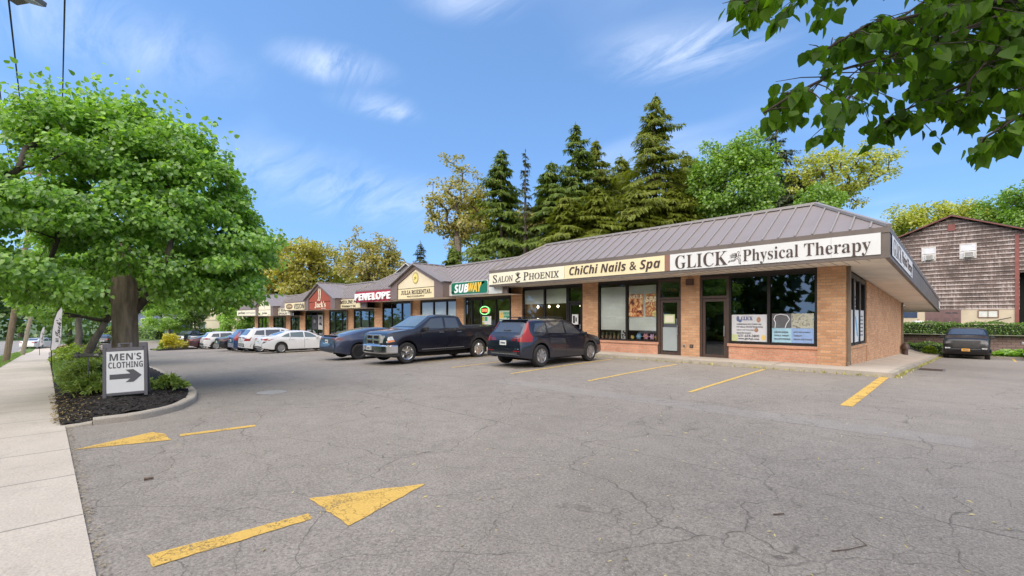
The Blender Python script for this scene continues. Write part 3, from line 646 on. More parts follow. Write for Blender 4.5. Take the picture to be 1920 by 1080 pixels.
# rooms behind the glass
for i in (1, 2, 3): bpart('step_wall', MB().box(BLK[i]['xr'] - 2.2, BLK[i]['xr'] + .6, WY + .02, WY + .3, BLK[i]['sof'] + .035, BLK[i - 1]['sof'] + .1), M_DARKTRIM)
for k, (xa, xb, m) in enumerate(((-3.3, -8., M_INTD), (-8., -12.9, M_INT), (-12.9, -18.2, M_INT), (-18.2, -23., M_INT), (-23., -28.2, M_INT), (-28.2, -34., M_INT), (-34., -39., M_INT), (-39., -44., M_INT), (-44., -50., M_INTD), (-50., -60., M_INT), (-60., -66.9, M_INT))):
    b = blk((xa + xb) / 2); fl = base((xa + xb) / 2) + .11; yb = WY + 6
    r = MB().add([(xb, WY + .5, fl), (xa, WY + .5, fl), (xa, yb, fl), (xb, yb, fl)], [(0, 1, 2, 3)]).add([(xb, yb, fl), (xa, yb, fl), (xa, yb, b['sof'] + .1), (xb, yb, b['sof'] + .1)], [(0, 1, 2, 3)])
    r.add([(xb + .02, WY + .5, fl), (xb + .02, yb, fl), (xb + .02, yb, b['sof'] + .1), (xb + .02, WY + .5, b['sof'] + .1)], [(0, 1, 2, 3)]).add([(xa - .02, WY + .5, fl), (xa - .02, yb, fl), (xa - .02, yb, b['sof'] + .1), (xa - .02, WY + .5, b['sof'] + .1)], [(0, 1, 2, 3)])
    r.add([(xb, WY + .3, b['sof'] - .02), (xa, WY + .3, b['sof'] - .02), (xa, yb, b['sof'] - .02), (xb, yb, b['sof'] - .02)], [(0, 1, 2, 3)])
    bpart('shop_interior', r, m)
blind(W_CC, -9.58, -10.9, 1.12, 3.15); blind(W_CC, -11.06, -12.4, 1.12, 3.15)
blind(W_SA, -14.45, -15.83, 2.42, 3.2); blind(W_SA, -15.97, -17.4, 2.42, 3.2)
for a, c in ((-23.5, -24.43), (-24.57, -25.93), (-26.07, -27.5)): blind(W_JU, a, c, 1.1, 2.8)
# frosted lower pane of the nail shop's door
bpart('frosted_film', MB().add([(-9.27, WY + .1, .3), (-8.61, WY + .1, .3), (-8.61, WY + .1, 1.28), (-9.27, WY + .1, 1.28)], [(0, 1, 2, 3)]), mat('frosted_film', (.33, .37, .37), .5, var=.05), D_CC)
# ---------------------------------------------------------------- shop signs
M_WHITE = mat('sign_white', (.63, .63, .62), .45, var=.04, vs=.6)
M_CREAM = mat('sign_cream', (.72, .62, .38), .5, var=.05, vs=.6)
M_CREAM2 = mat('sign_pale_cream', (.74, .69, .53), .5, var=.05, vs=.6)
M_LET = mat('brown_lettering', (.055, .033, .026), .5, var=0)
M_INK = mat('dark_lettering', (.03, .026, .026), .5, var=0)
EX, EZ = (1, 0, 0), (0, 0, 1)
def sign(label, x0, x1, z0, z1, y, m, group='shop name signs on the strip', rim=None, name='shop_sign'):
    t = thing(name, label, 'sign', ((x0 + x1) / 2, y, z0), group=group)
    MB().box(x0, x1, y - .02, y + .012, z0, z1).build('panel', m, t, world=True)
    if rim: MB().box(x0 - .03, x1 + .03, y - .025, y + .01, z1, z1 + .04).box(x0 - .03, x1 + .03, y - .025, y + .01, z0 - .04, z0).box(x0 - .04, x0, y - .025, y + .01, z0, z1).box(x1, x1 + .04, y - .025, y + .01, z0, z1).build('rim', rim, t, world=True)
    return t
def lett(t, body, m, x0, x1, z0, z1, y, font='sans', **k): return text_fit(body, m, t, (0, y - .028, 0), EX, x0, x1, z0, z1, font, **k)
def shape(t, name, m, pts, y, d=.01):
    return MB().prism(pts, (0, y - .022, 0), EX, EZ, (0, -d, 0)).build(name, m, t, world=True)
def stroke(mb, pts, w, y, d=.008):
    for (a, b) in zip(pts[:-1], pts[1:]):
        l = math.dist(a, b); nx, nz = -(b[1] - a[1]) / l * w / 2, (b[0] - a[0]) / l * w / 2
        mb.prism([(a[0] + nx, a[1] + nz), (a[0] - nx, a[1] - nz), (b[0] - nx, b[1] - nz), (b[0] + nx, b[1] + nz)], (0, y - .022, 0), EX, EZ, (0, -d, 0))
def ell(cx, cz, a, b, n=28, t0=0, t1=2 * math.pi): return [(cx + a * math.cos(t0 + (t1 - t0) * k / n), cz + b * math.sin(t0 + (t1 - t0) * k / n)) for k in range(n)]
y = 16.378
t = sign('long white sign reading GLICK Physical Therapy with a running figure, on the front fascia', -8.08, -1.84, 3.455, 4.065, y, M_WHITE)
lett(t, 'GLICK', M_LET, -7.87, -5.98, 3.50, 4.0, y, 'serif', bold=-.008); lett(t, 'Physical Therapy', M_LET, -5.48, -2.06, 3.46, 3.97, y, 'serif', bold=-.008)
mb = MB()
def rp(u, v): return (-5.96 + u * .42, 3.49 + v * .46)
for P, w in (([(.72, .86), (.74, .94), (.82, .97), (.88, .9), (.84, .82)], .012), ([(.28, .80), (.5, .84), (.68, .84)], .012), ([(.82, .80), (.84, .62), (.92, .62), (.98, .68)], .02), ([(.75, .55), (.92, .42), (.93, .1), (.98, .05)], .014), ([(.6, .5), (.82, .36), (.85, .06), (.98, .04)], .014), ([(.56, .56), (.5, .36), (.2, .36)], .014), ([(.62, .42), (.52, .28), (.14, .28), (.02, .18), (.1, .36)], .014), ([(.84, .86), (.83, .7), (.74, .55)], .012)): stroke(mb, [rp(*p) for p in P], w, y)
for k in range(5): stroke(mb, [rp(.14 + .05 * (k % 2), .74 - k * .055), rp(.52, .75 - k * .05)], .007, y)
mb.prism([rp(*p) for p in ((.52, .78), (.68, .8), (.7, .6), (.58, .5))], (0, y - .022, 0), EX, EZ, (0, -.008, 0)); mb.build('runner_emblem', M_LET, t, world=True)
mb = MB()
for x in (-5.55, -3.0): mb.box(x - .006, x + .006, y - .0225, y, 3.455, 4.065)
mb.build('panel_joints', mat('grey_joint', (.42, .42, .42), .6), t, world=True)
t = sign('cream sign reading ChiChi Nails & Spa in slanted brown letters', -13.18, -8.3, 3.455, 4.06, y, M_CREAM)
lett(t, 'ChiChi Nails & Spa', M_LET, -12.9, -8.47, 3.485, 3.99, y, 'sansit', bold=.004)
MB().box(-8.295, -8.085, y - .016, y + .012, 3.455, 4.06).build('divider', mat('divider_brown', (.24, .12, .085), .5, var=.05), t, world=True)
t = sign('pale cream sign reading SALON PHOENIX with a plume emblem, left end of the front pavilion', -18.36, -13.2, 3.455, 4.06, y, M_CREAM2)
lett(t, 'S', M_INK, -18.06, -17.74, 3.53, 3.95, y, 'thin', bold=.008); lett(t, 'ALON', M_INK, -17.70, -16.55, 3.55, 3.86, y, 'thin', bold=.008)
lett(t, 'P', M_INK, -15.8, -15.45, 3.55, 3.95, y, 'thin', bold=.008); lett(t, 'HOENIX', M_INK, -15.42, -13.5, 3.56, 3.87, y, 'thin', bold=.008)
mb = MB()
for k in range(7): stroke(mb, [(-16.2, 3.76), (-16.36 + k * .055, 4.0 - abs(k - 3) * .02)], .022, y)
stroke(mb, [(-16.22, 3.8), (-16.1, 3.72), (-16.22, 3.66), (-16.34, 3.6), (-16.32, 3.52), (-16.18, 3.49), (-16.04, 3.53)], .06, y); stroke(mb, [(-16.2, 3.68), (-16.0, 3.72)], .03, y)
mb.build('plume_emblem', M_INK, t, world=True)
# side fascia sign, sloping with the eave
t = thing('shop_sign', 'foreshortened white GLICK Physical Therapy sign on the right side fascia', 'sign', (-1.66, 19.7, 3.3), group='shop name signs on the strip')
M = lambda yy, z: (-1.628, yy, z - SLOPE_SIDE * (yy - FY))
MB().add([M(16.75, 3.46), M(22.8, 3.46), M(22.8, 4.05), M(16.75, 4.05)], [(0, 1, 2, 3)]).build('panel', M_WHITE, t, world=True)
sl = Vector((0, 1, -SLOPE_SIDE)).normalized()
text_fit('GLICK', M_LET, t, M(16.75, 3.46), sl, .3, 2.3, .06, .53, 'serif', bold=-.016, up=(0, SLOPE_SIDE, 1)); text_fit('Physical Therapy', M_LET, t, M(16.75, 3.46), sl, 2.5, 5.8, .03, .5, 'serif', bold=-.016, up=(0, SLOPE_SIDE, 1))
t = thing('wall_notice', 'small white notice plate at the far end of the side fascia', 'notice', (-1.66, 41.5, 2.2))
MB().add([M(41.0, 3.5), M(42.3, 3.5), M(42.3, 4.0), M(41.0, 4.0)], [(0, 1, 2, 3)]).build('plate', M_WHITE, t, world=True)
y = 16.758
t = sign('white fascia sign with the green SUBWAY panel above the sandwich shop', -23.47, -17.75, 3.0, 3.70, y, mat('dirty_white', (.62, .63, .60), .5, var=.14, vs=1.5))
def rrect(x0, x1, z0, z1, r, n=5):
    return [p for cx, cz, a in ((x1 - r, z1 - r, 0), (x0 + r, z1 - r, 90), (x0 + r, z0 + r, 180), (x1 - r, z0 + r, 270)) for p in [(cx + r * math.cos(R(a + 90 * k / n)), cz + r * math.sin(R(a + 90 * k / n))) for k in range(n + 1)]]
shape(t, 'badge_rim', M_WHITE, rrect(-22.21, -18.82, 3.045, 3.80, .16), y, .05); shape(t, 'green_badge', mat('badge_green', (.005, .14, .085), .4, var=0), rrect(-22.16, -18.87, 3.075, 3.77, .14), y, .06)
MW, MY = mat('badge_white', (.8, .8, .8), .4, var=0), mat('badge_yellow', (.80, .47, .03), .4, var=0)
lett(t, 'SUB', MW, -21.87, -20.52, 3.16, 3.66, y - .05, 'sansit', bold=.02); lett(t, 'WAY', MY, -20.56, -19.35, 3.16, 3.70, y - .05, 'sansit', bold=.02)
mb = MB(); yy = y - .052; stroke(mb, [(-21.82, 3.2), (-22.04, 3.2)], .07, yy); mb.prism([(-21.98, 3.28), (-22.15, 3.2), (-21.98, 3.11)], (0, yy - .022, 0), EX, EZ, (0, -.008, 0)); mb.build('left_arrow', MW, t, world=True)
mb = MB(); stroke(mb, [(-19.50, 3.62), (-19.26, 3.66)], .09, yy); mb.prism([(-19.32, 3.55), (-19.07, 3.68), (-19.26, 3.77)], (0, yy - .022, 0), EX, EZ, (0, -.008, 0)); mb.build('right_arrow', MY, t, world=True)
def gable_sign(i, label, lower, m_up, m_low):
    B = BLK[i]; gx0, gx1, gp = B['gab']; gm = (gx0 + gx1) / 2; z0 = B['sof'] + .02; o = .93; zm = z0 + .68; zc = gp - .38 - .42 * ((gx1 - gx0) / 2 - o)
    t = thing('gable_sign', label, 'sign', (gm, 16.35, z0), group='gable signs on the strip')
    MB().prism([(gx0 + o, z0), (gx1 - o, z0), (gx1 - o, zm - .02), (gx0 + o, zm - .02)], (0, 16.31, 0), EX, EZ, (0, .06, 0)).build('name_panel', m_low, t, world=True)
    MB().prism([(gx0 + o, zm + .02), (gx1 - o, zm + .02), (gx1 - o, zc), (gm, gp - .39), (gx0 + o, zc)], (0, 16.32, 0), EX, EZ, (0, .06, 0)).build('gable_panel', m_up, t, world=True)
    return t, gm, z0, gp
t, gm, z0, gp = gable_sign(1, 'cream gable sign reading JULIA ROZENTAL PHOTOGRAPHY under a round yellow crest', 0, mat('gable_cream', (.70, .60, .42), .6, var=.05), M_CREAM)
y = 16.33
lett(t, 'JULIA ROZENTAL', M_LET, gm - 1.75, gm + 1.8, z0 + .28, z0 + .56, y, 'thin', bold=.022); lett(t, 'PHOTOGRAPHY', M_LET, gm - 1.0, gm + 1.05, z0 + .09, z0 + .2, y, 'sans')
MYE = mat('crest_yellow', (.72, .62, .20), .5, var=.05)
rp_ = [(gm + .33 * (1 + .10 * (k % 2)) * math.cos(R(10 * k)), z0 + 1.33 + .36 * (1 + .10 * (k % 2)) * math.sin(R(10 * k))) for k in range(36)]
shape(t, 'crest_ring', mat('crest_olive', (.42, .34, .12), .5, var=.1), rp_, y); shape(t, 'crest', MYE, ell(gm, z0 + 1.33, .27, .30), y, .018); lett(t, 'JR', mat('crest_ink', (.4, .32, .08), .5, var=0), gm - .14, gm + .14, z0 + 1.2, z0 + 1.42, y - .02, 'script')
MOR = mat('rust_orange', (.30, .055, .018), .55, var=.06)
t, gm, z0, gp = gable_sign(2, "rust orange gable sign reading Jack's under a tall pale monogram", 0, MOR, MOR)
lett(t, "Jack's", M_CREAM2, gm - 1.1, gm + 1.35, z0 + .12, z0 + .72, y, 'serif'); MB().box(gm + .4, gm + 1.35, y - .04, y - .02, z0 + .06, z0 + .09).build('underline', M_CREAM2, t, world=True)
mb = MB(); 
for dx in (-.2, .14): stroke(mb, [(gm + dx - .16, z0 + 1.75), (gm + dx + .02, z0 + 1.82), (gm + dx + .06, z0 + 1.2), (gm + dx - .08, z0 + .86), (gm + dx - .2, z0 + .82)], .14, y)
mb.build('monogram', M_CREAM2, t, world=True)
t, gm, z0, gp = gable_sign(3, 'pale gable sign reading perlina beneath a small oval ornament', 0, M_CREAM2, M_CREAM2)
lett(t, 'perlina', M_INK, gm - .9, gm + .9, z0 + .1, z0 + .5, y, 'script'); lett(t, 'HAIR', M_INK, gm - 1.9, gm - 1.1, z0 + .08, z0 + .14, y); lett(t, 'SALON', M_INK, gm + 1.1, gm + 1.9, z0 + .08, z0 + .14, y)
mb = MB(); stroke(mb, ell(gm, z0 + 1.42, .15, .3) + [(gm + .15, z0 + 1.42)], .04, y); stroke(mb, [(gm, z0 + 1.68), (gm, z0 + .85)], .05, y); mb.build('ornament', M_INK, t, world=True)
# channel-letter sign
t = sign('red framed sign with big white raised PENELOPE letters', -34.1, -28.55, 2.93, 3.66, 16.36, mat('sign_red', (.33, .012, .03), .45, var=.06), rim=mat('sign_dark_red', (.22, .01, .02), .45, var=.05))
lett(t, 'PENELOPE', mat('letter_white', (.85, .85, .84), .4, var=0), -34.05, -28.65, 3.03, 3.56, 16.31, 'sansb', depth=.12, bold=.008)
y = 16.758
t = sign('cream sign reading MEDLINE PLUS PHARMACY INC beside a mortar emblem', -38.90, -34.14, 2.5, 3.22, y, M_CREAM)
lett(t, 'MEDLINE PLUS', M_INK, -37.73, -34.05, 2.86, 3.16, y, 'sansb', bold=.006); lett(t, 'PHARMACY INC.', M_INK, -37.44, -34.82, 2.56, 2.76, y, 'sansb')
mb = MB(); mb.prism(ell(-38.27, 2.82, .27, .2, 14, math.pi, 2 * math.pi + .23) , (0, y - .022, 0), EX, EZ, (0, -.01, 0)); stroke(mb, [(-38.22, 2.85), (-38.46, 3.12)], .09, y); mb.box(-38.41, -38.12, y - .03, y - .022, 2.56, 2.64); mb.build('mortar_emblem', M_INK, t, world=True)
y = 16.378
t = sign('cream sign reading VISION next to a brown oval badge', -50.3, -44.9, 2.5, 3.2, y, M_CREAM)
lett(t, 'VISION', M_INK, -47.65, -44.95, 2.6, 3.1, y, 'sansb')
shape(t, 'oval_badge', mat('badge_brown', (.11, .055, .035), .5, var=.1), ell(-48.95, 2.86, .95, .27), y); shape(t, 'badge_inner', mat('badge_tan', (.3, .2, .12), .5, var=0), ell(-48.95, 2.86, .8, .19), y, .013); lett(t, 'OPTICAL', M_CREAM, -49.5, -48.4, 2.80, 2.92, y - .02)
y = 16.758
t = sign('cream sign reading FINEST REAL ESTATE, partly behind the VISION sign', -55.39, -49.86, 2.0, 2.72, y, M_CREAM2)
lett(t, 'FINEST REAL', M_INK, -55.29, -51.02, 2.38, 2.68, y, 'sansb'); lett(t, 'RENTAL SPECIALIST', M_INK, -55.10, -50.73, 2.06, 2.28, y, 'sansb')
y = 16.378
t = sign('pale sign reading perlina hairsalon at the far left end of the strip', -68.6, -60.5, 2.0, 2.66, y, M_CREAM2)
lett(t, 'perlina', M_INK, -68.1, -64.9, 2.1, 2.56, y, 'serifit'); lett(t, 'hairsalon', mat('grey_lettering', (.3, .3, .27), .5, var=0), -64.5, -60.7, 2.2, 2.56, y, 'light')
# ---------------------------------------------------------------- posters on the glass
def poster(label, x0, x1, z0, z1, m, y=WY + .085, name='window_poster', cat='poster', group=None):
    t = thing(name, label, cat, ((x0 + x1) / 2, y, z0), group=group)
    MB().box(x0, x1, y - .002, y + .006, z0, z1).build('sheet', m, t, world=True); return t
def vorpic(name, stops, sc):
    m, nt, b = newmat(name); tc = N(nt, 'ShaderNodeTexCoord').outputs['Object']
    n = N(nt, 'ShaderNodeTexNoise', {'Vector': tc, 'Scale': sc, 'Detail': 4., 'Distortion': 1.4})
    nt.links.new(ramp(nt, n.outputs[0], stops), b.inputs['Base Color']); b.inputs['Roughness'].default_value = .5; return m
yp = WY + .105
t = poster('white poster reading GLICK with phone number 631-659-3800 in the dark corner window', -6.46, -5.24, .80, 1.79, mat('poster_grey', (.58, .58, .60), .5, var=.05))
lett(t, 'GLICK', mat('navy_ink', (.03, .05, .2), .5, var=0), -6.12, -5.72, 1.58, 1.72, yp, 'serif')
for k, (w, z) in enumerate(((.85, 1.41), (.9, 1.31), (.6, 1.19), (.5, 1.08))): lett(t, ('COMPREHENSIVE NEW PATIENT CARE', 'POST SURGICAL AND SPORT REHABILITATION', 'INJURY AND WELLNESS', 'PREVENTION PROGRAM')[k], mat('grey_ink', (.16, .16, .18), .5, var=0), -6.28, -6.28 + w, z, z + .05, yp)
lett(t, '631-659-3800', M_INK, -6.22, -5.5, .96, 1.05, yp, 'serif'); lett(t, 'www.glickpt.com', M_INK, -6.22, -5.5, .85, .93, yp, 'serif')
def blobs(t, name, m, P): 
    mb = MB()
    for cx, cz, a, b2 in P: mb.prism(ell(cx, cz, a, b2, 16), (0, yp - .022, 0), EX, EZ, (0, -.004, 0))
    return mb.build(name, m, t, world=True)
blobs(t, 'blue_picture', mat('pic_blue', (.12, .15, .3), .5, var=.2, vs=9), [(-6.24, 1.64, .05, .1), (-6.16, 1.56, .06, .06)]); blobs(t, 'tan_picture', mat('pic_tan', (.36, .2, .13), .5, var=.3, vs=9), [(-5.52, 1.6, .07, .1), (-5.6, 1.22, .07, .08)]); blobs(t, 'yellow_picture', mat('pic_yellow', (.7, .5, .16), .5, var=.1), [(-5.36, .95, .08, .1)])
MB().box(-6.46, -6.24, yp - .03, yp - .024, .80, 1.05).build('green_corner', mat('pic_green', (.48, .52, .28), .5, var=.08), t, world=True)
t = poster('four-part blue and grey picture poster in the right pane of the corner window', -5.08, -3.8, .80, 1.82, mat('poster_teal', (.32, .52, .62), .5, var=.2, vs=3))
MB().box(-5.08, -4.47, yp - .03, yp - .024, 1.31, 1.82).build('dark_quarter', mat('pic_dark', (.10, .10, .11), .5, var=.15, vs=5), t, world=True); MB().box(-4.46, -3.8, yp - .03, yp - .024, 1.31, 1.82).build('landscape_quarter', vorpic('pic_land', [(.35, (.34, .33, .22)), (.5, (.45, .45, .38)), (.65, (.16, .15, .12))], 5.), t, world=True)
MB().box(-4.46, -3.8, yp - .03, yp - .024, .80, 1.305).build('blue_quarter', mat('pic_sky', (.25, .37, .62), .5, var=.1), t, world=True)
mb = MB(); P = [(-4.98, 1.32), (-4.96, 1.5), (-5.02, 1.62), (-4.96, 1.76), (-4.8, 1.8), (-4.6, 1.76), (-4.52, 1.62), (-4.62, 1.46), (-4.66, 1.32)]
stroke(mb, P, .02, yp - .008); mb.build('brain_outline', MW, t, world=True)
for k, (tx, x, w, z) in enumerate((('KNEE AND SHOULDER', -5.0, .44, 1.14), ('PHYSICAL THERAPY', -5.0, .46, 1.02), ('BALANCE TRAINING', -5.0, .5, .9), ('JOINT REPLACEMENT', -4.4, .5, 1.14), ('THERAPY', -4.4, .25, 1.02), ('SPRAINS AND STRAINS', -4.4, .55, .9))): lett(t, tx, mat('grey_ink', (.1, .1, .1), .5), x, x + w, z, z + .055, yp - .008)
t = poster('brown and peach flower poster reading NAILS on the nail shop window', -10.88, -10.19, 1.72, 2.72, vorpic('pic_nails', [(.34, (.05, .012, .008)), (.45, (.40, .11, .03)), (.55, (.62, .33, .12)), (.66, (.70, .55, .34))], 4.2))
lett(t, 'NAILS', mat('poster_cream', (.75, .68, .5), .5, var=0), -10.84, -10.23, 2.53, 2.69, yp, 'sansb')
t = poster('maroon and cream poster reading SPA on the nail shop window', -10.07, -9.47, 1.74, 2.72, vorpic('pic_spa', [(.36, (.62, .50, .25)), (.48, (.55, .34, .10)), (.55, (.25, .03, .02)), (.68, (.62, .5, .22))], 3.2))
lett(t, 'SPA', mat('poster_cream', (.75, .68, .5), .5), -10.04, -9.5, 2.36, 2.6, yp, 'sansb'); blobs(t, 'flower_picture', mat('pic_flower', (.72, .62, .25), .5, var=.1), [(-9.62 + .07 * math.cos(k * 1.26), 1.86 + .07 * math.sin(k * 1.26), .06, .06) for k in range(5)])
t = poster('small pale green licence sheet behind the nail shop door glass', -9.2, -8.72, 1.44, 1.82, mat('licence_paper', (.50, .58, .28), .6, var=.05), name='licence_sheet'); MB().box(-9.15, -8.77, yp - .03, yp - .024, 1.49, 1.77).build('paper', M_CREAM2, t, world=True)
MSG = mat('shop_green', (.01, .30, .15), .5, var=.05)
t = poster('white poster with green and yellow squares low in the sandwich shop window', -21.05, -20.12, 1.2, 1.78, M_WHITE, y=WY + .08)
MB().box(-20.95, -20.72, WY + .07, WY + .076, 1.5, 1.74).box(-20.95, -20.72, WY + .07, WY + .076, 1.25, 1.42).build('yellow_squares', mat('pic_lime', (.45, .42, .05), .5, var=.2), t, world=True); MB().box(-20.68, -20.45, WY + .07, WY + .076, 1.5, 1.74).build('green_square', MSG, t, world=True)
t = poster('pale green poster with dark green lettering right of the OPEN sign', -19.4, -18.5, 1.5, 2.1, mat('poster_mint', (.50, .62, .50), .5, var=.05), y=WY + .08)
lett(t, 'FRESH', MSG, -19.05, -18.58, 1.86, 2.02, WY + .1, 'sansb'); lett(t, 'CATERING', MSG, -19.05, -18.58, 1.7, 1.82, WY + .1, 'sansb'); MB().box(-19.32, -19.12, WY + .07, WY + .076, 1.66, 2.0).build('yellow_square', MY, t, world=True)
t = thing('neon_sign', 'lit oval OPEN neon sign with green ring and red letters', 'neon sign', (-20.7, WY + .09, 2.0), group='oval OPEN signs')
mb = MB(); P = ell(-20.68, 2.13, .4, .24, 32); mb.tube([(p[0], WY + .05, p[1]) for p in P] + [(P[0][0], WY + .05, P[0][1])], .022, 6, False); mb.build('ring', emat('neon_green', (.25, .9, .25), 1.2), t, world=True)
lett(t, 'OPEN', emat('neon_red', (1, .12, .05), 1.6), -20.94, -20.42, 2.04, 2.22, WY + .07, 'sansb', bold=.01)
t = thing('neon_sign', 'unlit dark oval OPEN sign above the nail shop door', 'neon sign', (-8.95, WY + .2, 2.72), group='oval OPEN signs')
MB().prism(ell(-8.95, 2.85, .38, .17), (0, WY + .2, 0), EX, EZ, (0, .03, 0)).build('board', M_INK, t, world=True); lett(t, 'OPEN', mat('neon_off', (.55, .2, .12), .5, var=0), -9.2, -8.7, 2.78, 2.93, WY + .21, 'sansb')
t = poster("grey fashion portrait poster of a man, left pane of the menswear window", -47.55, -46.1, .55, 1.98, mat('poster_dark', (.05, .045, .045), .5, var=.2), y=WY + .08, group='portrait posters in the menswear window')
def face(t, x, z, s, m1, m2):
    MB().prism(ell(x, z, .2 * s, .3 * s, 20), (0, WY + .06, 0), EX, EZ, (0, -.005, 0)).build('face', m1, t, world=True)
    MB().prism(ell(x, z - .34 * s, .3 * s, .22 * s, 12, 0, math.pi), (0, WY + .055, 0), EX, EZ, (0, -.004, 0)).prism(ell(x, z + .13 * s, .22 * s, .22 * s, 12, 0, math.pi), (0, WY + .053, 0), EX, EZ, (0, -.004, 0)).build('hair_and_coat', m2, t, world=True)
face(t, -46.8, 1.35, 1.2, mat('pic_grey', (.22, .21, .2), .5, var=.3, vs=6), M_INK)
t = poster("pale fashion portrait poster of a bearded man, middle pane of the menswear window", -46.0, -44.75, .55, 2.0, mat('poster_pale', (.5, .49, .47), .5, var=.06), y=WY + .08, group='portrait posters in the menswear window')
face(t, -45.35, 1.4, 1.3, mat('pic_mid', (.28, .26, .25), .5, var=.3, vs=6), M_INK)
t = poster('white sheet with black figures stuck on the salon door', -14.1, -13.72, 1.35, 1.85, M_WHITE, y=WY + .1); MB().box(-14.04, -13.92, WY + .09, WY + .096, 1.42, 1.78).box(-13.88, -13.8, WY + .09, WY + .096, 1.5, 1.7).build('figures', M_INK, t, world=True)
mfl = glassmat('poster_film', (.9, .9, .9))
for k, (ya, yb, m, lb) in enumerate(((18.78, 19.72, M_WHITE, 'narrow pale poster, nearest pane of the side window'), (19.98, 20.88, mat('poster_ice', (.62, .66, .7), .5, var=.1), 'white poster with a blue stroke, middle pane of the side window'), (21.12, 22.0, M_WHITE, 'white poster with grey text lines, farthest pane of the side window'))):
    t = thing('window_poster', lb, 'poster', (-2.99, (ya + yb) / 2, .8), group='posters in the side window')
    MB().box(-2.995, -2.985, ya, yb, .8, 1.95).build('sheet', m, t, world=True)
    if k == 1: MB().add([(-2.98, ya + .2, 1.7), (-2.98, ya + .35, 1.75), (-2.98, yb - .15, 1.0), (-2.98, yb - .35, 1.0)], [(0, 1, 2, 3)]).build('blue_stroke', mat('pic_cyan', (.12, .4, .7), .5), t, world=True)
    if k == 2:
        mb = MB()
        for q in range(6): mb.box(-2.984, -2.98, ya + .15, yb - .2, 1.0 + q * .14, 1.05 + q * .14)
        mb.build('text_lines', mat('grey_ink', (.2, .2, .2), .5), t, world=True)
# small fittings
t = thing('alarm_box', 'brown alarm box high on the brick pier between two doors', 'alarm box', (-8.02, WY - .06, 3.02)); MB().box(-8.17, -7.87, WY - .12, WY - .002, 2.98, 3.24).build('housing', M_FRAME2, t, bevel=.012, world=True); MB().box(-8.13, -7.91, WY - .128, WY - .12, 3.02, 3.2).build('cover', mat('alarm_cover', (.10, .05, .04), .5), t, world=True)
for k, x in enumerate((-8.28, -7.98)):
    t = thing('wall_outlet', ('pale' if k == 0 else 'dark') + ' square outlet low on the brick pier between two doors', 'wall outlet', (x, WY - .02, .52), group='outlets on the brick pier')
    MB().box(x - .07, x + .07, WY - .02, WY - .002, .46, .6).build('plate', mat('outlet_pale', (.4, .3, .22), .6) if k == 0 else M_FRAME2, t, world=True); MB().box(x - .035, x + .035, WY - .03, WY - .02, .49, .57).build('cover', M_TRIM, t, world=True)
t = thing('standpipe', 'short brown capped standpipe at the foot of the side downspout', 'standpipe', (-2.7, 33.6, gz(-2.7, 33.6) + .12)); MB().lathe([(.12, 0), (.12, .3), (.2, .32), (.2, .5), (.14, .6), (.06, .68)], 14).build('body', M_FRAME2, t, smooth=True); MB().tube([(0, -.15, .42), (0, -.3, .42)], .07, 10).build('cap', M_FRAME2, t)
for k, px in enumerate((-17.75, -16.9, -16.25, -15.45, -14.7)):
    t = thing('pendant_lamp', ('leftmost', 'second from left', 'middle', 'second from right', 'rightmost')[k] + ' of five glowing pendant bulbs inside the salon window', 'lamp', (px, 19.6, 2.32), group='pendant bulbs in the salon')
    MB().lathe([(.01, .07), (.04, .05), (.055, 0), (.04, -.05), (.01, -.065)], 10).build('bulb', emat('bulb_glow', (1, .82, .55), 7), t, smooth=True); MB().tube([(0, 0, .07), (0, 0, .98)], .008, 5).build('cord', M_INK, t)
for k, (xa, xb, yy, z, lb) in enumerate(((-20.3, -19., 20.2, 2.86, 'ceiling strip light inside the sandwich shop'), (-9.3, -8.5, 20., 3.2, 'ceiling strip light behind the nail shop door'))):
    t = thing('strip_light', lb, 'light', ((xa + xb) / 2, yy, z)); MB().box(xa, xb, yy - .1, yy + .1, z - .04, z).build('tube', emat('tube_glow', (1, .96, .85), 3), t, world=True); MB().box(xa - .03, xb + .03, yy - .13, yy + .13, z, z + .02).build('housing', M_WHITE, t, world=True)
PET = [((.75, .62, .22), 'pale yellow'), ((.20, .45, .70), 'blue'), ((.72, .35, .50), 'pink'), ((.68, .42, .66), 'lilac'), ((.80, .35, .03), 'orange')]
for k, x in enumerate((-10.74, -10.42, -10.08, -9.78, -9.56)):
    c, nm = PET[k]; r = (.1, .15, .15, .14, .12)[k]; z0 = base(x) + .12 + .69
    t = thing('flower_decoration', nm + ' felt flower on the nail shop window sill', 'flower', (x, WY + .17, z0), group='felt flowers on the sill')
    P = [(r * (1 + .28 * math.cos(6 * a)) / 1.28 * math.cos(a), r + r * (1 + .28 * math.cos(6 * a)) / 1.28 * math.sin(a)) for a in np.linspace(0, 2 * math.pi, 48, endpoint=False)]
    MB().prism(P, (0, 0, 0), EX, EZ, (0, -.03, 0)).build('petals', mat('petal_' + nm, c, .7, var=.05), t); MB().prism(ell(0, r, r * .3, r * .3, 14), (0, -.03, 0), EX, EZ, (0, -.02, 0)).build('centre', M_WHITE if k % 2 else MY, t)
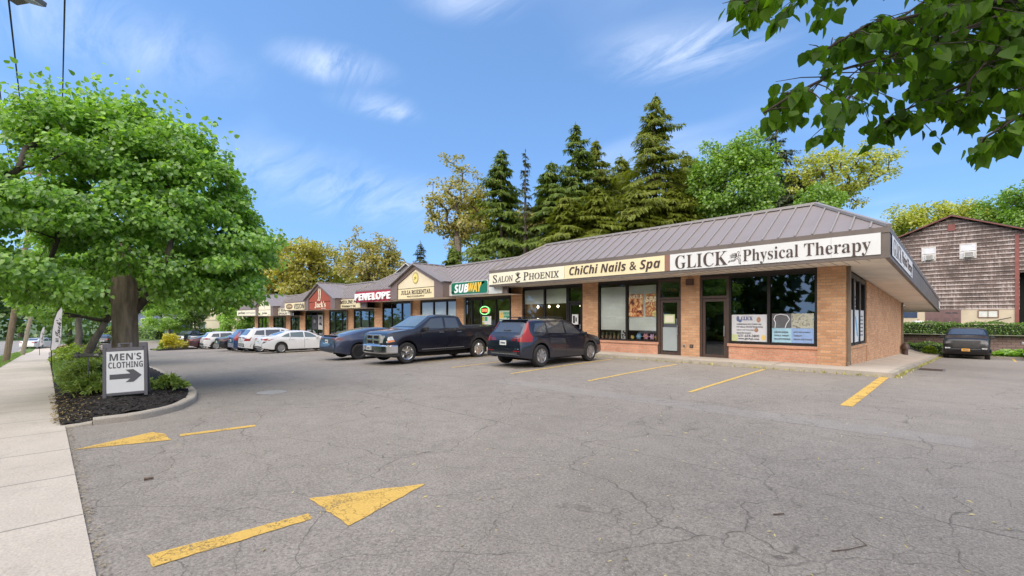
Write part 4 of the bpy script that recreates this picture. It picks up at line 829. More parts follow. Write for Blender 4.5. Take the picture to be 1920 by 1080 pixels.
for k, x in enumerate((-12.35, -12.14, -11.93, -11.72, -11.5)):
    z0 = base(x) + .12 + .69
    t = thing('potted_plant', ('leftmost', 'second', 'middle', 'fourth', 'rightmost')[k] + ' of five little tufted pots on the nail shop sill', 'plant', (x, WY + .22, z0), group='little pots on the sill')
    MB().lathe([(.05, 0), (.07, .14), (.075, .15), (.055, .15)], 10).build('pot', mat('terracotta', (.42, .28, .18), .8), t, smooth=True)
    mb = MB()
    for q in range(26): a = q * 2.4; mb.bar((0, 0, .14), (.07 * math.cos(a) * rnd.random(), .07 * math.sin(a) * rnd.random(), .2 + .1 * rnd.random()), .012, .004)
    mb.build('tuft', mat('tuft_green', (.22, .30, .14), .8), t)
t = thing('spotted_vase', 'white box vase with black cow spots on the sill', 'vase', (-11.17, WY + .22, base(-11.) + .81)); MB().box(-.16, .16, -.07, .07, 0, .4).build('body', M_WHITE, t, bevel=.01)
mb = MB()
for q in range(12): a, b2 = rnd.uniform(-.11, .11), rnd.uniform(.06, .36); mb.prism(ell(a, b2, rnd.uniform(.02, .045), rnd.uniform(.02, .05), 9), (0, -.0705, 0), EX, EZ, (0, -.003, 0))
mb.build('spots', M_INK, t)
t = thing('front_desk', 'brown reception desk with a pale monitor behind the dark glass door', 'desk', (-7.2, 20.2, .12)); MB().box(-.9, .9, 0, .6, 0, 1.05).box(-.95, .95, -.05, .65, 1.05, 1.1).build('counter', mat('desk_wood', (.16, .08, .04), .6, var=.2), t); MB().box(-.05, .35, .1, .13, 1.2, 1.48).build('monitor', emat('screen_glow', (.4, .55, .8), .8), t)
for k in range(2):
    t = thing('cardboard_box', ('lower' if k == 0 else 'upper') + ' cardboard box stacked behind the dark glass door', 'box', (-7.1, 19.6, .12 + k * .42), group='cardboard boxes behind the door'); MB().box(-.3, .3, 0, .4, 0, .41).build('carton', mat('cardboard', (.30, .17, .08), .8), t); MB().box(-.03, .03, -.003, 0, 0, .41).build('tape', mat('tape', (.4, .28, .16), .4), t)
# clothes and mannequin behind the glass
def skin_mesh(name, nodes, edges, m, parent, sub=2, root=0):
    me = bpy.data.meshes.new(name); me.from_pydata([n[:3] for n in nodes], edges, []); o = link(name, me, m, parent)
    me.attributes  # skin data layer
    md = o.modifiers.new('skin', 'SKIN'); md.use_smooth_shade = True
    bpy.context.view_layer.objects.active = o
    if not me.skin_vertices: 
        bm = bmesh.new(); bm.from_mesh(me); bm.verts.layers.skin.verify(); bm.to_mesh(me); bm.free()
    for i, n in enumerate(nodes):
        r = n[3]; me.skin_vertices[0].data[i].radius = (r, r) if not hasattr(r, '__len__') else r
        me.skin_vertices[0].data[i].use_root = i == root
    s = o.modifiers.new('subdivision', 'SUBSURF'); s.levels = s.render_levels = sub
    dg = bpy.context.evaluated_depsgraph_get(); m2 = bpy.data.meshes.new_from_object(o.evaluated_get(dg)); o.modifiers.clear(); o.data = m2; bpy.data.meshes.remove(me)
    return o
t = thing('mannequin', 'standing shop mannequin in a blue jacket and grey trousers behind the menswear glass', 'mannequin', (-42.0, 18.9, 0.02), R(-10))
MB().lathe([(.4, -.75), (.4, -.06), (.42, -.05), (.42, 0)], 20).build('plinth', mat('plinth_grey', (.4, .4, .4), .6), t)
skin_mesh('body', [(0, 0, .95, .12), (0, 0, 1.15, .13), (0, 0, 1.38, .14), (0, .01, 1.5, .055), (0, 0, 1.6, .085), (0, -.01, 1.72, .08), (.09, 0, .88, .085), (.1, .01, .5, .06), (.1, .03, .1, .045), (.1, -.1, .03, .035), (-.09, 0, .88, .085), (-.1, .01, .5, .06), (-.1, .03, .1, .045), (-.1, -.1, .03, .035), (.19, 0, 1.41, .06), (.24, .02, 1.15, .045), (.23, -.05, .92, .035), (.23, -.08, .82, .03), (-.19, 0, 1.41, .06), (-.25, .02, 1.15, .045), (-.22, -.12, .98, .035), (-.15, -.2, .98, .03)],
    [(0, 1), (1, 2), (2, 3), (3, 4), (4, 5), (0, 6), (6, 7), (7, 8), (8, 9), (0, 10), (10, 11), (11, 12), (12, 13), (2, 14), (14, 15), (15, 16), (16, 17), (2, 18), (18, 19), (19, 20), (20, 21)], mat('mannequin_skin', (.42, .28, .2), .5), t)
skin_mesh('jacket', [(0, 0, .9, .16), (0, 0, 1.15, .16), (0, 0, 1.39, .165), (.2, 0, 1.41, .08), (.25, .02, 1.15, .065), (.24, -.05, .96, .055), (-.2, 0, 1.41, .08), (-.26, .02, 1.15, .065), (-.23, -.11, 1.0, .055)], [(0, 1), (1, 2), (2, 3), (3, 4), (4, 5), (2, 6), (6, 7), (7, 8)], mat('jacket_blue', (.10, .14, .24), .8), t)
skin_mesh('trousers', [(0, 0, .95, .14), (.1, 0, .86, .11), (.105, .01, .5, .085), (.1, .02, .12, .07), (-.1, 0, .86, .11), (-.105, .01, .5, .085), (-.1, .02, .12, .07)], [(0, 1), (1, 2), (2, 3), (0, 4), (4, 5), (5, 6)], mat('trouser_grey', (.16, .17, .2), .8), t)
for k, (x, c, nm) in enumerate(((-31.35, (.45, .40, .30), 'cream'), (-30.75, (.04, .06, .14), 'navy'), (-30.25, (.25, .27, .2), 'olive'))):
    t = thing('dress_form', nm + ' dress on a stand behind the PENELOPE window', 'dress form', (x, 18.9, base(x) + .12), group='dresses in the clothes shop window')
    MB().lathe([(.16, .55), (.20, .8), (.13, 1.15), (.18, 1.4), (.17, 1.5), (.05, 1.56), (.04, 1.62)], 16, Matrix.Diagonal((1, .65, 1))).build('dress', mat('dress_' + nm, c, .85, var=.2, vs=8), t, smooth=True); MB().tube([(0, 0, .03), (0, 0, .6)], .015, 6).lathe([(.2, 0), (.2, .03), (.02, .04)], 14).build('stand', M_INK, t)
t = thing('display_cabinet', 'low brown shelf unit with goods behind the PENELOPE glass', 'cabinet', (-32.4, 18.9, base(-32.) + .12)); MB().box(-.6, .6, 0, .35, 0, .08).box(-.6, .6, 0, .35, .5, .55).box(-.6, .6, 0, .35, .95, 1.0).box(-.6, -.55, .001, .349, .08, .95).box(.55, .6, .001, .349, .08, .95).build('shelves', mat('shelf_wood', (.32, .22, .12), .6), t); MB().box(-.4, -.1, .05, .25, 1., 1.2).box(.1, .4, .05, .25, .55, .72).build('goods', M_CREAM2, t)
# ---------------------------------------------------------------- vehicles
def paint(name, col, metal=.25, rough=.32, coat=1.):
    return mat(name, col, rough, metal, coat, var=.06, vs=1.5)
M_CGLASS = mat('car_glass', (.050, .056, .064), .04, 0, .7, var=0, spec=.8)
M_CGLASS2 = mat('pale_car_glass', (.10, .13, .13), .05, 0, .8, var=0, spec=.9)
M_TYRE = mat('tyre_rubber', (.022, .021, .021), .85, var=.3, vs=12)
M_PLASTIC = mat('black_plastic', (.025, .025, .026), .6, var=.15, vs=5)
M_UNDER = mat('underbody', (.008, .008, .008), .95, var=0)
M_CHROME = mat('chrome', (.75, .75, .76), .12, 1., var=.03)
M_ALLOY = mat('alloy', (.40, .40, .41), .3, .85, var=.05)
M_RED = mat('tail_lamp_red', (.27, .004, .004), .35, 0, .25, var=.15, vs=20)
M_DKRED = mat('dark_tail_lamp', (.12, .006, .01), .2, 0, 1., var=.15, vs=20)
M_LAMP = mat('headlamp_clear', (.55, .56, .55), .12, .3, 1., var=.3, vs=14)
M_AMBER = mat('amber_lens', (.75, .22, .02), .25, 0, 1., var=.1)
M_PLATE = mat('licence_plate', (.62, .64, .62), .5, var=.25, vs=30); M_PLATEY = mat('orange_licence_plate', (.75, .36, .04), .5, var=.2, vs=30)
def smooth1(a, k):
    if k < 1: return a
    w = np.hanning(2 * k + 3)[1:-1]; w /= w.sum(); p = np.pad(a, k, mode='edge'); return np.convolve(p, w, 'valid')
def car(name, label, cat, spec, x, y, rz, pm, group=None, z=None, rim=M_ALLOY, spokes=5, tail=M_RED, glass=M_CGLASS, plate=M_PLATE, clad=False, seams=True, tilt=0., detail=True):
    s = spec; wb, W, RR = s['wb'], s['W'] / 2, s['R']; ur, uf = s['top'][0][0], s['top'][-1][0]
    t = thing(name, label, cat, (x, y, gz(x, y) if z is None else z), rz, group)
    if tilt: t.rotation_euler = (0, 0, 0); t.rotation_euler = (Matrix.Rotation(rz, 3, 'Z') @ Matrix.Rotation(tilt, 3, 'Y')).to_euler()
    Ra = RR + .055; us = set(np.round(np.linspace(ur, uf, 76), 4))
    for ua in (-wb / 2, wb / 2):
        us = {u for u in us if abs(u - ua) > Ra + .03}; us |= {round(ua + Ra * math.cos(R(a)), 4) for a in range(0, 181, 12)} | {ua - Ra - .012, ua + Ra + .012}
    us |= {round(p[0], 4) for p in s['top']}
    us = np.array(sorted(u for u in us if ur <= u <= uf))
    I = lambda key, u: np.interp(u, [p[0] for p in s[key]], [p[1] for p in s[key]])
    fine = np.linspace(ur, uf, 400); k = s.get('smooth', 7)
    top = np.interp(us, fine, smooth1(I('top', fine), k)); belt = np.interp(us, fine, smooth1(I('belt', fine), 14)); sill = np.interp(us, fine, smooth1(I('sill', fine), 8))
    top[0], top[-1] = s['top'][0][1], s['top'][-1][1]; tum = s.get('tum', .34)
    e = s.get('round', 2.6); q = np.abs((us - (ur + uf) / 2) / ((uf - ur) / 2)); wid = W * (1 - s.get('taper', .13) * q ** (2 * e))
    if 'bed' in s: pass
    V = []; F = []; nr = 10
    for i, u in enumerate(us):
        zb = sill[i]
        for ua in (-wb / 2, wb / 2):
            d = Ra * Ra - (u - ua) ** 2
            if d >= -1e-6: zb = max(zb, RR + math.sqrt(max(0, d)))
        zt = top[i]; zs = min(belt[i], zt - .03); zb = min(zb, zs - .06); w = wid[i]; h = zt - zs
        tb = tum * max(0, h - .09)
        re = w - .055 - tb
        pts = [(w - .07, zb), (w - .012, zb + .025), (w, zb + .42 * (zs - zb)), (w - .012, zs - .18 * (zs - zb)), (w - .035, zs), (w - .045 - tb * .5, zs + h * .5), (re, zt - .06 * min(1, h / .25)), (re * .82 , zt - .016), (re * .45, zt - .003), (0, zt)]
        for yy, zz in pts: V.append((u, yy, zz))
        for yy, zz in pts[:-1]: V.append((u, -yy, zz))
    m = 2 * nr - 1
    L = lambda i, j: i * m + j; Rr = lambda i, j: i * m + (nr - 1 if j == nr - 1 else nr + j)
    for i in range(len(us) - 1):
        for j in range(nr - 1):
            F.append((L(i, j), L(i + 1, j), L(i + 1, j + 1), L(i, j + 1))[::-1]); F.append((Rr(i, j), Rr(i + 1, j), Rr(i + 1, j + 1), Rr(i, j + 1)))
    for i, rev in ((0, False), (len(us) - 1, True)):
        f = [L(i, j) for j in range(nr)] + [Rr(i, j) for j in range(nr - 2, -1, -1)]; F.append(tuple(f if not rev else f[::-1]))
    mb = MB(); mb.v = V; mb.f = F
    body = mb.build('body', pm, t, smooth=30)
    bv = BVHTree.FromPolygons([Vector(v) for v in V], F)
    def proj(kind, p, sd, eps):
        if kind == 'side': o, d = Vector((p[0], sd * 3, p[1])), Vector((0, -sd, 0))
        elif kind == 'rear': o, d = Vector((-9, p[0], p[1])), Vector((1, 0, 0))
        elif kind == 'front': o, d = Vector((9, p[0], p[1])), Vector((-1, 0, 0))
        else: o, d = Vector((p[0], p[1], 6)), Vector((0, 0, -1))
        hit, nrm, *_ = bv.ray_cast(o, d)
        return None if hit is None else hit - d * eps * .6 + (nrm if nrm.dot(d) < 0 else -nrm) * eps * .6
    def decal(nm, m_, kind, A, B=None, n=8, mm=4, eps=.007, sd=1, parent=None):
        """patch between chains A and B laid on the body"""
        def at(C, f):
            d = [0]
            for a, b in zip(C[:-1], C[1:]): d.append(d[-1] + math.dist(a, b))
            f *= d[-1]; return (np.interp(f, d, [c[0] for c in C]), np.interp(f, d, [c[1] for c in C]))
        if B is None: A, B = [A[0], A[1]], [A[3], A[2]]
        g = {}; b = MB()
        for i in range(n + 1):
            a_, b_ = at(A, i / n), at(B, i / n)
            for j in range(mm + 1):
                p = proj(kind, (a_[0] + (b_[0] - a_[0]) * j / mm, a_[1] + (b_[1] - a_[1]) * j / mm), sd, eps)
                if p is not None: g[i, j] = len(b.v); b.v.append(tuple(p))
        for i in range(n):
            for j in range(mm):
                kk = [(i, j), (i + 1, j), (i + 1, j + 1), (i, j + 1)]
                if all(q in g for q in kk):
                    pp = [Vector(b.v[g[q]]) for q in kk]
                    if max((pp[0] - pp[1]).length, (pp[1] - pp[2]).length) < .8: b.f.append(tuple(g[q] for q in kk))
        return b.build(nm, m_, parent or t, smooth='all') if b.f else None
    # cabin glass
    for w in s['win']:
        for sd in (1, -1): decal('side_window', glass, 'side', w, sd=sd)
    decal('windshield', s.get('wsglass', glass), 'front', s['ws'], n=12, mm=5); 
    if 'rw' in s: decal('rear_window', M_CGLASS, 'rear', s['rw'], n=12, mm=5)
    # running gear
    mb = MB().box(ur + .25, uf - .25, -W + .28, W - .28, RR * .55, min(.75, RR * 2)); 
    for ua in (-wb / 2, wb / 2): mb.box(ua - Ra, ua + Ra, -W + .06, -W + .27, RR * 1.0, RR * 2 + .0).box(ua - Ra, ua + Ra, W - .27, W - .06, RR * 1.0, RR * 2)
    mb2 = MB().box(ur + .6, uf - .5, -W + .27, W - .27, RR * .55, .8)
    mb2.build('underbody', M_UNDER, t)
    TP = [(RR * .6, .0), (RR * .62, .085), (RR * .66, .112), (RR * .9, .12), (RR * .98, .09), (RR, .04), (RR, -.04), (RR * .98, -.09), (RR * .9, -.12), (RR * .6, -.1)]
    for ua in (-wb / 2, wb / 2):
        for sd in (1, -1):
            wt = thing('wheel', None, None); wt.parent = t; wt.location = (ua, sd * (W - .135), RR); wt.rotation_euler = (R(-90 * sd), 0, 0)
            MB().lathe(TP, 26).build('tyre', M_TYRE, wt, smooth=40)
            rm = MB().lathe([(RR * .58, .06), (RR * .62, .105), (RR * .65, .112), (RR * .66, .095), (RR * .6, .05)], 26); r0 = RR * .6
            rm.lathe([(RR * .14, .03), (RR * .14, .095), (RR * .09, .1), (.01, .1)], 12)
            for q in range(spokes):
                a = 2 * math.pi * q / spokes; c, sn = math.cos(a), math.sin(a); ww = RR * (.62 if spokes < 6 else .42 if spokes < 9 else .17) / 2; wi = ww * .62
                pts = [(RR * .1, -wi, .085), (RR * .1, wi, .085), (r0, ww, .095), (r0, -ww, .095), (RR * .1, -wi, .05), (RR * .1, wi, .05), (r0, ww, .06), (r0, -ww, .06)]
                rm.add([(px * c - py * sn, px * sn + py * c, pz) for px, py, pz in pts], [(0, 3, 2, 1), (4, 5, 6, 7), (0, 1, 5, 4), (1, 2, 6, 5), (2, 3, 7, 6), (3, 0, 4, 7)])
            rm.build('rim', rim, wt)
            MB().lathe([(RR * .58, .02), (RR * .58, .035)], 20).build('brake_disc', M_UNDER, wt)
    # mirrors, handles, seams
    mu, mz = s['mir']
    for sd in (1, -1):
        hb = proj('side', (mu, mz), sd, 0); y0 = abs(hb.y) if hb else W
        MB().obox((mu - .02, sd * (y0 + .13), mz + .02), (.13, .2, .14)).obox((mu + .02, sd * (y0 + .03), mz - .03), (.07, .1, .04)).build('mirror', s.get('mirm', pm), t, bevel=.025)
        if detail:
            for hu, hz in s.get('han', []):
                hp = proj('side', (hu, hz), sd, 0)
                if hp: MB().obox((hu, sd * (abs(hp.y) + .022), hz), (.2, .025, .03)).obox((hu - .08, sd * (abs(hp.y) + .008), hz), (.02, .02, .03)).obox((hu + .08, sd * (abs(hp.y) + .008), hz), (.02, .02, .03)).build('door_handle', s.get('hanm', pm), t, bevel=.008)
            if seams:
                for C in s.get('seam', []):
                    decal('door_seam', M_UNDER, 'side', [(a[0] - .007, a[1]) for a in C], [(a[0] + .007, a[1]) for a in C], n=10, mm=1, eps=.004, sd=sd)
    def both(nm, m_, kind, quad, **kw):
        for sd in (1, -1):
            if kind == 'side': decal(nm, m_, kind, quad, sd=sd, **kw)
            else: decal(nm, m_, kind, [(sd * p[0], p[1]) for p in quad], **kw)
    if clad:
        for sd in (1, -1):
            for ua in (-wb / 2, wb / 2):
                C = lambda r: [(ua + r * math.cos(R(a)), RR + r * math.sin(R(a))) for a in range(-20, 201, 11)]
                decal('arch_cladding', M_PLASTIC, 'side', C(Ra + .004), C(Ra + .08), n=22, mm=1, sd=sd)
            decal('sill_cladding', M_PLASTIC, 'side', [(-wb / 2 + Ra, .27), (wb / 2 - Ra, .27), (wb / 2 - Ra, .42), (-wb / 2 + Ra, .42)], sd=sd)
        decal('bumper_cladding', M_PLASTIC, 'rear', [(-W + .05, .34), (W - .05, .34), (W - .02, .60), (-W + .02, .60)], n=14)
    return t, body, decal, both, proj
def plates(t, ur, zc, m, w=.31, front=None):
    mb = MB().box(ur - .022, ur - .004, -w / 2, w / 2, zc - .078, zc + .078) if front is None else MB().box(front + .004, front + .022, -w / 2, w / 2, zc - .078, zc + .078)
    p = mb.build('licence_plate', m, t, bevel=.006)
    f = ur - .024 if front is None else front + .0225
    MB().box(f, f + .0015, -w * .36, w * .36, zc - .03, zc + .028).build('plate_digits', mat('plate_ink', (.12, .14, .16), .6, var=.8, vs=40), p)
SUV = dict(wb=2.865, W=1.90, R=.375, mir=(.88, 1.06), smooth=6, tum=.36, taper=.15,
    top=[(-2.37, .62), (-2.355, .98), (-2.27, 1.10), (-2.06, 1.32), (-1.90, 1.56), (-1.86, 1.60), (-1.2, 1.64), (-.4, 1.66), (.12, 1.635), (.45, 1.56), (1.18, 1.14), (1.32, 1.09), (2.02, .99), (2.22, .88), (2.31, .66)],
    belt=[(-2.37, .92), (-1.9, 1.12), (-1.2, 1.11), (0, 1.05), (1.1, 1.01), (2.31, .78)], sill=[(-2.37, .36), (-1.9, .27), (1.9, .25), (2.31, .32)],
    win=[[(-1.78, 1.20), (-1.16, 1.16), (-1.13, 1.50), (-1.62, 1.47)], [(-1.08, 1.155), (-.13, 1.11), (-.13, 1.52), (-1.05, 1.51)], [(-.05, 1.11), (.86, 1.08), (.36, 1.44), (-.05, 1.52)]],
    ws=[(-.70, 1.20), (.70, 1.20), (.55, 1.56), (-.55, 1.56)], rw=[(-.64, 1.17), (.64, 1.17), (.56, 1.53), (-.56, 1.53)],
    han=[(-.95, .98), (.05, .95)], seam=[[(-.09, .30), (-.09, 1.08)], [(-1.02, .82), (-1.13, 1.14)], [(.95, .32), (1.0, .98)]])
g_lot = 'vehicles parked along the shops'
t, b, dc, both, pj = car('suv', 'dark navy SUV seen from behind with tall red tail lamps, parked by the salon', 'car', SUV, -11.3, 13.05, R(90.5), paint('navy_paint', (.006, .008, .019)), g_lot, spokes=9, z=.0)
both('tail_lamp', M_RED, 'rear', [(.66, .88), (.90, .86), (.90, 1.02), (.70, 1.04)]); both('tail_lamp', M_RED, 'rear', [(.79, 1.03), (.90, 1.02), (.705, 1.56), (.665, 1.56)], n=4, mm=10); both('tail_lamp', M_RED, 'side', [(-2.33, .90), (-2.16, .89), (-2.24, 1.03), (-2.3, 1.10)]); both('tail_lamp_inner', M_DKRED, 'rear', [(.34, .90), (.6, .89), (.6, .98), (.42, .98)])
plates(t, -2.365, .82, M_PLATE); dc('rear_skirt', M_PLASTIC, 'rear', [(-.8, .42), (.8, .42), (.86, .52), (-.86, .52)]); both('reflector', M_RED, 'rear', [(.48, .545), (.82, .545), (.82, .57), (.48, .57)], n=6, mm=1); dc('bumper_trim', M_CHROME, 'rear', [(-.84, .62), (.84, .62), (.84, .64), (-.84, .64)], n=12, mm=1, eps=.012); dc('skirt_trim', M_ALLOY, 'rear', [(-.6, .44), (.6, .44), (.5, .47), (-.5, .47)], n=10, mm=1, eps=.014)
text_me = text_mesh('VOLVO', 'sansb', .006); o = link('lettering', text_me, M_CHROME, t); text_me.materials.clear(); text_me.materials.append(M_CHROME); o.scale = (.085, .06, 1); o.rotation_euler = (R(90), 0, R(-90)); o.location = (-2.362, .19, 1.0)
MB().box(-1.98, -1.78, -.62, .62, 1.585, 1.615).build('spoiler', paint('navy_paint', (0, 0, 0)), t, bevel=.01); MB().obox((-2.16, 0, 1.235), (.03, .34, .03), Matrix.Rotation(R(40), 3, 'Y')).build('rear_wiper', M_PLASTIC, t)
for sd in (1, -1): MB().tube([(-1.6, sd * .60, 1.655), (-1.4, sd * .62, 1.685), (-.2, sd * .62, 1.70), (.1, sd * .60, 1.655)], .016, 6).build('roof_rail', M_PLASTIC, t)
MB().prism([(0, 0), (.22, 0), (.05, .075), (0, .08)], (-1.62, -.015, 1.62), (1, 0, 0), (0, 0, 1), (0, .03, 0)).build('aerial_fin', paint('navy_paint', (0, 0, 0)), t)
# ---- pickup, nose towards the camera
PICK = dict(wb=3.57, W=2.02, R=.405, mir=(1.02, 1.30), smooth=3, tum=.30, taper=.07, round=5, mirm=M_PLASTIC, hanm=M_CHROME, wsglass=M_CGLASS2,
    top=[(-3.05, 1.30), (-3.02, 1.43), (-2.9, 1.44), (-1.08, 1.40), (-1.02, 1.40), (-.98, 1.42), (-.80, 1.84), (-.72, 1.87), (-.2, 1.90), (.35, 1.885), (.62, 1.845), (1.42, 1.37), (1.55, 1.34), (2.35, 1.24), (2.55, 1.18), (2.64, 1.05), (2.66, .6)],
    belt=[(-3.05, 1.31), (-1.1, 1.31), (-.9, 1.28), (1.4, 1.25), (2.3, 1.12), (2.66, 1.0)], sill=[(-3.05, .62), (-2.3, .58), (-1., .42), (1., .40), (2.3, .55), (2.66, .56)],
    win=[[(-.72, 1.335), (-.02, 1.33), (-.02, 1.76), (-.62, 1.75)], [(.08, 1.33), (1.12, 1.33), (.62, 1.72), (.08, 1.76)]], ws=[(-.80, 1.41), (.80, 1.41), (.66, 1.82), (-.66, 1.82)], rw=[(-.7, 1.48), (.7, 1.48), (.62, 1.78), (-.62, 1.78)],
    han=[(.2, 1.17), (-.7, 1.18)], seam=[[(.03, .46), (.03, 1.3)], [(-.86, .5), (-.86, 1.3)], [(1.12, .5), (1.2, 1.26)]])
PB = paint('black_blue_paint', (.007, .008, .017))
t, b, dc, both, pj = car('pickup_truck', 'black extended cab pickup truck with chrome grille and bumper, nose towards the lot', 'pickup truck', PICK, -16.25, 11.2, R(-90.5), PB, g_lot, rim=M_CHROME, spokes=6, z=-.08)
t['vehicle'] = 'pickup'; del t['vehicle']
fu = 2.66
gr = MB()
for y0, y1, z0, z1 in ((-.46, .46, 1.06, 1.12), (-.46, .46, .70, .76), (-.52, -.45, .70, 1.12), (.45, .52, .70, 1.12), (-.06, .06, .76, 1.06), (-.45, .45, .88, .95)): gr.box(fu - .04, fu + .06, y0, y1, z0, z1)
g = gr.build('grille', M_CHROME, t, bevel=.012); MB().box(fu - .02, fu + .02, -.46, .46, .74, 1.08).build('grille_mesh', M_UNDER, g)
MB().obox((fu + .062, 0, .915), (.012, .1, .1)).build('emblem', M_ALLOY, g, bevel=.01)
for sd in (1, -1):
    hl = MB().prism([(.54, .80), (.92, .78), (.98, .90), (.90, 1.05), (.54, 1.09)], (0, 0, 0), (0, sd, 0), (0, 0, 1), (.04, 0, 0)); 
    hl.v = [(fu + .015 - max(0, abs(p[1]) - .55) * .55 + p[0] * .7, p[1], p[2]) for p in hl.v]
    h = hl.build('headlight', M_LAMP, t)
    am = MB().prism([(.70, .79), (.93, .785), (.98, .89), (.74, .87)], (0, 0, 0), (0, sd, 0), (0, 0, 1), (.02, 0, 0)); am.v = [(fu + .045 - max(0, abs(p[1]) - .55) * .55 + p[0], p[1], p[2]) for p in am.v]; am.build('amber_lens', M_AMBER, h)
    both_ = dc('side_lamp', M_LAMP, 'side', [(2.33, .86), (2.64, .82), (2.64, 1.02), (2.42, 1.05)], sd=sd)
    dc('side_amber', M_AMBER, 'side', [(2.33, .86), (2.6, .82), (2.6, .9), (2.36, .92)], sd=sd, eps=.012)
def sweep(P, h, d, zc):
    b = MB(); V = []
    for i, p in enumerate(P):
        q, o = P[min(i + 1, len(P) - 1)], P[max(i - 1, 0)]; n = Vector((q[1] - o[1], -(q[0] - o[0]))).normalized()
        for du, dz in ((0, -h / 2 + .03), (.03, -h / 2), (d, -h / 2 + .05), (d, h / 2 - .04), (.03, h / 2), (0, h / 2 - .03)): V.append((p[0] + n.x * du, p[1] + n.y * du, zc + dz))
    b.v = V; k = 6
    b.f = [(i * k + j, i * k + (j + 1) % k, (i + 1) * k + (j + 1) % k, (i + 1) * k + j) for i in range(len(P) - 1) for j in range(k)] + [tuple(range(k)), tuple(reversed(range(len(b.v) - k, len(b.v))))]
    return b
P = [(2.25, -1.02), (2.5, -.98), (2.66, -.86), (2.75, -.5), (2.78, 0), (2.75, .5), (2.66, .86), (2.5, .98), (2.25, 1.02)]
bp_ = sweep(P, .33, .09, .56).build('front_bumper', M_CHROME, t, smooth=40); MB().box(2.80, 2.885, -.42, .30, .46, .52).build('bumper_slot', M_UNDER, bp_)
plates(t, 0, .60, M_PLATE, front=2.875); sweep([(p[0] - .1, p[1] * .97) for p in P], .14, .07, .34).build('air_dam', M_PLASTIC, t)
sweep([(-2.75, .98), (-3.02, .9), (-3.12, 0), (-3.02, -.9), (-2.75, -.98)], .2, .08, .6).build('rear_bumper', M_CHROME, t)
both('tail_lamp', M_RED, 'side', [(-3.04, .95), (-2.92, .95), (-2.92, 1.30), (-3.04, 1.30)]); dc('bed_liner', M_UNDER, 'top', [(-2.88, -.72), (-1.15, -.72), (-1.15, .72), (-2.88, .72)]); both('rub_strip', M_ALLOY, 'side', [(-.95, .52), (1.15, .50), (1.15, .53), (-.95, .55)], n=14, mm=1, eps=.01); both('cab_gap', M_UNDER, 'side', [(-1.06, .5), (-1.02, .5), (-1.02, 1.38), (-1.06, 1.38)], n=10, mm=1)
for sd in (1,):
    tm = text_mesh('HEMI', 'sansit', .004); tm.materials.clear(); o = link('badge', tm, M_CHROME, t); o.scale = (.11, .11, 1); o.rotation_euler = (R(90), 0, R(180)); o.location = (1.42, 1.012, 1.02)
both('antenna_base', M_PLASTIC, 'side', [(1.5, 1.2), (1.54, 1.2), (1.54, 1.22), (1.5, 1.22)])
# ---- fastback, sedan and the row beyond
FAST = dict(wb=2.96, W=1.96, R=.36, mir=(.85, 1.0), smooth=9, tum=.42, taper=.16,
    top=[(-2.57, .58), (-2.55, .96), (-2.48, 1.09), (-2.25, 1.10), (-1.5, 1.29), (-.8, 1.42), (-.2, 1.445), (.25, 1.40), (1.28, .98), (2.1, .82), (2.33, .68), (2.4, .5)],
    belt=[(-2.57, .9), (-1.8, 1.0), (0, .93), (1.2, .88), (2.4, .62)], sill=[(-2.57, .38), (-2, .24), (2, .22), (2.4, .28)],
    win=[[(-1.5, 1.04), (-.95, 1.02), (-.92, 1.27), (-1.25, 1.19)], [(-.9, 1.01), (-.02, .98), (-.02, 1.33), (-.86, 1.28)], [(.06, .98), (.95, .96), (.35, 1.27), (.06, 1.33)]],
    ws=[(-.68, 1.06), (.68, 1.06), (.54, 1.36), (-.54, 1.36)], rw=[(-.60, 1.14), (.60, 1.14), (.50, 1.36), (-.50, 1.36)], seam=[[(.02, .3), (.02, .96)], [(-1.0, .8), (-.9, 1.0)]])
t, b, dc, both, pj = car('fastback_car', 'blue grey fastback car with black wheels, partly behind the black pickup', 'car', FAST, -20.35, 10.95, R(90), paint('blue_grey_paint', (.055, .065, .11), .5), g_lot, rim=mat('black_alloy', (.05, .05, .055), .35, .6), spokes=7, z=-.21)
both('tail_lamp', M_DKRED, 'rear', [(.42, .93), (.88, .88), (.88, .99), (.46, 1.0)]); both('tail_lamp', M_DKRED, 'side', [(-2.5, .9), (-2.22, .93), (-2.3, 1.0), (-2.5, .99)]); plates(t, -2.556, .83, M_PLATE); dc('plate_surround', M_CHROME, 'rear', [(-.38, .70), (.38, .70), (.40, .74), (-.40, .74)], n=8, mm=1); dc('diffuser', M_PLASTIC, 'rear', [(-.75, .40), (.75, .40), (.8, .5), (-.8, .5)]); MB().box(-2.52, -2.35, -.7, .7, 1.085, 1.10).build('lip_spoiler', M_PLASTIC, t)
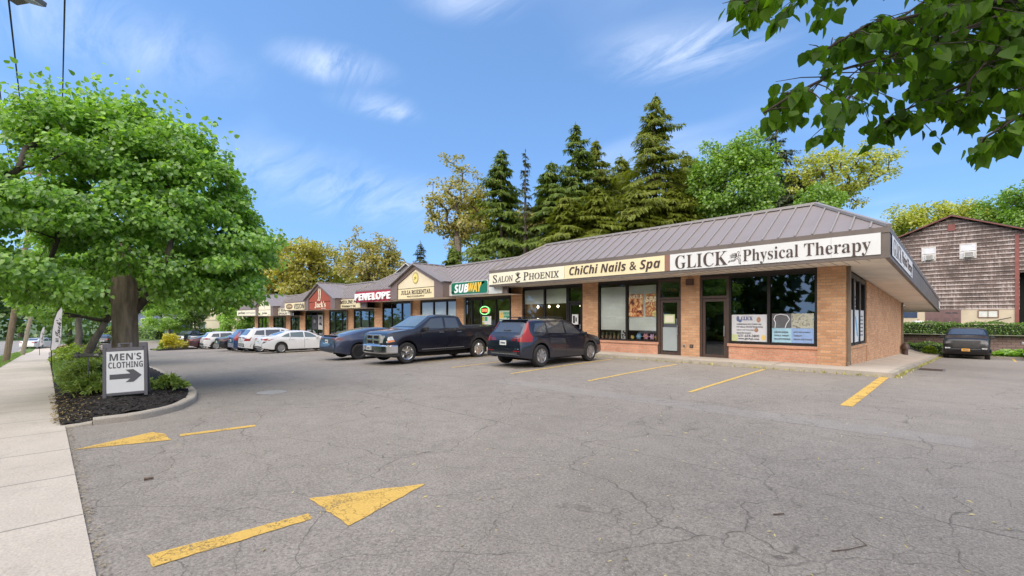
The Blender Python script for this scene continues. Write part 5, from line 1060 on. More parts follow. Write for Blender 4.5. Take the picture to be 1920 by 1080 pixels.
SED = dict(wb=2.825, W=1.84, R=.345, mir=(.85, 1.0), smooth=7, tum=.42, taper=.14,
    top=[(-2.51, .6), (-2.49, .95), (-2.43, 1.06), (-2.0, 1.10), (-1.78, 1.13), (-.95, 1.41), (-.45, 1.445), (.1, 1.435), (.4, 1.38), (1.22, 1.02), (1.35, .98), (2.1, .84), (2.3, .72), (2.38, .52)],
    belt=[(-2.51, .88), (-1.9, .98), (0, .95), (1.2, .9), (2.38, .66)], sill=[(-2.51, .36), (-2, .25), (2, .23), (2.38, .28)],
    win=[[(-1.42, 1.06), (-.9, 1.03), (-.9, 1.29), (-1.15, 1.2)], [(-.86, 1.03), (-.03, 1.0), (-.03, 1.35), (-.83, 1.31)], [(.05, 1.0), (.93, .98), (.42, 1.27), (.05, 1.35)]],
    ws=[(-.64, 1.08), (.64, 1.08), (.52, 1.37), (-.52, 1.37)], rw=[(-.58, 1.15), (.58, 1.15), (.48, 1.36), (-.48, 1.36)], han=[(-.75, .9), (.15, .88)], seam=[[(.01, .3), (.01, .98)], [(-.95, .8), (-.86, 1.02)], [(.98, .32), (1.02, .92)]])
WP = paint('white_paint', (.66, .66, .66), .0, .3)
t, b, dc, both, pj = car('sedan_car', 'white sedan parked with its rear to the lot, nearest of the white cars', 'car', SED, -31.9, 11.3, R(90), WP, g_lot, spokes=9, glass=M_CGLASS2, z=-.58)
both('tail_lamp', M_RED, 'rear', [(.38, .90), (.86, .82), (.87, .93), (.4, .96)]); both('tail_lamp', M_RED, 'side', [(-2.46, .86), (-2.12, .92), (-2.2, .96), (-2.46, .95)]); plates(t, -2.5, .78, M_PLATE); both('vent_slash', M_PLASTIC, 'rear', [(.72, .5), (.76, .5), (.84, .78), (.8, .78)], n=2, mm=4); dc('diffuser', M_PLASTIC, 'rear', [(-.7, .38), (.7, .38), (.75, .46), (-.75, .46)])
MB().prism([(0, 0), (.18, 0), (.04, .07), (0, .07)], (-.95, -.015, 1.41), (1, 0, 0), (0, 0, 1), (0, .03, 0)).build('aerial_fin', WP, t)
def derive(s, **k): d = dict(s); d.update(k); return d
def scaled(s, kz):
    d = dict(s)
    for key in ('top', 'belt'): d[key] = [(u, z * kz) for u, z in s[key]]
    d['win'] = [[(u, z * kz) for u, z in w] for w in s['win']]; d['ws'] = [(u, z * kz) for u, z in s['ws']]; d['rw'] = [(u, z * kz) for u, z in s['rw']]; d['mir'] = (s['mir'][0], s['mir'][1] * kz); d['han'] = [(u, z * kz) for u, z in s.get('han', [])]
    return d
LEX = scaled(SUV, 1.03)
t, b, dc, both, pj = car('suv', 'white SUV with a dark lower bumper, just behind the white sedan', 'car', LEX, -35.2, 11.0, R(90), WP, g_lot, spokes=9, seams=False, z=-.70)
both('tail_lamp', M_DKRED, 'rear', [(.1, 1.0), (.88, .98), (.88, 1.06), (.1, 1.06)]); both('tail_lamp', M_RED, 'rear', [(.7, .84), (.88, .82), (.88, .98), (.74, .98)]); plates(t, -2.36, .88, M_PLATE); dc('lower_bumper', M_PLASTIC, 'rear', [(-.88, .42), (.88, .42), (.9, .64), (-.9, .64)], n=12); dc('bumper_trim', M_ALLOY, 'rear', [(-.6, .44), (.6, .44), (.8, .62), (-.8, .62)], n=10, mm=1, eps=.014)
MB().prism([(0, 0), (.22, 0), (.05, .075), (0, .08)], (-1.62, -.015, 1.67), (1, 0, 0), (0, 0, 1), (0, .03, 0)).build('aerial_fin', WP, t)
t, b, dc, both, pj = car('suv', 'blue SUV with bright red upright tail lamps between white and black cars', 'car', scaled(SUV, 1.02), -37.95, 11.0, R(90), paint('blue_paint', (.016, .045, .14), .4), g_lot, spokes=5, seams=False, z=-.80)
both('tail_lamp', M_RED, 'rear', [(.55, .9), (.9, .86), (.88, 1.05), (.62, 1.1)]); both('tail_lamp', M_RED, 'rear', [(.66, 1.08), (.86, 1.04), (.70, 1.5), (.62, 1.5)], n=4, mm=8); plates(t, -2.36, .85, M_PLATE)
t, b, dc, both, pj = car('sedan_car', 'black sedan tucked between the blue SUV and the white crossover', 'car', SED, -41.5, 11.0, R(90), paint('black_paint', (.010, .010, .012)), g_lot, spokes=5, seams=False, z=-.92)
both('tail_lamp', M_DKRED, 'rear', [(.4, .88), (.86, .82), (.87, .95), (.4, .97)]); plates(t, -2.5, .74, M_PLATE)
t, b, dc, both, pj = car('crossover_car', 'white crossover with black wheel arch cladding, farthest white car of the row', 'car', derive(SUV, R=.365), -49.9, 11.4, R(90), WP, g_lot, clad=True, spokes=5, seams=False, z=-1.24)
both('tail_lamp', M_RED, 'rear', [(.42, 1.0), (.9, .95), (.88, 1.05), (.42, 1.08)]); both('tail_lamp', M_RED, 'side', [(-2.3, .98), (-1.95, 1.02), (-2.05, 1.08), (-2.25, 1.1)]); plates(t, -2.36, .86, M_PLATE); both('skid_plate', M_ALLOY, 'rear', [(.3, .4), (.8, .4), (.88, .52), (.4, .46)])
t, b, dc, both, pj = car('sedan_car', 'dark maroon car peeking out left of the farthest white crossover', 'car', SED, -53.2, 11.0, R(90), paint('maroon_paint', (.05, .012, .016), .3), g_lot, spokes=5, seams=False, z=-1.32); both('tail_lamp', M_RED, 'rear', [(.3, .88), (.86, .82), (.87, .95), (.3, .97)]); plates(t, -2.5, .74, M_PLATE)
PICK2 = derive(PICK, hanm=None, wsglass=M_CGLASS); PICK2.pop('hanm')
t, b, dc, both, pj = car('pickup_truck', 'silver pickup truck seen from behind beyond the yellow bush', 'pickup truck', PICK2, -62.6, 13.2, R(90), paint('silver_paint', (.42, .42, .43), .5), g_lot, seams=False, z=-1.75)
both('tail_lamp', M_RED, 'rear', [(.82, .95), (.97, .95), (.97, 1.25), (.82, 1.25)]); dc('rear_step', M_PLASTIC, 'rear', [(-.95, .62), (.95, .62), (.95, .78), (-.95, .78)]); plates(t, -3.06, .85, M_PLATE); dc('tonneau', M_UNDER, 'top', [(-2.9, -.8), (-1.1, -.8), (-1.1, .8), (-2.9, .8)])
t, b, dc, both, pj = car('pickup_truck', 'black pickup facing the camera at the far end of the lot', 'pickup truck', PICK2, -87.5, 14.3, R(-45), PB, 'vehicles at the far end of the lot', seams=False, z=-2.15)
both('headlight', M_LAMP, 'front', [(.55, .86), (.92, .86), (.92, 1.0), (.55, 1.02)]); dc('grille', M_PLASTIC, 'front', [(-.5, .75), (.5, .75), (.5, 1.02), (-.5, 1.02)]); dc('bumper', M_ALLOY, 'front', [(-.9, .62), (.9, .62), (.9, .72), (-.9, .72)])
BEET = dict(wb=2.53, W=1.80, R=.33, mir=(.62, 1.0), smooth=16, tum=.42, taper=.30, round=1.6,
    top=[(-1.95, .5), (-1.93, .74), (-1.82, .92), (-1.5, 1.08), (-1.0, 1.36), (-.2, 1.49), (.3, 1.45), (1.0, 1.06), (1.5, .93), (1.95, .74), (2.1, .5)],
    belt=[(-1.95, .72), (-1.2, .98), (0, .96), (1., .92), (2.1, .62)], sill=[(-1.95, .34), (-1.5, .24), (1.6, .24), (2.1, .3)],
    win=[[(-1.0, 1.02), (-.35, 1.01), (-.35, 1.34), (-.8, 1.24)], [(-.28, 1.01), (.7, 1.0), (.25, 1.3), (-.28, 1.36)]], ws=[(-.6, 1.1), (.6, 1.1), (.5, 1.38), (-.5, 1.38)], rw=[(-.52, 1.08), (.52, 1.08), (.44, 1.36), (-.44, 1.36)])
t, b, dc, both, pj = car('hatchback_car', 'dark grey round-backed hatchback seen from behind, left of the big trunk', 'car', BEET, -93.5, 4.4, R(170), paint('charcoal_paint', (.018, .019, .024), .4), 'vehicles at the far end of the lot', seams=False, z=-2.3)
both('tail_lamp', M_RED, 'rear', [(.5, .7), (.72, .7), (.72, .88), (.5, .88)]); plates(t, -1.945, .56, M_PLATE, w=.5)
# ---- right hand side
t, b, dc, both, pj = car('pickup_truck', 'black pickup with an orange plate facing the camera at the back of the side lane', 'pickup truck', derive(PICK2, W=2.06, mirm=M_PLASTIC, top=[p if p[0] < 1.4 else (p[0], p[1] + .10 - .035 * (p[0] > 2.3)) for p in PICK['top'][:-1]] + [PICK['top'][-1]], ws=[(-.84, 1.50), (.84, 1.50), (.68, 1.84), (-.68, 1.84)]), -.3, 41.2, R(-91), mat('black_truck_paint', (.004, .004, .006), .3, .0, .35, var=.05), 'vehicles in the side lane', seams=False, z=-.84)
both('headlight', mat('smoked_lamp', (.07, .07, .075), .3, .0, .2, var=.6, vs=16), 'front', [(.66, .98), (.94, .95), (.93, 1.10), (.64, 1.14)]); gq = dc('grille', M_PLASTIC, 'front', [(-.56, .74), (.56, .74), (.62, 1.15), (-.62, 1.15)]); dc('grille_bar', M_PLASTIC, 'front', [(-.56, .70), (.56, .70), (.56, .715), (-.56, .715)], n=10, mm=1, eps=.014); dc('bumper_trim', mat('dark_chrome', (.22, .22, .23), .25, .7), 'front', [(-.62, .64), (.62, .64), (.7, .665), (-.7, .665)], n=10, mm=1, eps=.014); both('fog_lamp', M_LAMP, 'front', [(.68, .66), (.9, .66), (.9, .74), (.66, .74)])
plates(t, 0, .60, M_PLATEY, front=2.70, w=.36); sweep([(p[0] - .155, p[1] * .985) for p in P], .34, .07, .50).build('front_bumper', mat('black_truck_paint', (0, 0, 0)), t, smooth=40)
t, b, dc, both, pj = car('sedan_car', 'silver grey car cut off by the right edge near the hostas', 'car', SED, 3.1, 41.8, R(-90), paint('silver_grey_paint', (.36, .37, .37), .4), 'vehicles in the side lane', seams=False, z=-.86); both('headlight', M_LAMP, 'front', [(.5, .7), (.85, .72), (.82, .82), (.5, .78)])
# ---- across the street, far left
VAN = dict(wb=3.5, W=2.0, R=.36, mir=(1.7, 1.4), smooth=4, tum=.08, taper=.06, round=5, top=[(-2.7, .7), (-2.68, 2.35), (-2.6, 2.45), (1.2, 2.45), (1.5, 2.3), (2.1, 1.45), (2.7, 1.2), (2.9, .9), (2.95, .5)], belt=[(-2.7, 1.4), (2.0, 1.35), (2.95, .9)], sill=[(-2.7, .45), (2.95, .4)],
    win=[[(1.0, 1.5), (1.85, 1.5), (1.5, 2.0), (1.0, 2.1)]], ws=[(-.8, 1.55), (.8, 1.55), (.75, 2.2), (-.75, 2.2)], rw=[(-.75, 1.6), (.75, 1.6), (.75, 2.15), (-.75, 2.15)])
gs = 'vehicles across the street'
t, b, dc, both, pj = car('van', 'white van seen from behind at the left edge beyond the leaning pole', 'van', VAN, -46.6, -6.6, R(180), WP, gs, seams=False, z=-1.05); both('tail_lamp', M_RED, 'rear', [(.86, .9), (.97, .9), (.97, 1.35), (.86, 1.35)]); dc('bumper', M_PLASTIC, 'rear', [(-.95, .45), (.95, .45), (.95, .7), (-.95, .7)])
for k, (nm, lb, sp, x, y, rz, c) in enumerate((('suv', 'silver SUV side-on across the street between the two leaning poles', SUV, -72., -8.8, 150, 'silver_paint'), ('sedan_car', 'dark car across the street right behind the near leaning pole', SED, -78., -12.5, 170, 'charcoal_paint'), ('sedan_car', 'white car across the street glimpsed behind the tilted feather flag', SED, -88., -2.2, 150, 'white_paint'), ('suv', 'pale blue SUV across the street just right of the near pole', SUV, -84., -9.6, 165, 'pale_blue_paint'))):
    pm = paint(c, (.35, .42, .55)) if c == 'pale_blue_paint' else _mc[c]
    t, b, dc, both, pj = car(nm, lb, 'car', sp, x, y, R(rz), pm, gs, seams=False, z=gz(x, max(y, -3)) - .02, detail=False); both('tail_lamp', M_RED, 'rear', [(.5, .8), (.85, .8), (.85, .95), (.5, .95)])
# ---------------------------------------------------------------- points measured off the camera's view
CA, SA = math.cos(R(45.44)), math.sin(R(45.44))
def at(px, py, d):
    r = (px - 960) / 853; return Vector(((r * CA - SA) * d, (r * SA + CA) * d, 1.65 - (py - 597) / 853 * d))
# ---------------------------------------------------------------- barn behind the side lane
def shinglemat(name):
    m, nt, b = newmat(name)
    tc = N(nt, 'ShaderNodeTexCoord').outputs['Object']; s = N(nt, 'ShaderNodeSeparateXYZ', {0: tc})
    v = N(nt, 'ShaderNodeCombineXYZ', {0: mth(nt, 'ADD', s.outputs[0], s.outputs[1]), 1: s.outputs[2], 2: 0.})
    st = N(nt, 'ShaderNodeTexNoise', {'Vector': N(nt, 'ShaderNodeMapping', {0: v.outputs[0], 3: (9., .9, 1)}).outputs[0], 'Scale': 1., 'Detail': 6., 'Roughness': .7}).outputs[0]
    n1 = N(nt, 'ShaderNodeTexNoise', {'Vector': tc, 'Scale': .55, 'Detail': 5., 'Roughness': .6}).outputs[0]
    bt = N(nt, 'ShaderNodeTexBrick', {'Vector': v.outputs[0], 'Color1': (.165, .118, .10, 1), 'Color2': (.09, .066, .058, 1), 'Mortar': (.03, .022, .02, 1), 'Scale': 1., 'Mortar Size': .008, 'Brick Width': .21, 'Row Height': .33})
    rowf = mth(nt, 'FRACT', mth(nt, 'DIVIDE', mth(nt, 'SUBTRACT', s.outputs[2], 2.38), .33))
    edge = ramp(nt, rowf, [(0., 1.), (.16, .85), (.34, .12), (1., 0.)])
    f = mth(nt, 'ADD', mth(nt, 'MULTIPLY', st, .55), mth(nt, 'ADD', mth(nt, 'MULTIPLY', n1, .25), mth(nt, 'MULTIPLY', edge, .20)))
    c = mixc(nt, ramp(nt, f, [(.44, 0.), (.61, .86)]), bt.outputs[0], (.50, .43, .41))
    c = mixc(nt, ramp(nt, n1, [(.3, .65), (.55, 0.)]), c, (.05, .035, .03))
    nt.links.new(c, b.inputs['Base Color']); b.inputs['Roughness'].default_value = .9; return m
M_SHINGLE = shinglemat('weathered_shingle'); M_BARNRED = mat('barn_red', (.19, .055, .045), .6, var=.15); M_STUCCO = mat('stucco', (.48, .40, .30), .85, var=.1, vs=1.2, bump=.2, bs=30)
M_PURPLE = mat('purple_brown_paint', (.135, .075, .075), .6, var=.12)
BY = 52.
BARN = thing('barn', 'weathered wood shingled barn with red trim beyond the side lane', 'barn', (0, BY, .3))
def np_(name, mb, m, par=BARN, **k): return mb.build(name, m, par, world=True, **k)
bl, bp, br, zp, sl_ = -4.65, -1.3, 6.2, 9.9, .42
roofz = lambda x: zp - sl_ * abs(x - bp)
mb = MB(); z = 2.38; ch = .33
while z < zp - .1:
    zt = min(z + ch, zp - .03); hw = (zp - (z + zt) / 2) / sl_; x0, x1 = max(bl, bp - hw), min(br if z > 5.2 else 2.3, bp + hw)
    x = x0
    while x < x1:
        w = min(rnd.uniform(.5, 1.3), x1 - x); j = rnd.uniform(-.02, .02)
        mb.add([(x, BY - .055 - rnd.uniform(0, .015), z + j), (x + w, BY - .055, z + j + rnd.uniform(-.012, .012)), (x + w, BY - .01, zt + .02), (x, BY - .01, zt + .02), (x, BY, z + j), (x + w, BY, z + j)], [(0, 1, 2, 3), (0, 4, 5, 1)]); x += w
    z += ch
np_('shingle_siding', mb, M_SHINGLE)
np_('wall', MB().prism([(bl, 2.3), (2.45, 2.3), (2.45, 5.15), (br, 5.15), (br, roofz(br)), (bp, zp), (bl, roofz(bl))], (0, BY + .005, 0), EX, EZ, (0, .2, 0)).box(bl, bl + .2, BY + .21, BY + 16, .2, roofz(bl) - .1).box(br - .2, br, BY + .21, BY + 16, .2, roofz(br) - .1).box(2.2, 2.4, BY + .21, BY + 8, .2, 5.), M_SHINGLE)
np_('stucco_base', MB().box(bl + .02, 2.2, BY - .03, BY + .18, -.2, 2.36), M_STUCCO)
rf = np_('roof', MB().add([(bp, BY - .4, zp + .12), (bp, BY + 16.4, zp + .12), (bl - .45, BY + 16.4, roofz(bl) - .07), (bl - .45, BY - .4, roofz(bl) - .07), (bp, BY - .4, zp + .24), (bp, BY + 16.4, zp + .24), (bl - .45, BY + 16.4, roofz(bl) + .05), (bl - .45, BY - .4, roofz(bl) + .05)], [(0, 1, 2, 3), (7, 6, 5, 4), (0, 3, 7, 4), (1, 5, 6, 2), (2, 6, 7, 3)]).add([(bp, BY - .4, zp + .12), (bp, BY + 16.4, zp + .12), (br + .45, BY + 16.4, roofz(br) - .07), (br + .45, BY - .4, roofz(br) - .07), (bp, BY - .4, zp + .24), (bp, BY + 16.4, zp + .24), (br + .45, BY + 16.4, roofz(br) + .05), (br + .45, BY - .4, roofz(br) + .05)], [(3, 2, 1, 0), (4, 5, 6, 7), (4, 7, 3, 0), (2, 6, 5, 1), (3, 7, 6, 2)]), mat('dark_shingle', (.07, .05, .045), .85, var=.2))
np_('rake_trim', MB().bar((bp, BY - .42, zp + .12), (bl - .45, BY - .42, roofz(bl) - .03), .05, .26, (0, 1, 0)).bar((bp, BY - .42, zp + .12), (br + .45, BY - .42, roofz(br) - .03), .05, .26, (0, 1, 0)), M_BARNRED, rf)
np_('corner_board', MB().box(2.2, 2.42, BY - .09, BY + .03, .3, 8.1), M_BARNRED)
np_('vent', MB().box(-1.52, -1.08, BY - .09, BY + .01, 8.85, 9.38), M_BARNRED)
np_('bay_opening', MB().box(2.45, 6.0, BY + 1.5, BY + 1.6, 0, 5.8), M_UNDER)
def bwin(x0, x1, z0, z1, ac):
    f = np_('window', MB().box(x0 - .07, x0, BY - .1, BY, z0 - .07, z1 + .07).box(x1, x1 + .07, BY - .1, BY, z0 - .07, z1 + .07).box(x0, x1, BY - .1, BY, z1, z1 + .07).box(x0, x1, BY - .1, BY, z0 - .07, z0), mat('old_white_paint', (.50, .47, .44), .7, var=.15))
    np_('shade', MB().box(x0, x1, BY - .085, BY - .06, (z0 + z1) / 2 + .02, z1).box(x0, x1, BY - .085, BY - .06, z0, (z0 + z1) / 2 - .02), mat('pale_shade', (.52, .53, .56), .5, var=.12, vs=5), f)
    t = thing('air_conditioner', ac, 'air conditioner', ((x0 + x1) / 2, BY - .3, z0 + .02), group='window air conditioners on the barn'); c = (x0 + x1) / 2 + .06; w = (x1 - x0) * .36
    MB().box(c - w, c + w, BY - .42, BY - .12, z0 + .02, z0 + .46).build('case', mat('ac_beige', (.50, .48, .44), .6, var=.06), t, bevel=.02, world=True)
    g = MB()
    for q in range(6): g.box(c - w + .07, c + w - .07, BY - .435, BY - .421, z0 + .08 + q * .055, z0 + .11 + q * .055)
    g.build('grille', mat('ac_grey', (.2, .2, .2), .6), t, world=True)
bwin(-3.06, -2.3, 6.55, 7.58, 'white window air conditioner in the left upper window of the barn'); bwin(-.76, .08, 6.55, 7.62, 'beige window air conditioner with a dark stain below, right upper window of the barn')
f = np_('window', MB().box(.2, .27, BY - .08, BY - .02, 1.7, 2.3).box(1.29, 1.36, BY - .08, BY - .02, 1.7, 2.3).box(.27, 1.29, BY - .08, BY - .02, 2.24, 2.32).box(.27, 1.29, BY - .08, BY - .02, 1.68, 1.76).box(.76, .8, BY - .08, BY - .02, 1.76, 2.24), mat('brown_wood', (.16, .09, .06), .7)); np_('pane', MB().box(.27, .76, BY - .05, BY - .035, 1.76, 2.24).box(.8, 1.29, BY - .05, BY - .035, 1.76, 2.24), mat('curtain_white', (.55, .55, .52), .5, var=.1), f)
f = np_('window', MB().box(-4.4, -3.4, BY - .06, BY - .03, 1.7, 2.25), mat('dark_blue_glass', (.05, .07, .12), .1)); 
for x0, x1, lb in ((-2.9, -1.93, 0), (-1.86, -.74, 1)):
    d = np_('door', MB().box(x0, x1, BY - .07, BY - .02, .25, 2.36), M_PURPLE); np_('door_panels', MB().box(x0 + .12, (x0 + x1) / 2 - .05, BY - .085, BY - .071, .5, 1.7).box((x0 + x1) / 2 + .05, x1 - .12, BY - .085, BY - .071, .5, 1.7), mat('purple_brown_dark', (.105, .058, .06), .6), d)
    if lb: np_('fanlight', MB().prism(ell(x0 + .36, 2.05, .2, .1, 12, 0, math.pi), (0, BY - .072, 0), EX, EZ, (0, -.01, 0)).prism(ell(x1 - .36, 2.05, .2, .1, 12, 0, math.pi), (0, BY - .072, 0), EX, EZ, (0, -.01, 0)), M_CGLASS, d)
np_('door_post', MB().box(-1.93, -1.86, BY - .08, BY - .02, .25, 2.36), M_PURPLE)
np_('handrail', MB().tube([(-.5, BY - .35, .95), (.6, BY - .35, 1.25), (1.4, BY - .35, 1.55), (2.0, BY - .35, 1.72)], .035, 7).box(.2, .24, BY - .35, BY - .03, 1.1, 1.14).box(1.2, 1.24, BY - .35, BY - .03, 1.43, 1.47), M_PLASTIC)
t = thing('water_tank', 'small white drum standing behind the hedge in front of the barn', 'drum', (-3.25, BY - 1.5, .45)); MB().lathe([(.33, 0), (.35, .05), (.35, .95), (.33, 1.0), (.2, 1.02)], 18).build('drum', M_WHITE, t, smooth=40); MB().lathe([(.08, 1.02), (.08, 1.1), (.02, 1.11)], 10).build('cap', M_BARNRED, t)
M_BLOCK = brickmat('retaining_block', (.22, .145, .125), (.30, .21, .19), (.08, .06, .055), .42, .19)
rw = MB().box(-9., 14, 46.9, 47.3, -1.6, .38); 
t = thing('retaining_wall', 'low reddish block retaining wall between the two clipped hedges', 'wall', (2, 47, -1.1)); rw.build('wall', M_BLOCK, t, world=True); MB().box(-9., 14, 46.86, 47.34, .385, .46).build('coping', mat('coping', (.30, .24, .22), .85, var=.15), t, world=True)
structure(sheet('rear_bed', lin(-4.2, 14, .6), 44.2, 46.88, M_MULCH, .06, .5)); structure(sheet('rear_kerb', lin(-1.5, 14, .8), 44.02, 44.18, M_KERB, .12, .2, skirt=.2))
structure(sheet('corner_bed', lin(-3.2, -1.75, .4), 42.25, 44.19, M_MULCH, .10, .4, skirt=.2))
# ---------------------------------------------------------------- houses
def house(name, label, c, rz, w, dp, h, rh, wall, roofm, kind, over=.4, extra=None):
    t = thing(name, label, 'building' if 'build' in name else 'house', c, rz); hw = w / 2
    MB().box(-hw, hw, 0, dp, -1., h).build('wall', wall, t)
    r = MB(); o = over
    if kind == 'gable':
        MB().prism([(-hw, h), (hw, h), (0, h + rh)], (0, 0, 0), EX, EZ, (0, dp, 0)).build('gable_wall', wall, t)
        k = rh / hw
        for s in (-1, 1):
            e = (s * (hw + o), h - k * o + .06); q = (0, h + rh + .06); V = [(p[0], y, p[1] + dz) for dz in (0, .12) for y in (-o, dp + o) for p in (e, q)]
            r.add(V, [(0, 1, 3, 2), (4, 6, 7, 5), (0, 4, 5, 1), (2, 3, 7, 6), (0, 2, 6, 4), (1, 5, 7, 3)])
        rr = r.build('roof', roofm, t)
        tm = MB()
        for s in (-1, 1): tm.bar((s * (hw + o), -o - .02, h - k * o + .06), (0, -o - .02, h + rh + .06), .05, .22, (0, 1, 0))
        tm.build('rake_trim', M_WHITE, rr)
    else:
        i = min(hw + o, (dp + 2 * o) / 2); r.add([(-hw - o, -o, h), (hw + o, -o, h), (hw + o, dp + o, h), (-hw - o, dp + o, h), (-hw - o + i, -o + i, h + rh), (hw + o - i, -o + i, h + rh)], [(0, 1, 5, 4), (1, 2, 5), (2, 3, 4, 5), (3, 0, 4), (3, 2, 1, 0)])
        r.build('roof', roofm, t); MB().box(-hw - o, hw + o, -o, dp + o, h - .22, h - .01).build('eaves', M_DARKTRIM, t)
    return t
def hwin(t, x0, x1, z0, z1, m=None):
    f = MB().box(x0 - .1, x0, -.06, 0, z0 - .1, z1 + .1).box(x1, x1 + .1, -.06, 0, z0 - .1, z1 + .1).box(x0, x1, -.06, 0, z1, z1 + .1).box(x0, x1, -.06, 0, z0 - .1, z0).box((x0 + x1) / 2 - .04, (x0 + x1) / 2 + .04, -.05, 0, z0, z1).build('window', M_WHITE, t)
    MB().box(x0, x1, -.035, -.02, z0, z1).build('pane', m or M_CGLASS2, f)
c = at(410, 600, 85); t = house('cream_building', 'two storey cream building with a brown hipped roof at the far end of the lot', (c.x, c.y, -2.3), R(40), 10.5, 14, 6.75, 1.9, mat('cream_wall', (.62, .57, .42), .8, var=.05, vs=.5), mat('brown_roof', (.16, .085, .065), .85, var=.12, vs=1.), 'hip', .7)
hwin(t, .2, 1.7, 2.0, 3.15, mat('purple_grey_glass', (.13, .10, .12), .2)); hwin(t, -4., -2.6, 2.0, 3.15); MB().box(-5.26, 5.26, -.05, 0, 3.55, 3.7).build('belt_course', mat('belt_trim', (.40, .36, .27), .8), t)
sg = thing('wall_sign', 'blue and white sign high on the cream building', 'sign', (c.x, c.y, 3.2), R(40)); MB().box(.1, 2.9, -.2, -.06, .15, 1.25).build('panel', mat('sign_blue', (.06, .12, .36), .5, var=.06), sg)
for body, z0, z1, x0, x1 in (('BDSB', .68, 1.08, .35, 2.65), ('INSURANCE', .3, .52, .35, 2.6)):
    me = text_mesh(body, 'sansb', .02, .02); me.materials.clear(); o = link('lettering', me, M_WHITE, sg); n = len(me.vertices); Vt = np.empty(n * 3, np.float32); me.vertices.foreach_get('co', Vt); Vt = Vt.reshape(-1, 3); lo, hi = Vt.min(0), Vt.max(0)
    o.scale = ((x1 - x0) / (hi[0] - lo[0]), (z1 - z0) / (hi[1] - lo[1]), 1); o.rotation_euler = (R(90), 0, 0); o.location = (x0 - lo[0] * o.scale[0], -.215, z0 - lo[1] * o.scale[1])
c = at(277, 600, 95); t = house('blue_house', 'small blue grey house with a white trimmed gable behind the lot end hedge', (c.x, c.y, -2.3), R(52), 9., 10, 3.6, 2.3, mat('blue_siding', (.15, .19, .29), .7, var=.08, stretch=(1, 1, 12)), mat('grey_roof', (.22, .22, .24), .8, var=.1), 'gable'); hwin(t, -1.2, 0, 2.6, 3.9)
c = at(764, 600, 62); t = house('grey_house', 'grey gabled house peeking over the shop roof', (c.x, c.y, -.5), R(28), 6.6, 10, 7.0, 2.55, mat('grey_siding', (.30, .30, .31), .7, var=.08), mat('grey_roof', (.2, .2, .2), .8), 'gable'); hwin(t, -.5, .5, 7.0, 8.0)
c = at(206, 608, 100); t = thing('road_sign', 'pale blue panel sign half hidden left of the big trunk', 'sign', (c.x, c.y, -2.3), R(55)); MB().box(-.9, .9, -.05, .05, 2.2, 4.2).build('panel', mat('panel_blue', (.16, .42, .68), .6, var=.1), t); MB().box(-.75, .75, -.07, -.05, 3.2, 4.0).build('white_field', M_WHITE, t); MB().box(-.8, -.7, -.05, .05, 0, 2.2).box(.7, .8, -.05, .05, 0, 2.2).build('posts', M_TRIM, t)
# ---------------------------------------------------------------- sandwich board
t = thing('sandwich_board', "grey folding sandwich board reading MEN'S CLOTHING with an arrow, on the mulch", 'sign', (-12.47, .95, mound(-12.47, .95) - .03), R(77.5))
t.rotation_euler = (Matrix.Rotation(R(77.5), 3, 'Z') @ Matrix.Rotation(R(-1.6), 3, 'Y')).to_euler()
TL = Matrix.Rotation(R(-9), 4, 'X'); M_BOARD = mat('grey_plastic', (.095, .09, .10), .55, var=.12, vs=6)
def tilt_(mb, f=1):
    mb.v = [tuple((Matrix.Rotation(R(-9 * f), 4, 'X') @ Vector((p[0], p[1], p[2]))) + Vector((0, -.20 * f if f > 0 else .20, 0))) for p in mb.v]; return mb
fr = MB().box(-.36, -.30, -.02, .02, .0, 1.02).box(.30, .36, -.02, .02, .0, 1.02).box(-.30, .30, -.02, .02, .04, .10).box(-.30, .30, -.02, .02, .95, 1.02).box(-.36, -.22, -.02, .02, 1.02, 1.12).box(.22, .36, -.02, .02, 1.02, 1.12).box(-.12, -.07, -.02, .02, 1.02, 1.12).box(.07, .12, -.02, .02, 1.02, 1.12).box(-.07, .07, -.02, .02, 1.09, 1.12)
fb = tilt_(fr).build('front_frame', M_BOARD, t, bevel=.008)
fr2 = MB().box(-.36, -.30, -.02, .02, .0, 1.1).box(.30, .36, -.02, .02, .0, 1.1).box(-.30, .30, -.02, .02, .04, .10).box(-.30, .30, -.01, .01, .10, 1.02); tilt_(fr2, -1).build('back_frame', M_BOARD, t, bevel=.008)
tilt_(MB().box(-.302, .302, -.012, .012, .098, .952)).build('white_panel', M_WHITE, fb)
def board_text(body, x0, x1, z0, z1):
    me = text_mesh(body, 'sansb', .004, .0); n = len(me.vertices); V = np.empty(n * 3, np.float32); me.vertices.foreach_get('co', V); V = V.reshape(-1, 3); lo, hi = V.min(0), V.max(0)
    mb = MB(); mb.v = [(x0 + (v[0] - lo[0]) / (hi[0] - lo[0]) * (x1 - x0), -.0145 - v[2], z0 + (v[1] - lo[1]) / (hi[1] - lo[1]) * (z1 - z0)) for v in V]; tilt_(mb)
    me.vertices.foreach_set('co', np.array(mb.v, np.float32).ravel()); me.update(); me.materials.clear(); link('lettering', me, mat('board_ink', (.07, .068, .075), .5, var=0), fb)
board_text("MEN'S", -.25, .26, .755, .90); board_text('CLOTHING', -.27, .285, .60, .725)
tilt_(MB().prism([(-.25, .375), (.08, .375), (.0, .30), (.13, .30), (.265, .43), (.13, .56), (.0, .56), (.08, .475), (-.25, .475)], (0, -.0125, 0), EX, EZ, (0, -.004, 0))).build('arrow', mat('board_ink', (0, 0, 0)), fb)
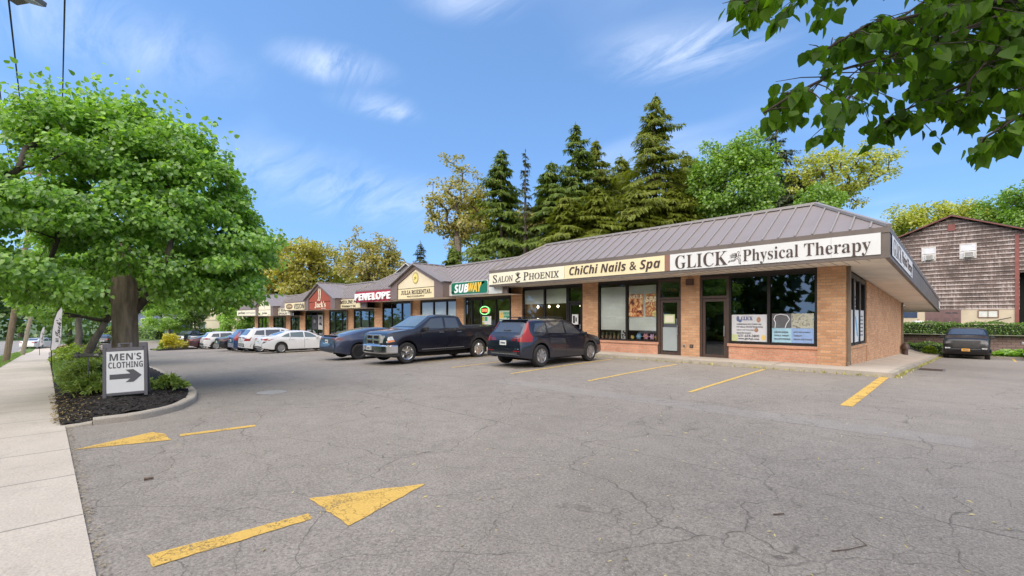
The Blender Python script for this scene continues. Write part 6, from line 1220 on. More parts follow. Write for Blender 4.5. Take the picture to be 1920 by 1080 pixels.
t = thing('pipe_fitting', 'dark horizontal pipe stub with a pale collar just behind the sandwich board', 'pipe', (-15.0, .42, mound(-15., .42))); MB().tube([(0, 0, 0), (0, 0, .82)], .018, 8).build('post', M_IRON, t); MB().tube([(-.1, -.18, .82), (.06, .14, .82)], .045, 8).tube([(-.12, -.22, .82), (-.09, -.16, .82)], .075, 8).build('pipe', M_IRON, t); MB().tube([(.05, .12, .82), (.09, .20, .82)], .06, 8).build('collar', M_ALLOY, t)
# ---------------------------------------------------------------- feather flags, poles, wires, street lamp
def feather(label, px, py, d, k, txt):
    b = at(px, py, d); t = thing('feather_flag', label, 'flag', b, R(45.4), 'feather flags by the sidewalk')
    O = [(-1, 24), (1, 41), (2, 61), (5.5, 81), (11.5, 96), (18.5, 104.5), (20.5, 99), (19, 81), (18.5, 51), (15.5, 36), (7.5, 26)]
    O = [(u * k, v * k) for u, v in O]
    MB().prism(O, (0, -.004, 0), EX, EZ, (0, .008, 0)).build('sail', mat('flag_cloth', (.60, .59, .64), .8, var=.06, vs=2.), t)
    MB().tube([(0, 0, -.2), (0, 0, 24 * k)] + [(u - .012, 0, v) for u, v in O[:6]], .014, 6).build('pole', M_INK, t)
    me = text_mesh("Jack's", 'script', .004, .01); me.materials.clear(); o = link('lettering', me, M_INK, t); o.scale = (15 * k, 13 * k, 1)
    o.matrix_local = Matrix.Translation((14.5 * k, -.01, 48 * k)) @ Matrix.Rotation(R(90), 4, 'X') @ Matrix.Rotation(R(82), 4, 'Z') @ Matrix.Diagonal((15 * k, 13 * k, 1, 1))
    mb = MB()
    for q in range(3): mb.box(8 * k, 13.5 * k, -.012, -.004, (40 + q * 2.6) * k, (41.2 + q * 2.6) * k)
    mb.build('bars', M_INK, t)
feather("white feather flag reading Jack's, the near one beside the sidewalk", 96.5, 681, 16.2, .019, 1); feather("white feather flag farther down the sidewalk, tilted in front of a silver car", 74, 661, 32, .0175, 1)
M_POLE = mat('weathered_pole', (.25, .19, .13), .9, var=.3, vs=5, bump=.6, bs=12, stretch=(3, 3, .4)); M_POLE2 = mat('pale_pole', (.40, .34, .25), .9, var=.2, vs=5, bump=.5, bs=12, stretch=(3, 3, .4))
RT = Vector((CA, SA, 0))
b = at(9, 674, 26); t = thing('utility_pole', 'leaning brown utility pole with an orange paint mark at the left edge', 'utility pole', b, group='leaning utility poles'); top = RT * 2.05 + Vector((0, 0, 11.0))
MB().tube([(0, 0, -.5), tuple(top * .5), tuple(top)], [.15, .125, .10], 12).build('pole', M_POLE, t, smooth=True); MB().bar(tuple(top * .97 - RT * 1.9), tuple(top * .97 + RT * 1.4), .1, .14).build('crossarm', M_POLE, t)
p = top * (.7 / 11); MB().obox((p.x + .115, p.y + .02, .75), (.07, .13, .45), Matrix.Rotation(R(-8), 3, 'X')).build('orange_mark', mat('orange_paint', (.62, .16, .04), .8, var=.3, vs=9), t, bevel=.03)
POLE_TOP = b + top * .97
b = at(41, 660, 40); t = thing('utility_pole', 'leaning pale cut off pole farther along the grass verge', 'utility pole', b, group='leaning utility poles'); top2 = RT * .85 + Vector((0, 0, 3.4)); MB().tube([(0, 0, -.5), tuple(top2)], [.155, .135], 12).build('pole', M_POLE2, t, smooth=True); MB().tube([tuple(top2 * .55 - RT * .01), tuple(top2 * .56)], .15, 12).build('band', M_IRON, t)
M_WIRE = mat('wire', (.02, .02, .022), .6, var=0)
for k, (p1, far, lb) in enumerate((((121, 0, 8.5), POLE_TOP + RT * 1.2, 'overhead wire on the right, dropping straight into the big tree'), ((18, 0, 8.), POLE_TOP - RT * .6, 'middle overhead wire slanting in from the top left'), ((-4, 130, 11.), POLE_TOP - RT * 1.6, 'lowest overhead wire at the left edge'))):
    a = at(*p1); d_ = a - far; e = far + d_ * 1.22; t = thing('overhead_wire', lb, 'wire', far, group='overhead wires along the street')
    n = 14; MB().tube([tuple((e - far) * (i / n) - Vector((0, 0, .25 * 4 * (i / n) * (1 - i / n)))) for i in range(n + 1)], .014, 5).build('cable', M_WIRE, t)
b = Vector((-23.2, -2.45, gz(-23.2, -2.45))); t = thing('street_lamp', 'street lamp with a grey boxy head poking in at the top left corner', 'street lamp', b)
h = at(58, -3, 14.5) - b; MB().tube([(0, 0, 0), (0, 0, h.z + .2)], [.16, .1], 12).build('pole', M_POLE, t, smooth=True); MB().tube([(0, 0, h.z + .1), (h.x * .9, h.y * .9, h.z + .12)], .04, 8).build('arm', M_IRON, t)
Mh = Matrix.Rotation(R(48), 3, 'Z'); MB().obox((h.x, h.y, h.z), (.62, .42, .16), Mh @ Matrix.Rotation(R(14), 3, 'Y')).obox((h.x - .28, h.y - .3, h.z), (.44, .36, .18), Mh @ Matrix.Rotation(R(-12), 3, 'Y')).build('lamp_head', mat('lamp_grey', (.20, .20, .20), .5, .4), t, bevel=.03); MB().obox((h.x + .02, h.y, h.z - .1), (.5, .32, .03), Mh @ Matrix.Rotation(R(14), 3, 'Y')).build('lens', mat('lamp_lens', (.45, .45, .40), .3), t)
# ---------------------------------------------------------------- litter on the asphalt
def twig(label, P, r, name='twig'):
    t = thing(name, label, 'twig', (P[0][0], P[0][1], gz(P[0][0], P[0][1]) + r + .004), group='twigs on the asphalt')
    MB().tube([(p[0] - P[0][0], p[1] - P[0][1], (p[2] if len(p) > 2 else 0) + gz(*p[:2]) - gz(*P[0][:2])) for p in P], [r * (1 - .6 * i / len(P)) for i in range(len(P))], 5).build('stem', mat('twig_bark', (.12, .08, .055), .9, var=.3, vs=30), t); return t
def gpt(px, py):
    d = 853 * 1.65 / (py - 597)
    for _ in range(12): p = at(px, py, d); d = 853 * (1.65 - gz(p.x, p.y)) / (py - 597)
    return (p.x, p.y)
twig('forked bare twig on the asphalt, lower right', [gpt(1560, 1035), gpt(1590, 1032), gpt(1625, 1024), gpt(1612, 1014), gpt(1598, 1006)], .0038)
twig('short dark stick left of the painted wedge', [gpt(270, 902), gpt(288, 899)], .016); twig('small dark stick in the middle right of the lot', [gpt(1450, 967), gpt(1470, 965)], .007)
# ---------------------------------------------------------------- foliage
NR = np.random.default_rng(5)
def unit(a): return a / np.maximum(1e-9, np.linalg.norm(a, axis=1))[:, None]
SHP = {'heart': ([(0, 0), (.06, .30), (.30, .50), (.62, .36), (1, 0), (.62, -.36), (.30, -.50), (.06, -.30)], [(0, 1, 2, 3, 4), (0, 4, 5, 6, 7)]),
       'quad': ([(0, 0), (.5, .42), (1, 0), (.5, -.42)], [(0, 1, 2), (0, 2, 3)]),
       'needle': ([(0, .5), (0, -.5), (1, -.22), (1, .22)], [(0, 1, 2, 3)])}
def leaf_mesh(name, P, D, U, L, Wd, m, parent, shape='quad', fold=.22, bend=.12):
    """P leaf bases, D directions, U upward normals, L lengths, Wd width ratio"""
    pts, fcs = SHP[shape]; n = len(P); k = len(pts)
    D = unit(D); S_ = unit(np.cross(D, U)); U = np.cross(S_, D); L = np.broadcast_to(L, (n,))
    V = np.empty((n, k, 3))
    for i, (a, w) in enumerate(pts):
        V[:, i] = P + (D * a + S_ * (w * Wd) + U * (abs(w) * fold * Wd - bend * a * a)) * L[:, None]
    per = np.array([q for f in fcs for q in f]); loops = (np.arange(n)[:, None] * k + per[None]).ravel()
    st = []; o = 0
    for f in fcs: st.append(o); o += len(f)
    starts = (np.arange(n)[:, None] * o + np.array(st)[None]).ravel()
    me = fast_mesh(name, V.reshape(-1, 3), starts, loops); ob = link(name, me, m, parent)
    return ob
def rnd_leaves(P, out, size, droop=.35, jit=.6, upb=.75):
    """directions and normals for leaves at P, out = outward vectors"""
    n = len(P); D = out * .7 + NR.normal(0, jit, (n, 3)); D[:, 2] -= droop
    U = NR.normal(0, .5, (n, 3)) + out * .45; U[:, 2] += upb
    return D, U, size * NR.uniform(.7, 1.25, n)
def skeleton(base, fork, targets, r_tip=.012, rmax=.3, sag=.0, lean=None):
    """branch tubes from a trunk to every target point, thickening where they merge"""
    nodes = [np.array(base, float)]; par = [-1]
    nf = 5
    for i in range(1, nf + 1):
        f = i / nf; p = np.array(base) * (1 - f) + np.array(fork) * f; p[:2] += NR.normal(0, .012 * np.linalg.norm(np.array(fork) - base), 2) * (0 < f < 1); nodes.append(p); par.append(i - 1)
    T = sorted(targets, key=lambda t: np.linalg.norm(t - nodes[-1]))
    leafs = []
    for t in T:
        A = np.array(nodes[2:]); v = t - A; d = np.linalg.norm(v, axis=1)
        cost = d + .9 * np.maximum(0, A[:, 2] - t[2]) + .25 * (np.linalg.norm(A - nodes[nf], axis=1))
        j = int(np.argmin(cost)) + 2; a = nodes[j]; n = max(2, int(d[j - 2] / 1.1) + 1); prev = j
        for q in range(1, n + 1):
            f = q / n; p = a * (1 - f) + t * f; arc = math.sin(math.pi * f) * .09 * d[j - 2]; p = p + np.array([0, 0, arc]) + NR.normal(0, .03 * d[j - 2], 3) * (q < n)
            nodes.append(p); par.append(prev); prev = len(nodes) - 1
        leafs.append(prev)
    cnt = np.zeros(len(nodes))
    for l in leafs:
        while l >= 0: cnt[l] += 1; l = par[l]
    rad = np.minimum(rmax, r_tip * np.maximum(cnt, .6) ** .5)
    mb = MB()
    for i in range(nf + 1, len(nodes)):
        j = par[i]; rj = min(rad[j], rad[i] * 1.35) if j > 0 else rad[i]
        mb.tube([tuple(nodes[j]), tuple(nodes[i])], [rj, rad[i]], 5 if rad[i] < .05 else 7, False)
    return mb, nodes, nf
def clumps(c, rad, n, inner=.45, flat=.9, lump=.16, bottom=-1.):
    out = []
    ph = NR.uniform(0, 6, 6)
    while len(out) < n:
        v = NR.normal(0, 1, 3); v /= np.linalg.norm(v)
        if v[2] < bottom: continue
        l = 1 + lump * (math.sin(3 * math.atan2(v[1], v[0]) + ph[0]) * .6 + math.sin(5 * v[2] + ph[1]) * .6 + math.sin(7 * v[0] + ph[2]) * .4)
        out.append(np.array(c) + v * np.array(rad) * l * (inner + (1 - inner) * NR.random() ** .45))
    return out
def leafcloud(name, cl, cr, per, size, m, parent, c, shape='quad', wd=.85, droop=.35, flat=.65, spread=1.):
    cl = np.array(cl); n = len(cl) * per; cen = np.repeat(cl, per, 0)
    cr_ = np.repeat(np.broadcast_to(cr, (len(cl),)) * NR.uniform(.75, 1.25, len(cl)), per)
    v = unit(NR.normal(0, 1, (n, 3))) * (NR.random(n) ** .4 * cr_)[:, None]; v[:, 2] *= flat
    P = cen + v; out = unit(P - np.array(c)); P[:, 2] -= .25 * np.linalg.norm(v[:, :2], axis=1) * droop
    D, U, L = rnd_leaves(P, unit(v + out * .6), size, droop)
    return leaf_mesh(name, P, D, U, L, wd, m, parent, shape)
def bark(name, lo, sc=7., **k): return mat(name, lo, .95, var=.5, vs=sc, bump=1., bs=sc * 1.6, stretch=(1, 1, .22), **k)
M_BARK = bark('linden_bark', (.24, .19, .145)); M_BARK2 = bark('grey_bark', (.18, .155, .13), 5.); M_TWIG = mat('branch_bark', (.07, .055, .045), .9, var=.25, vs=3.)
def broadleaf(name, label, base, H, c, rad, n, per, cr, size, lm, trunk_r, group=None, bk=None, inner=.45, r_tip=.02, fork=.5, lean=(0, 0), shape='quad', droop=.3, bottom=-1., flat=.65, sub=1.):
    t = thing(name, label, 'tree', base, 0, group); cl = clumps(c, rad, n, inner, lump=.26, bottom=bottom)
    fk = np.array([c[0] * fork + lean[0], c[1] * fork + lean[1], c[2] - rad[2] * .55 if not sub else max(.8, c[2] - rad[2] * (.75 if sub == 1 else sub))])
    br, nodes, nf = skeleton((0, 0, 0), fk, cl if len(cl) < 160 else [cl[i] for i in NR.choice(len(cl), 160, False)], r_tip, trunk_r * .7)
    tr = MB().tube([tuple(nodes[0] - np.array([0, 0, .6]))] + [tuple(p) for p in nodes[:nf + 1]], [trunk_r * 1.35, trunk_r * 1.2] + [trunk_r * (1 - .3 * i / nf) for i in range(1, nf + 1)], 14)
    k = tr.build('trunk', bk or M_BARK2, t, smooth='all'); br.build('branches', M_TWIG, k, smooth='all')
    leafcloud('crown', cl, cr, per, size, lm, t, c, shape, droop=droop, flat=flat); return t
G = lambda p: gz(p.x, p.y)
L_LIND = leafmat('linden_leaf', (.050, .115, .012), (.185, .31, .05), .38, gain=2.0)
L_FORE = leafmat('shaded_linden_leaf', (.035, .085, .006), (.095, .185, .012), .44, .012, 1.45)  # linden green darkened: the overhanging branches' backlit shade is put into the colour
L_LIGHT = leafmat('light_leaf', (.09, .18, .016), (.19, .31, .04), .4)
L_MAPLE = leafmat('maple_leaf', (.060, .135, .010), (.165, .27, .030), .36, gain=1.6)
L_GOLD = leafmat('golden_oak_leaf', (.15, .15, .014), (.28, .255, .04), .4)
L_OAK = leafmat('olive_oak_leaf', (.12, .125, .018), (.26, .22, .055), .4)
L_YG = leafmat('yellow_green_leaf', (.15, .18, .012), (.29, .30, .035), .4)
L_SPR = leafmat('spruce_needles', (.040, .070, .010), (.10, .135, .018), .3, .02, 1.7)
L_SPR2 = leafmat('olive_spruce_needles', (.075, .090, .008), (.120, .142, .018), .35, .02, 1.75)
L_DSPR = leafmat('dark_spruce_needles', (.022, .034, .014), (.055, .065, .022), .15, .03)
L_DARK = leafmat('dark_leaf', (.030, .065, .012), (.075, .135, .022), .3)
L_HEDGE = leafmat('hedge_leaf', (.035, .085, .008), (.095, .175, .016), .3)
L_LIME = leafmat('lime_hedge_leaf', (.10, .17, .010), (.21, .27, .022), .35)
L_YEL = leafmat('yellow_leaf', (.40, .37, .02), (.66, .60, .05), .4, .06, 1.); L_RED = leafmat('red_brown_leaf', (.11, .035, .015), (.22, .09, .03), .3)
L_JUN = leafmat('juniper_needles', (.055, .10, .018), (.16, .21, .045), .25, .03); L_BROWN = leafmat('brown_leaf', (.06, .045, .035), (.13, .10, .075), .25)
# the big linden on the island
LB = Vector((-15.4, 1.12, 0)); LB.z = mound(LB.x, LB.y) - .05
t = thing('linden_tree', 'big round linden tree with a thick furrowed trunk on the island, left', 'tree', LB)
lc = (.0, .0, 4.45); cl = clumps(lc, (3.25, 3.25, 2.35), 380, .55, lump=.17)
def dome(p):
    t_ = max(0., p[2] - 4.1) / 2.8; k_ = 1 - .55 * t_ ** 1.1; return np.array((p[0] * k_, p[1] * k_, p[2] + .25 * t_))
cl = [dome(p) for p in cl]
cl = [p + np.array((0, 0, -.35 if p[2] < 3.6 else 0)) for p in cl if p[2] > (2.45 if p[1] > 1.1 else 2.72) + .2 * (math.hypot(p[0], p[1]) < 1.3)] + clumps((-.2, -.8, 6.5), (.9, .9, .7), 14, .3) + clumps((.4, 1.7, 3.1), (1.9, 1.3, .6), 26, .3)
br, nodes, nf = skeleton((0, 0, 0), (.0, .05, 2.35), [cl[i] for i in NR.choice(len(cl), 170, False)], .012, .11)
prof = [(-.5, .46), (0., .36), (.2, .31), (.6, .275), (1.2, .255), (1.8, .258), (2.35, .275), (2.9, .22), (3.6, .13)]
tr = MB(); n = 40; V = []
for z, r in prof:
    for k in range(n):
        a = 2 * math.pi * k / n; rr = r * (1 + .055 * math.sin(5 * a + z) + .035 * math.sin(11 * a - 2 * z) + .02 * math.sin(23 * a) + (.12 * math.exp(-((a - 3.6) / .25) ** 2) * (-1 if z > .4 else 0)))
        V.append((rr * math.cos(a) + .03 * z * .3, rr * math.sin(a), z))
tr.v = V; tr.f = [(i * n + k, i * n + (k + 1) % n, (i + 1) * n + (k + 1) % n, (i + 1) * n + k) for i in range(len(prof) - 1) for k in range(n)]
k = tr.build('trunk', M_BARK, t, smooth='all'); 
br.tube([(.05, .1, 1.75), (.08, .4, 2.2), (.1, .75, 2.9), (.1, 1.1, 3.6)], [.12, .105, .085, .05], 10)
br.build('branches', M_TWIG, k, smooth='all')
leafcloud('crown', cl, .5, 250, .102, L_LIND, t, lc, 'heart', wd=.82, droop=.55, flat=.55)
tips = [p for p in cl if p[2] > 5.9 or math.hypot(p[0], p[1]) > 2.9]
P = np.array([p + (p - np.array(lc)) / np.linalg.norm(p - np.array(lc)) * NR.uniform(.3, .75) + NR.normal(0, .12, 3) for p in tips for _ in range(9)]); D, U, L = rnd_leaves(P, unit(P - np.array(lc)), .12, .5); leaf_mesh('outer_sprays', P, D, U, L, .82, L_LIND, t, 'heart')
# the linden whose branches hang in from the upper right; its trunk stands behind the viewer's right shoulder
FB = Vector((4.6, .9, gz(4.6, .9))); t = thing('linden_tree', 'overhanging linden branches with heart shaped leaves, upper right', 'tree', FB)
structure(sheet('mulch_bed', lin(3.3, 6.2, .4), .1, 2.2, M_MULCH, .05, .3, skirt=.1))
tw = MB(); FP = []; FD = []
LIMB = [[at(2350, -330, 3.4), at(2050, -60, 2.9), at(1850, 40, 2.6), at(1700, 95, 2.5), at(1580, 130, 2.45), at(1490, 175, 2.4), at(1432, 212, 2.4)],
        [at(2350, -330, 3.4), at(2100, 0, 3.2), at(1920, 110, 2.9), at(1790, 165, 2.8), at(1700, 205, 2.7), at(1648, 235, 2.65)],
        [at(2350, -330, 3.4), at(2150, 60, 2.7), at(1990, 170, 2.5), at(1900, 225, 2.4), at(1840, 262, 2.35)],
        [at(2350, -330, 3.4), at(2080, -150, 2.7), at(1860, -60, 2.5), at(1640, -70, 2.4), at(1470, -35, 2.35), at(1395, 5, 2.3)],
        [at(2100, -100, 3.1), at(1900, 0, 2.7), at(1760, 20, 2.5), at(1620, 50, 2.4), at(1545, 95, 2.35)],
        [at(2050, -60, 3.3), at(1880, 60, 3.1), at(1740, 110, 3.0), at(1640, 130, 3.0), at(1575, 200, 2.9), at(1552, 240, 2.85)],
        [at(2250, -100, 3.0), at(2060, 60, 2.6), at(1960, 150, 2.4), at(1930, 230, 2.3)], [at(2300, -200, 3.6), at(2000, -40, 3.2), at(1850, 60, 3.1), at(1760, 140, 3.0), at(1700, 170, 3.0)],
        [at(2300, -200, 3.3), at(2050, -20, 2.9), at(1900, 60, 2.7), at(1820, 150, 2.6), at(1800, 215, 2.55)], [at(2200, -200, 3.5), at(1960, -90, 3.1), at(1780, -30, 2.9), at(1680, 40, 2.85), at(1610, 80, 2.8)], [at(2250, -60, 3.2), at(2080, 120, 3.0), at(1960, 205, 2.9), at(1890, 245, 2.85)], [at(2200, -160, 3.8), at(2000, 10, 3.6), at(1880, 110, 3.5), at(1800, 190, 3.4)], [at(2080, -250, 2.9), at(1800, -120, 2.7), at(1600, -110, 2.6)]]
trunk_top = Vector((4.5, 1.0, 3.2))
for li, Lb in enumerate(LIMB):
    Q = [trunk_top - FB] if li in (0, 3) else []
    Q += [p - FB for p in Lb]; n = len(Q); tw.tube([tuple(p) for p in Q], [max(.006, .020 * (1 - i / (n - .2)) ** 1.1) for i in range(n)], 7)
    for i in range(len(Lb) - 1):
        ln = (Lb[i + 1] - Lb[i]).length
        for q in range(int(ln / .030) + 1):
            f = rnd.random(); p = Lb[i].lerp(Lb[i + 1], f) - FB
            d = Vector((rnd.gauss(0, .8), rnd.gauss(0, .8), rnd.gauss(-.25, .55))).normalized(); d.z = max(d.z, -.45); l = rnd.uniform(.10, .30) * (1 if i < len(Lb) - 2 else .5)
            e = p + d * l + Vector((0, 0, -.22 * l)); tw.tube([tuple(p), tuple(p.lerp(e, .5) + Vector((0, 0, .01))), tuple(e)], [.004, .003, .0015], 4, False)
            for z in range(rnd.randint(4, 7)): FP.append(tuple(p.lerp(e, 1. if z == 0 else rnd.uniform(.25, 1)) + Vector((rnd.gauss(0, .02), rnd.gauss(0, .02), -.015)))); FD.append((d.x * .5 + rnd.gauss(0, .5), d.y * .5 + rnd.gauss(0, .5), -1.0))
FP = np.array(FP); FD = np.array(FD); nU = NR.normal(0, .55, FP.shape) + np.array([.2, -.25, .45])
k = MB().tube([(0, 0, -.5), (0, 0, .1), (-.03, .03, 1.6), (-.1, .1, 3.2), (.1, -.1, 4.6), (.3, -.2, 6.)], [.4, .3, .24, .22, .15, .06], 16).build('trunk', M_BARK, t, smooth='all'); tw.build('branches', M_TWIG, k, smooth='all')
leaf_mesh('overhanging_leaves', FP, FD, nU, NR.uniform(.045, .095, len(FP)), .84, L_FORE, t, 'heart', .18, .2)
cl = [p for p in clumps((.5, -.4, 5.6), (2.9, 2.9, 2.4), 90, .4) if not (lambda w: (lambda d, l: d > .2 and l / d < 1.35 and (w.z - 1.65) / d < .95)(-SA * w.x + CA * w.y, CA * w.x + SA * w.y))(Vector(p) + FB)]
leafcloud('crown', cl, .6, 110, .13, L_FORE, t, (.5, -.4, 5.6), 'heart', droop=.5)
# street trees down the island
b = at(131, 672, 19.5); b.z = mound(b.x, b.y) if b.y > ysw(b.x) else gz(b.x, b.y); b.y = max(b.y, .55); b.z = mound(b.x, b.y) - .1
broadleaf('street_tree', 'slanting light green street tree behind the near feather flag', b, 6, (.25, .5, 3.75), (2.5, 2.5, 2.2), 120, 130, .5, .12, L_LIGHT, .17, 'street trees on the island', M_BARK2, lean=(.45, .5), bottom=-.85, sub=.85, shape='heart', droop=.45)
b = at(118, 655, 27); b.y = max(b.y, .6); b.z = gz(b.x, b.y); broadleaf('street_tree', 'upright grey trunked street tree hidden behind the feather flag', b, 7, (-.3, .1, 4.4), (2.4, 2.4, 2.4), 80, 90, .55, .15, L_LIGHT, .2, 'street trees on the island', M_BARK2, bottom=-.7)
# background trees: px, depth, top y, half width px, crown bottom y
def bg(name, label, px, d, ytop, hw, ybot, lm, n, per, size, r_tip=.03, inner=.4, group='trees behind the shops', bk=None, cr=None, lump=None, gzv=None):
    p = at(px, 597, d); zg = (G(p) if gzv is None else gzv); zt = 1.65 + (597 - ytop) * d / 853; zb = 1.65 + (597 - ybot) * d / 853; w = hw * d / 853
    cz = (zt + zb) / 2 - zg; rz = (zt - zb) / 2
    return broadleaf(name, label, (p.x, p.y, zg), 0, (0, 0, cz), (w * .88, w * .88, rz * .9), n, per, cr or max(w * .2, .5), size, lm, max(.16, .028 * (zt - zg)), group, bk, inner, r_tip, .3, sub=1)
bg('oak_tree', 'sparse olive oak with bare limbs showing, first tree right of the small spruce', 858, 54, 308, 66, 470, L_OAK, 120, 46, .34, .034, .25, cr=.8)
bg('oak_tree', 'golden oak with a full rounded crown left of the shop gables', 576, 74, 442, 76, 560, L_GOLD, 150, 70, .42, .045, .25, cr=1.2)
bg('oak_tree', 'olive gold oak with thin sky gaps between the gables', 702, 69, 438, 60, 545, L_OAK, 120, 52, .4, .04, .25, cr=1.)
bg('oak_tree', 'lower golden tree touching the right side of the big linden', 515, 80, 490, 48, 570, L_GOLD, 90, 70, .45, .03, .3, cr=1.2)
bg('oak_tree', 'dull olive tree low behind the rust gable', 640, 82, 505, 60, 575, L_YG, 90, 60, .5, .03, .3, cr=1.3)
bg('leafy_tree', 'dark green tree low behind the cream gable end', 560, 84, 512, 40, 580, L_DARK, 60, 70, .5, .03, .3, cr=1.3)
bg('maple_tree', 'dense bright green maple rising behind the roof ridge', 1378, 45, 268, 82, 420, L_MAPLE, 170, 130, .30, .03, .45, cr=1.05)
bg('maple_tree', 'smaller green maple low beneath the golden oak', 1536, 50, 345, 42, 420, L_MAPLE, 60, 90, .3, .03, .4, cr=.9)
bg('oak_tree', 'yellow green oak with a broad airy crown right of the thin spruce', 1568, 54, 266, 92, 390, L_YG, 150, 48, .32, .036, .2, cr=.9)
bg('leafy_tree', 'yellow green tree left of the barn roof', 1722, 66, 385, 56, 470, L_YG, 90, 80, .4, .03, .3, cr=1.2)
bg('leafy_tree', 'green tree directly above the barn peak', 1812, 70, 384, 62, 470, L_YG, 90, 80, .4, .03, .3, cr=1.3)
bg('leafy_tree', 'fresh green tree above the right slope of the barn roof', 1880, 66, 372, 48, 470, L_MAPLE, 90, 90, .4, .03, .35, cr=1.2)
bg('leafy_tree', 'tall loose green tree at the right edge above the barn', 1935, 62, 318, 50, 470, L_MAPLE, 90, 60, .36, .03, .3, cr=1.1)
bg('round_tree', 'round light green ornamental tree beside the blue house', 318, 76, 545, 46, 622, L_LIGHT, 120, 130, .26, .02, .5, 'trees at the end of the lot', cr=.8)
bg('round_tree', 'small dark maple before the cream building', 366, 78, 562, 19, 612, L_DARK, 60, 100, .26, .02, .45, 'trees at the end of the lot', cr=.7)
bg('round_tree', 'round bright green ornamental tree at the left end of the strip', 446, 64, 566, 35, 640, L_LIGHT, 120, 130, .22, .02, .5, 'trees at the end of the lot', cr=.65)
for k, (px, d, yt, hw, lm, lb) in enumerate(((40, 95, 470, 60, L_DARK, 'dark green tree far down the street at the left edge'), (130, 105, 480, 62, L_LIGHT, 'light green tree far down the street behind the flags'), (215, 112, 500, 50, L_YG, 'yellow green tree behind the big trunk'), (270, 118, 505, 55, L_DARK, 'dark tree behind the blue house gable'), (365, 112, 505, 55, L_YG, 'yellow green tree behind the cream building, left'), (450, 108, 500, 60, L_LIGHT, 'green tree behind the cream building, right'), (-60, 85, 460, 70, L_DARK, 'tall dark tree beyond the left edge of the street'))):
    bg('leafy_tree', lb, px, d, yt, hw, 620, lm, 90, 80, .6, .04, .35, 'trees far down the street', cr=1.7)
bg('leafy_tree', 'olive leafy tree glimpsed between the oak and the first full spruce', 900, 64, 372, 50, 500, L_YG, 80, 80, .4, .03, .3, cr=1.1)
bg('leafy_tree', 'olive leafy tree low behind the thin half bare spruce', 1000, 66, 380, 62, 490, L_OAK, 80, 80, .4, .03, .3, cr=1.2)
bg('leafy_tree', 'dark leafy tree low behind the pointed spruces', 1100, 68, 335, 85, 470, L_DARK, 110, 80, .45, .03, .3, cr=1.4)
bg('leafy_tree', 'yellow green tree low between the tallest spruce and the maple', 1300, 64, 325, 75, 440, L_YG, 100, 80, .4, .03, .3, cr=1.2)
bg('leafy_tree', 'dark green tree filling in between the maple and the yellow green oak', 1470, 62, 330, 60, 420, L_DARK, 90, 80, .4, .03, .3, cr=1.1)
# ---------------------------------------------------------------- spruces
def spruce(label, px, d, ytop, hw, ybot, lm, dens=1., group='spruces behind the shops', bare=.0, name='spruce_tree', droop=.55, per=16, seed=0):
    p = at(px, 597, d); zg = G(p); zt = 1.65 + (597 - ytop) * d / 853 - zg; zb = max(1.5, 1.65 + (597 - ybot) * d / 853 - zg); w = hw * d / 853
    t = thing(name, label, 'tree', (p.x, p.y, zg), 0, group)
    k = MB().tube([(0, 0, -.5), (0, 0, zt * .5), (0, 0, zt)], [.014 * zt + .06, .009 * zt + .03, .015], 9).build('trunk', M_TWIG, t, smooth='all')
    br = MB(); P = []; D = []; U = []; L = []; z = zt - .25
    while z > zb:
        f = (zt - z) / (zt - zb); R_ = w * (f ** .85) * NR.uniform(.75, 1.18) + .12; nb = int(3 + 3.2 * min(1, f * 3))
        for q in range(nb):
            if NR.random() < bare: continue
            a = NR.uniform(0, 6.283); l = R_ * NR.uniform(.42, 1.18); el = .35 - .75 * f + NR.normal(0, .12); u = np.array([math.cos(a), math.sin(a), 0])
            pts = [np.array([0, 0, z]) + u * l * s + np.array([0, 0, l * (math.sin(el) * s - .22 * s * s + .20 * max(0, s - .7))]) for s in np.linspace(0, 1, 5)]
            br.tube([tuple(x) for x in pts], [max(.008, .016 * l * .6 * (1 - s)) + .004 for s in np.linspace(0, 1, 5)], 4, False)
            m = max(4, int(per * dens * l / max(w, .5) * 2.6 + 8)); side = np.array([-u[1], u[0], 0])
            for s in NR.uniform(.12, 1., m):
                i = min(3, int(s * 4)); b = pts[i] + (pts[i + 1] - pts[i]) * (s * 4 - i); sd = NR.choice([-1, 1]); wv = .33 * l * (1 - s * .55) + .1
                q0 = b + side * sd * wv * NR.uniform(0, .9); P.append(q0); D.append(side * sd * .55 + u * .55 + np.array([0, 0, -droop * NR.uniform(.5, 1.8)]) + NR.normal(0, .18, 3)); U.append(np.array([0, 0, 1.]) + u * .5 + NR.normal(0, .3, 3)); L.append(NR.uniform(.25, .62) * min(1, .45 + w * .14))
        z -= max(.16, .028 * zt * (.45 + .75 * f)) / (1 if dens >= 1 else .8)
    br.build('branches', M_TWIG, k); 
    for s in range(6): P.append(np.array([0, 0, zt - .15 * s])); D.append(NR.normal(0, .4, 3) + np.array([0, 0, .6])); U.append(NR.normal(0, 1, 3)); L.append(.3)
    leaf_mesh('crown', np.array(P), np.array(D), np.array(U), np.array(L), .30, lm, t, 'needle', 0, .12); return t
spruce('tallest spruce with an open pointed top, right of centre', 1228, 48, 178, 128, 450, L_SPR2, 1.6, per=60)
spruce('dark pointed spruce left of the tallest one, leader bent', 1080, 52, 232, 96, 480, L_SPR, 1.6, per=48)
spruce('narrower spruce close against the dark pointed one', 1118, 55, 262, 96, 470, L_SPR2, 1.5, per=48)
spruce('bushy dark spruce shoulder left of the pointed spruce', 1034, 50, 302, 100, 480, L_SPR, 1.6, per=50)
spruce('full green spruce beside the sparse oak', 940, 52, 280, 92, 490, L_SPR, 1.6, per=50)
spruce('thin half bare spruce between two full ones', 985, 49, 284, 28, 480, L_DSPR, .7, bare=.35, per=16)
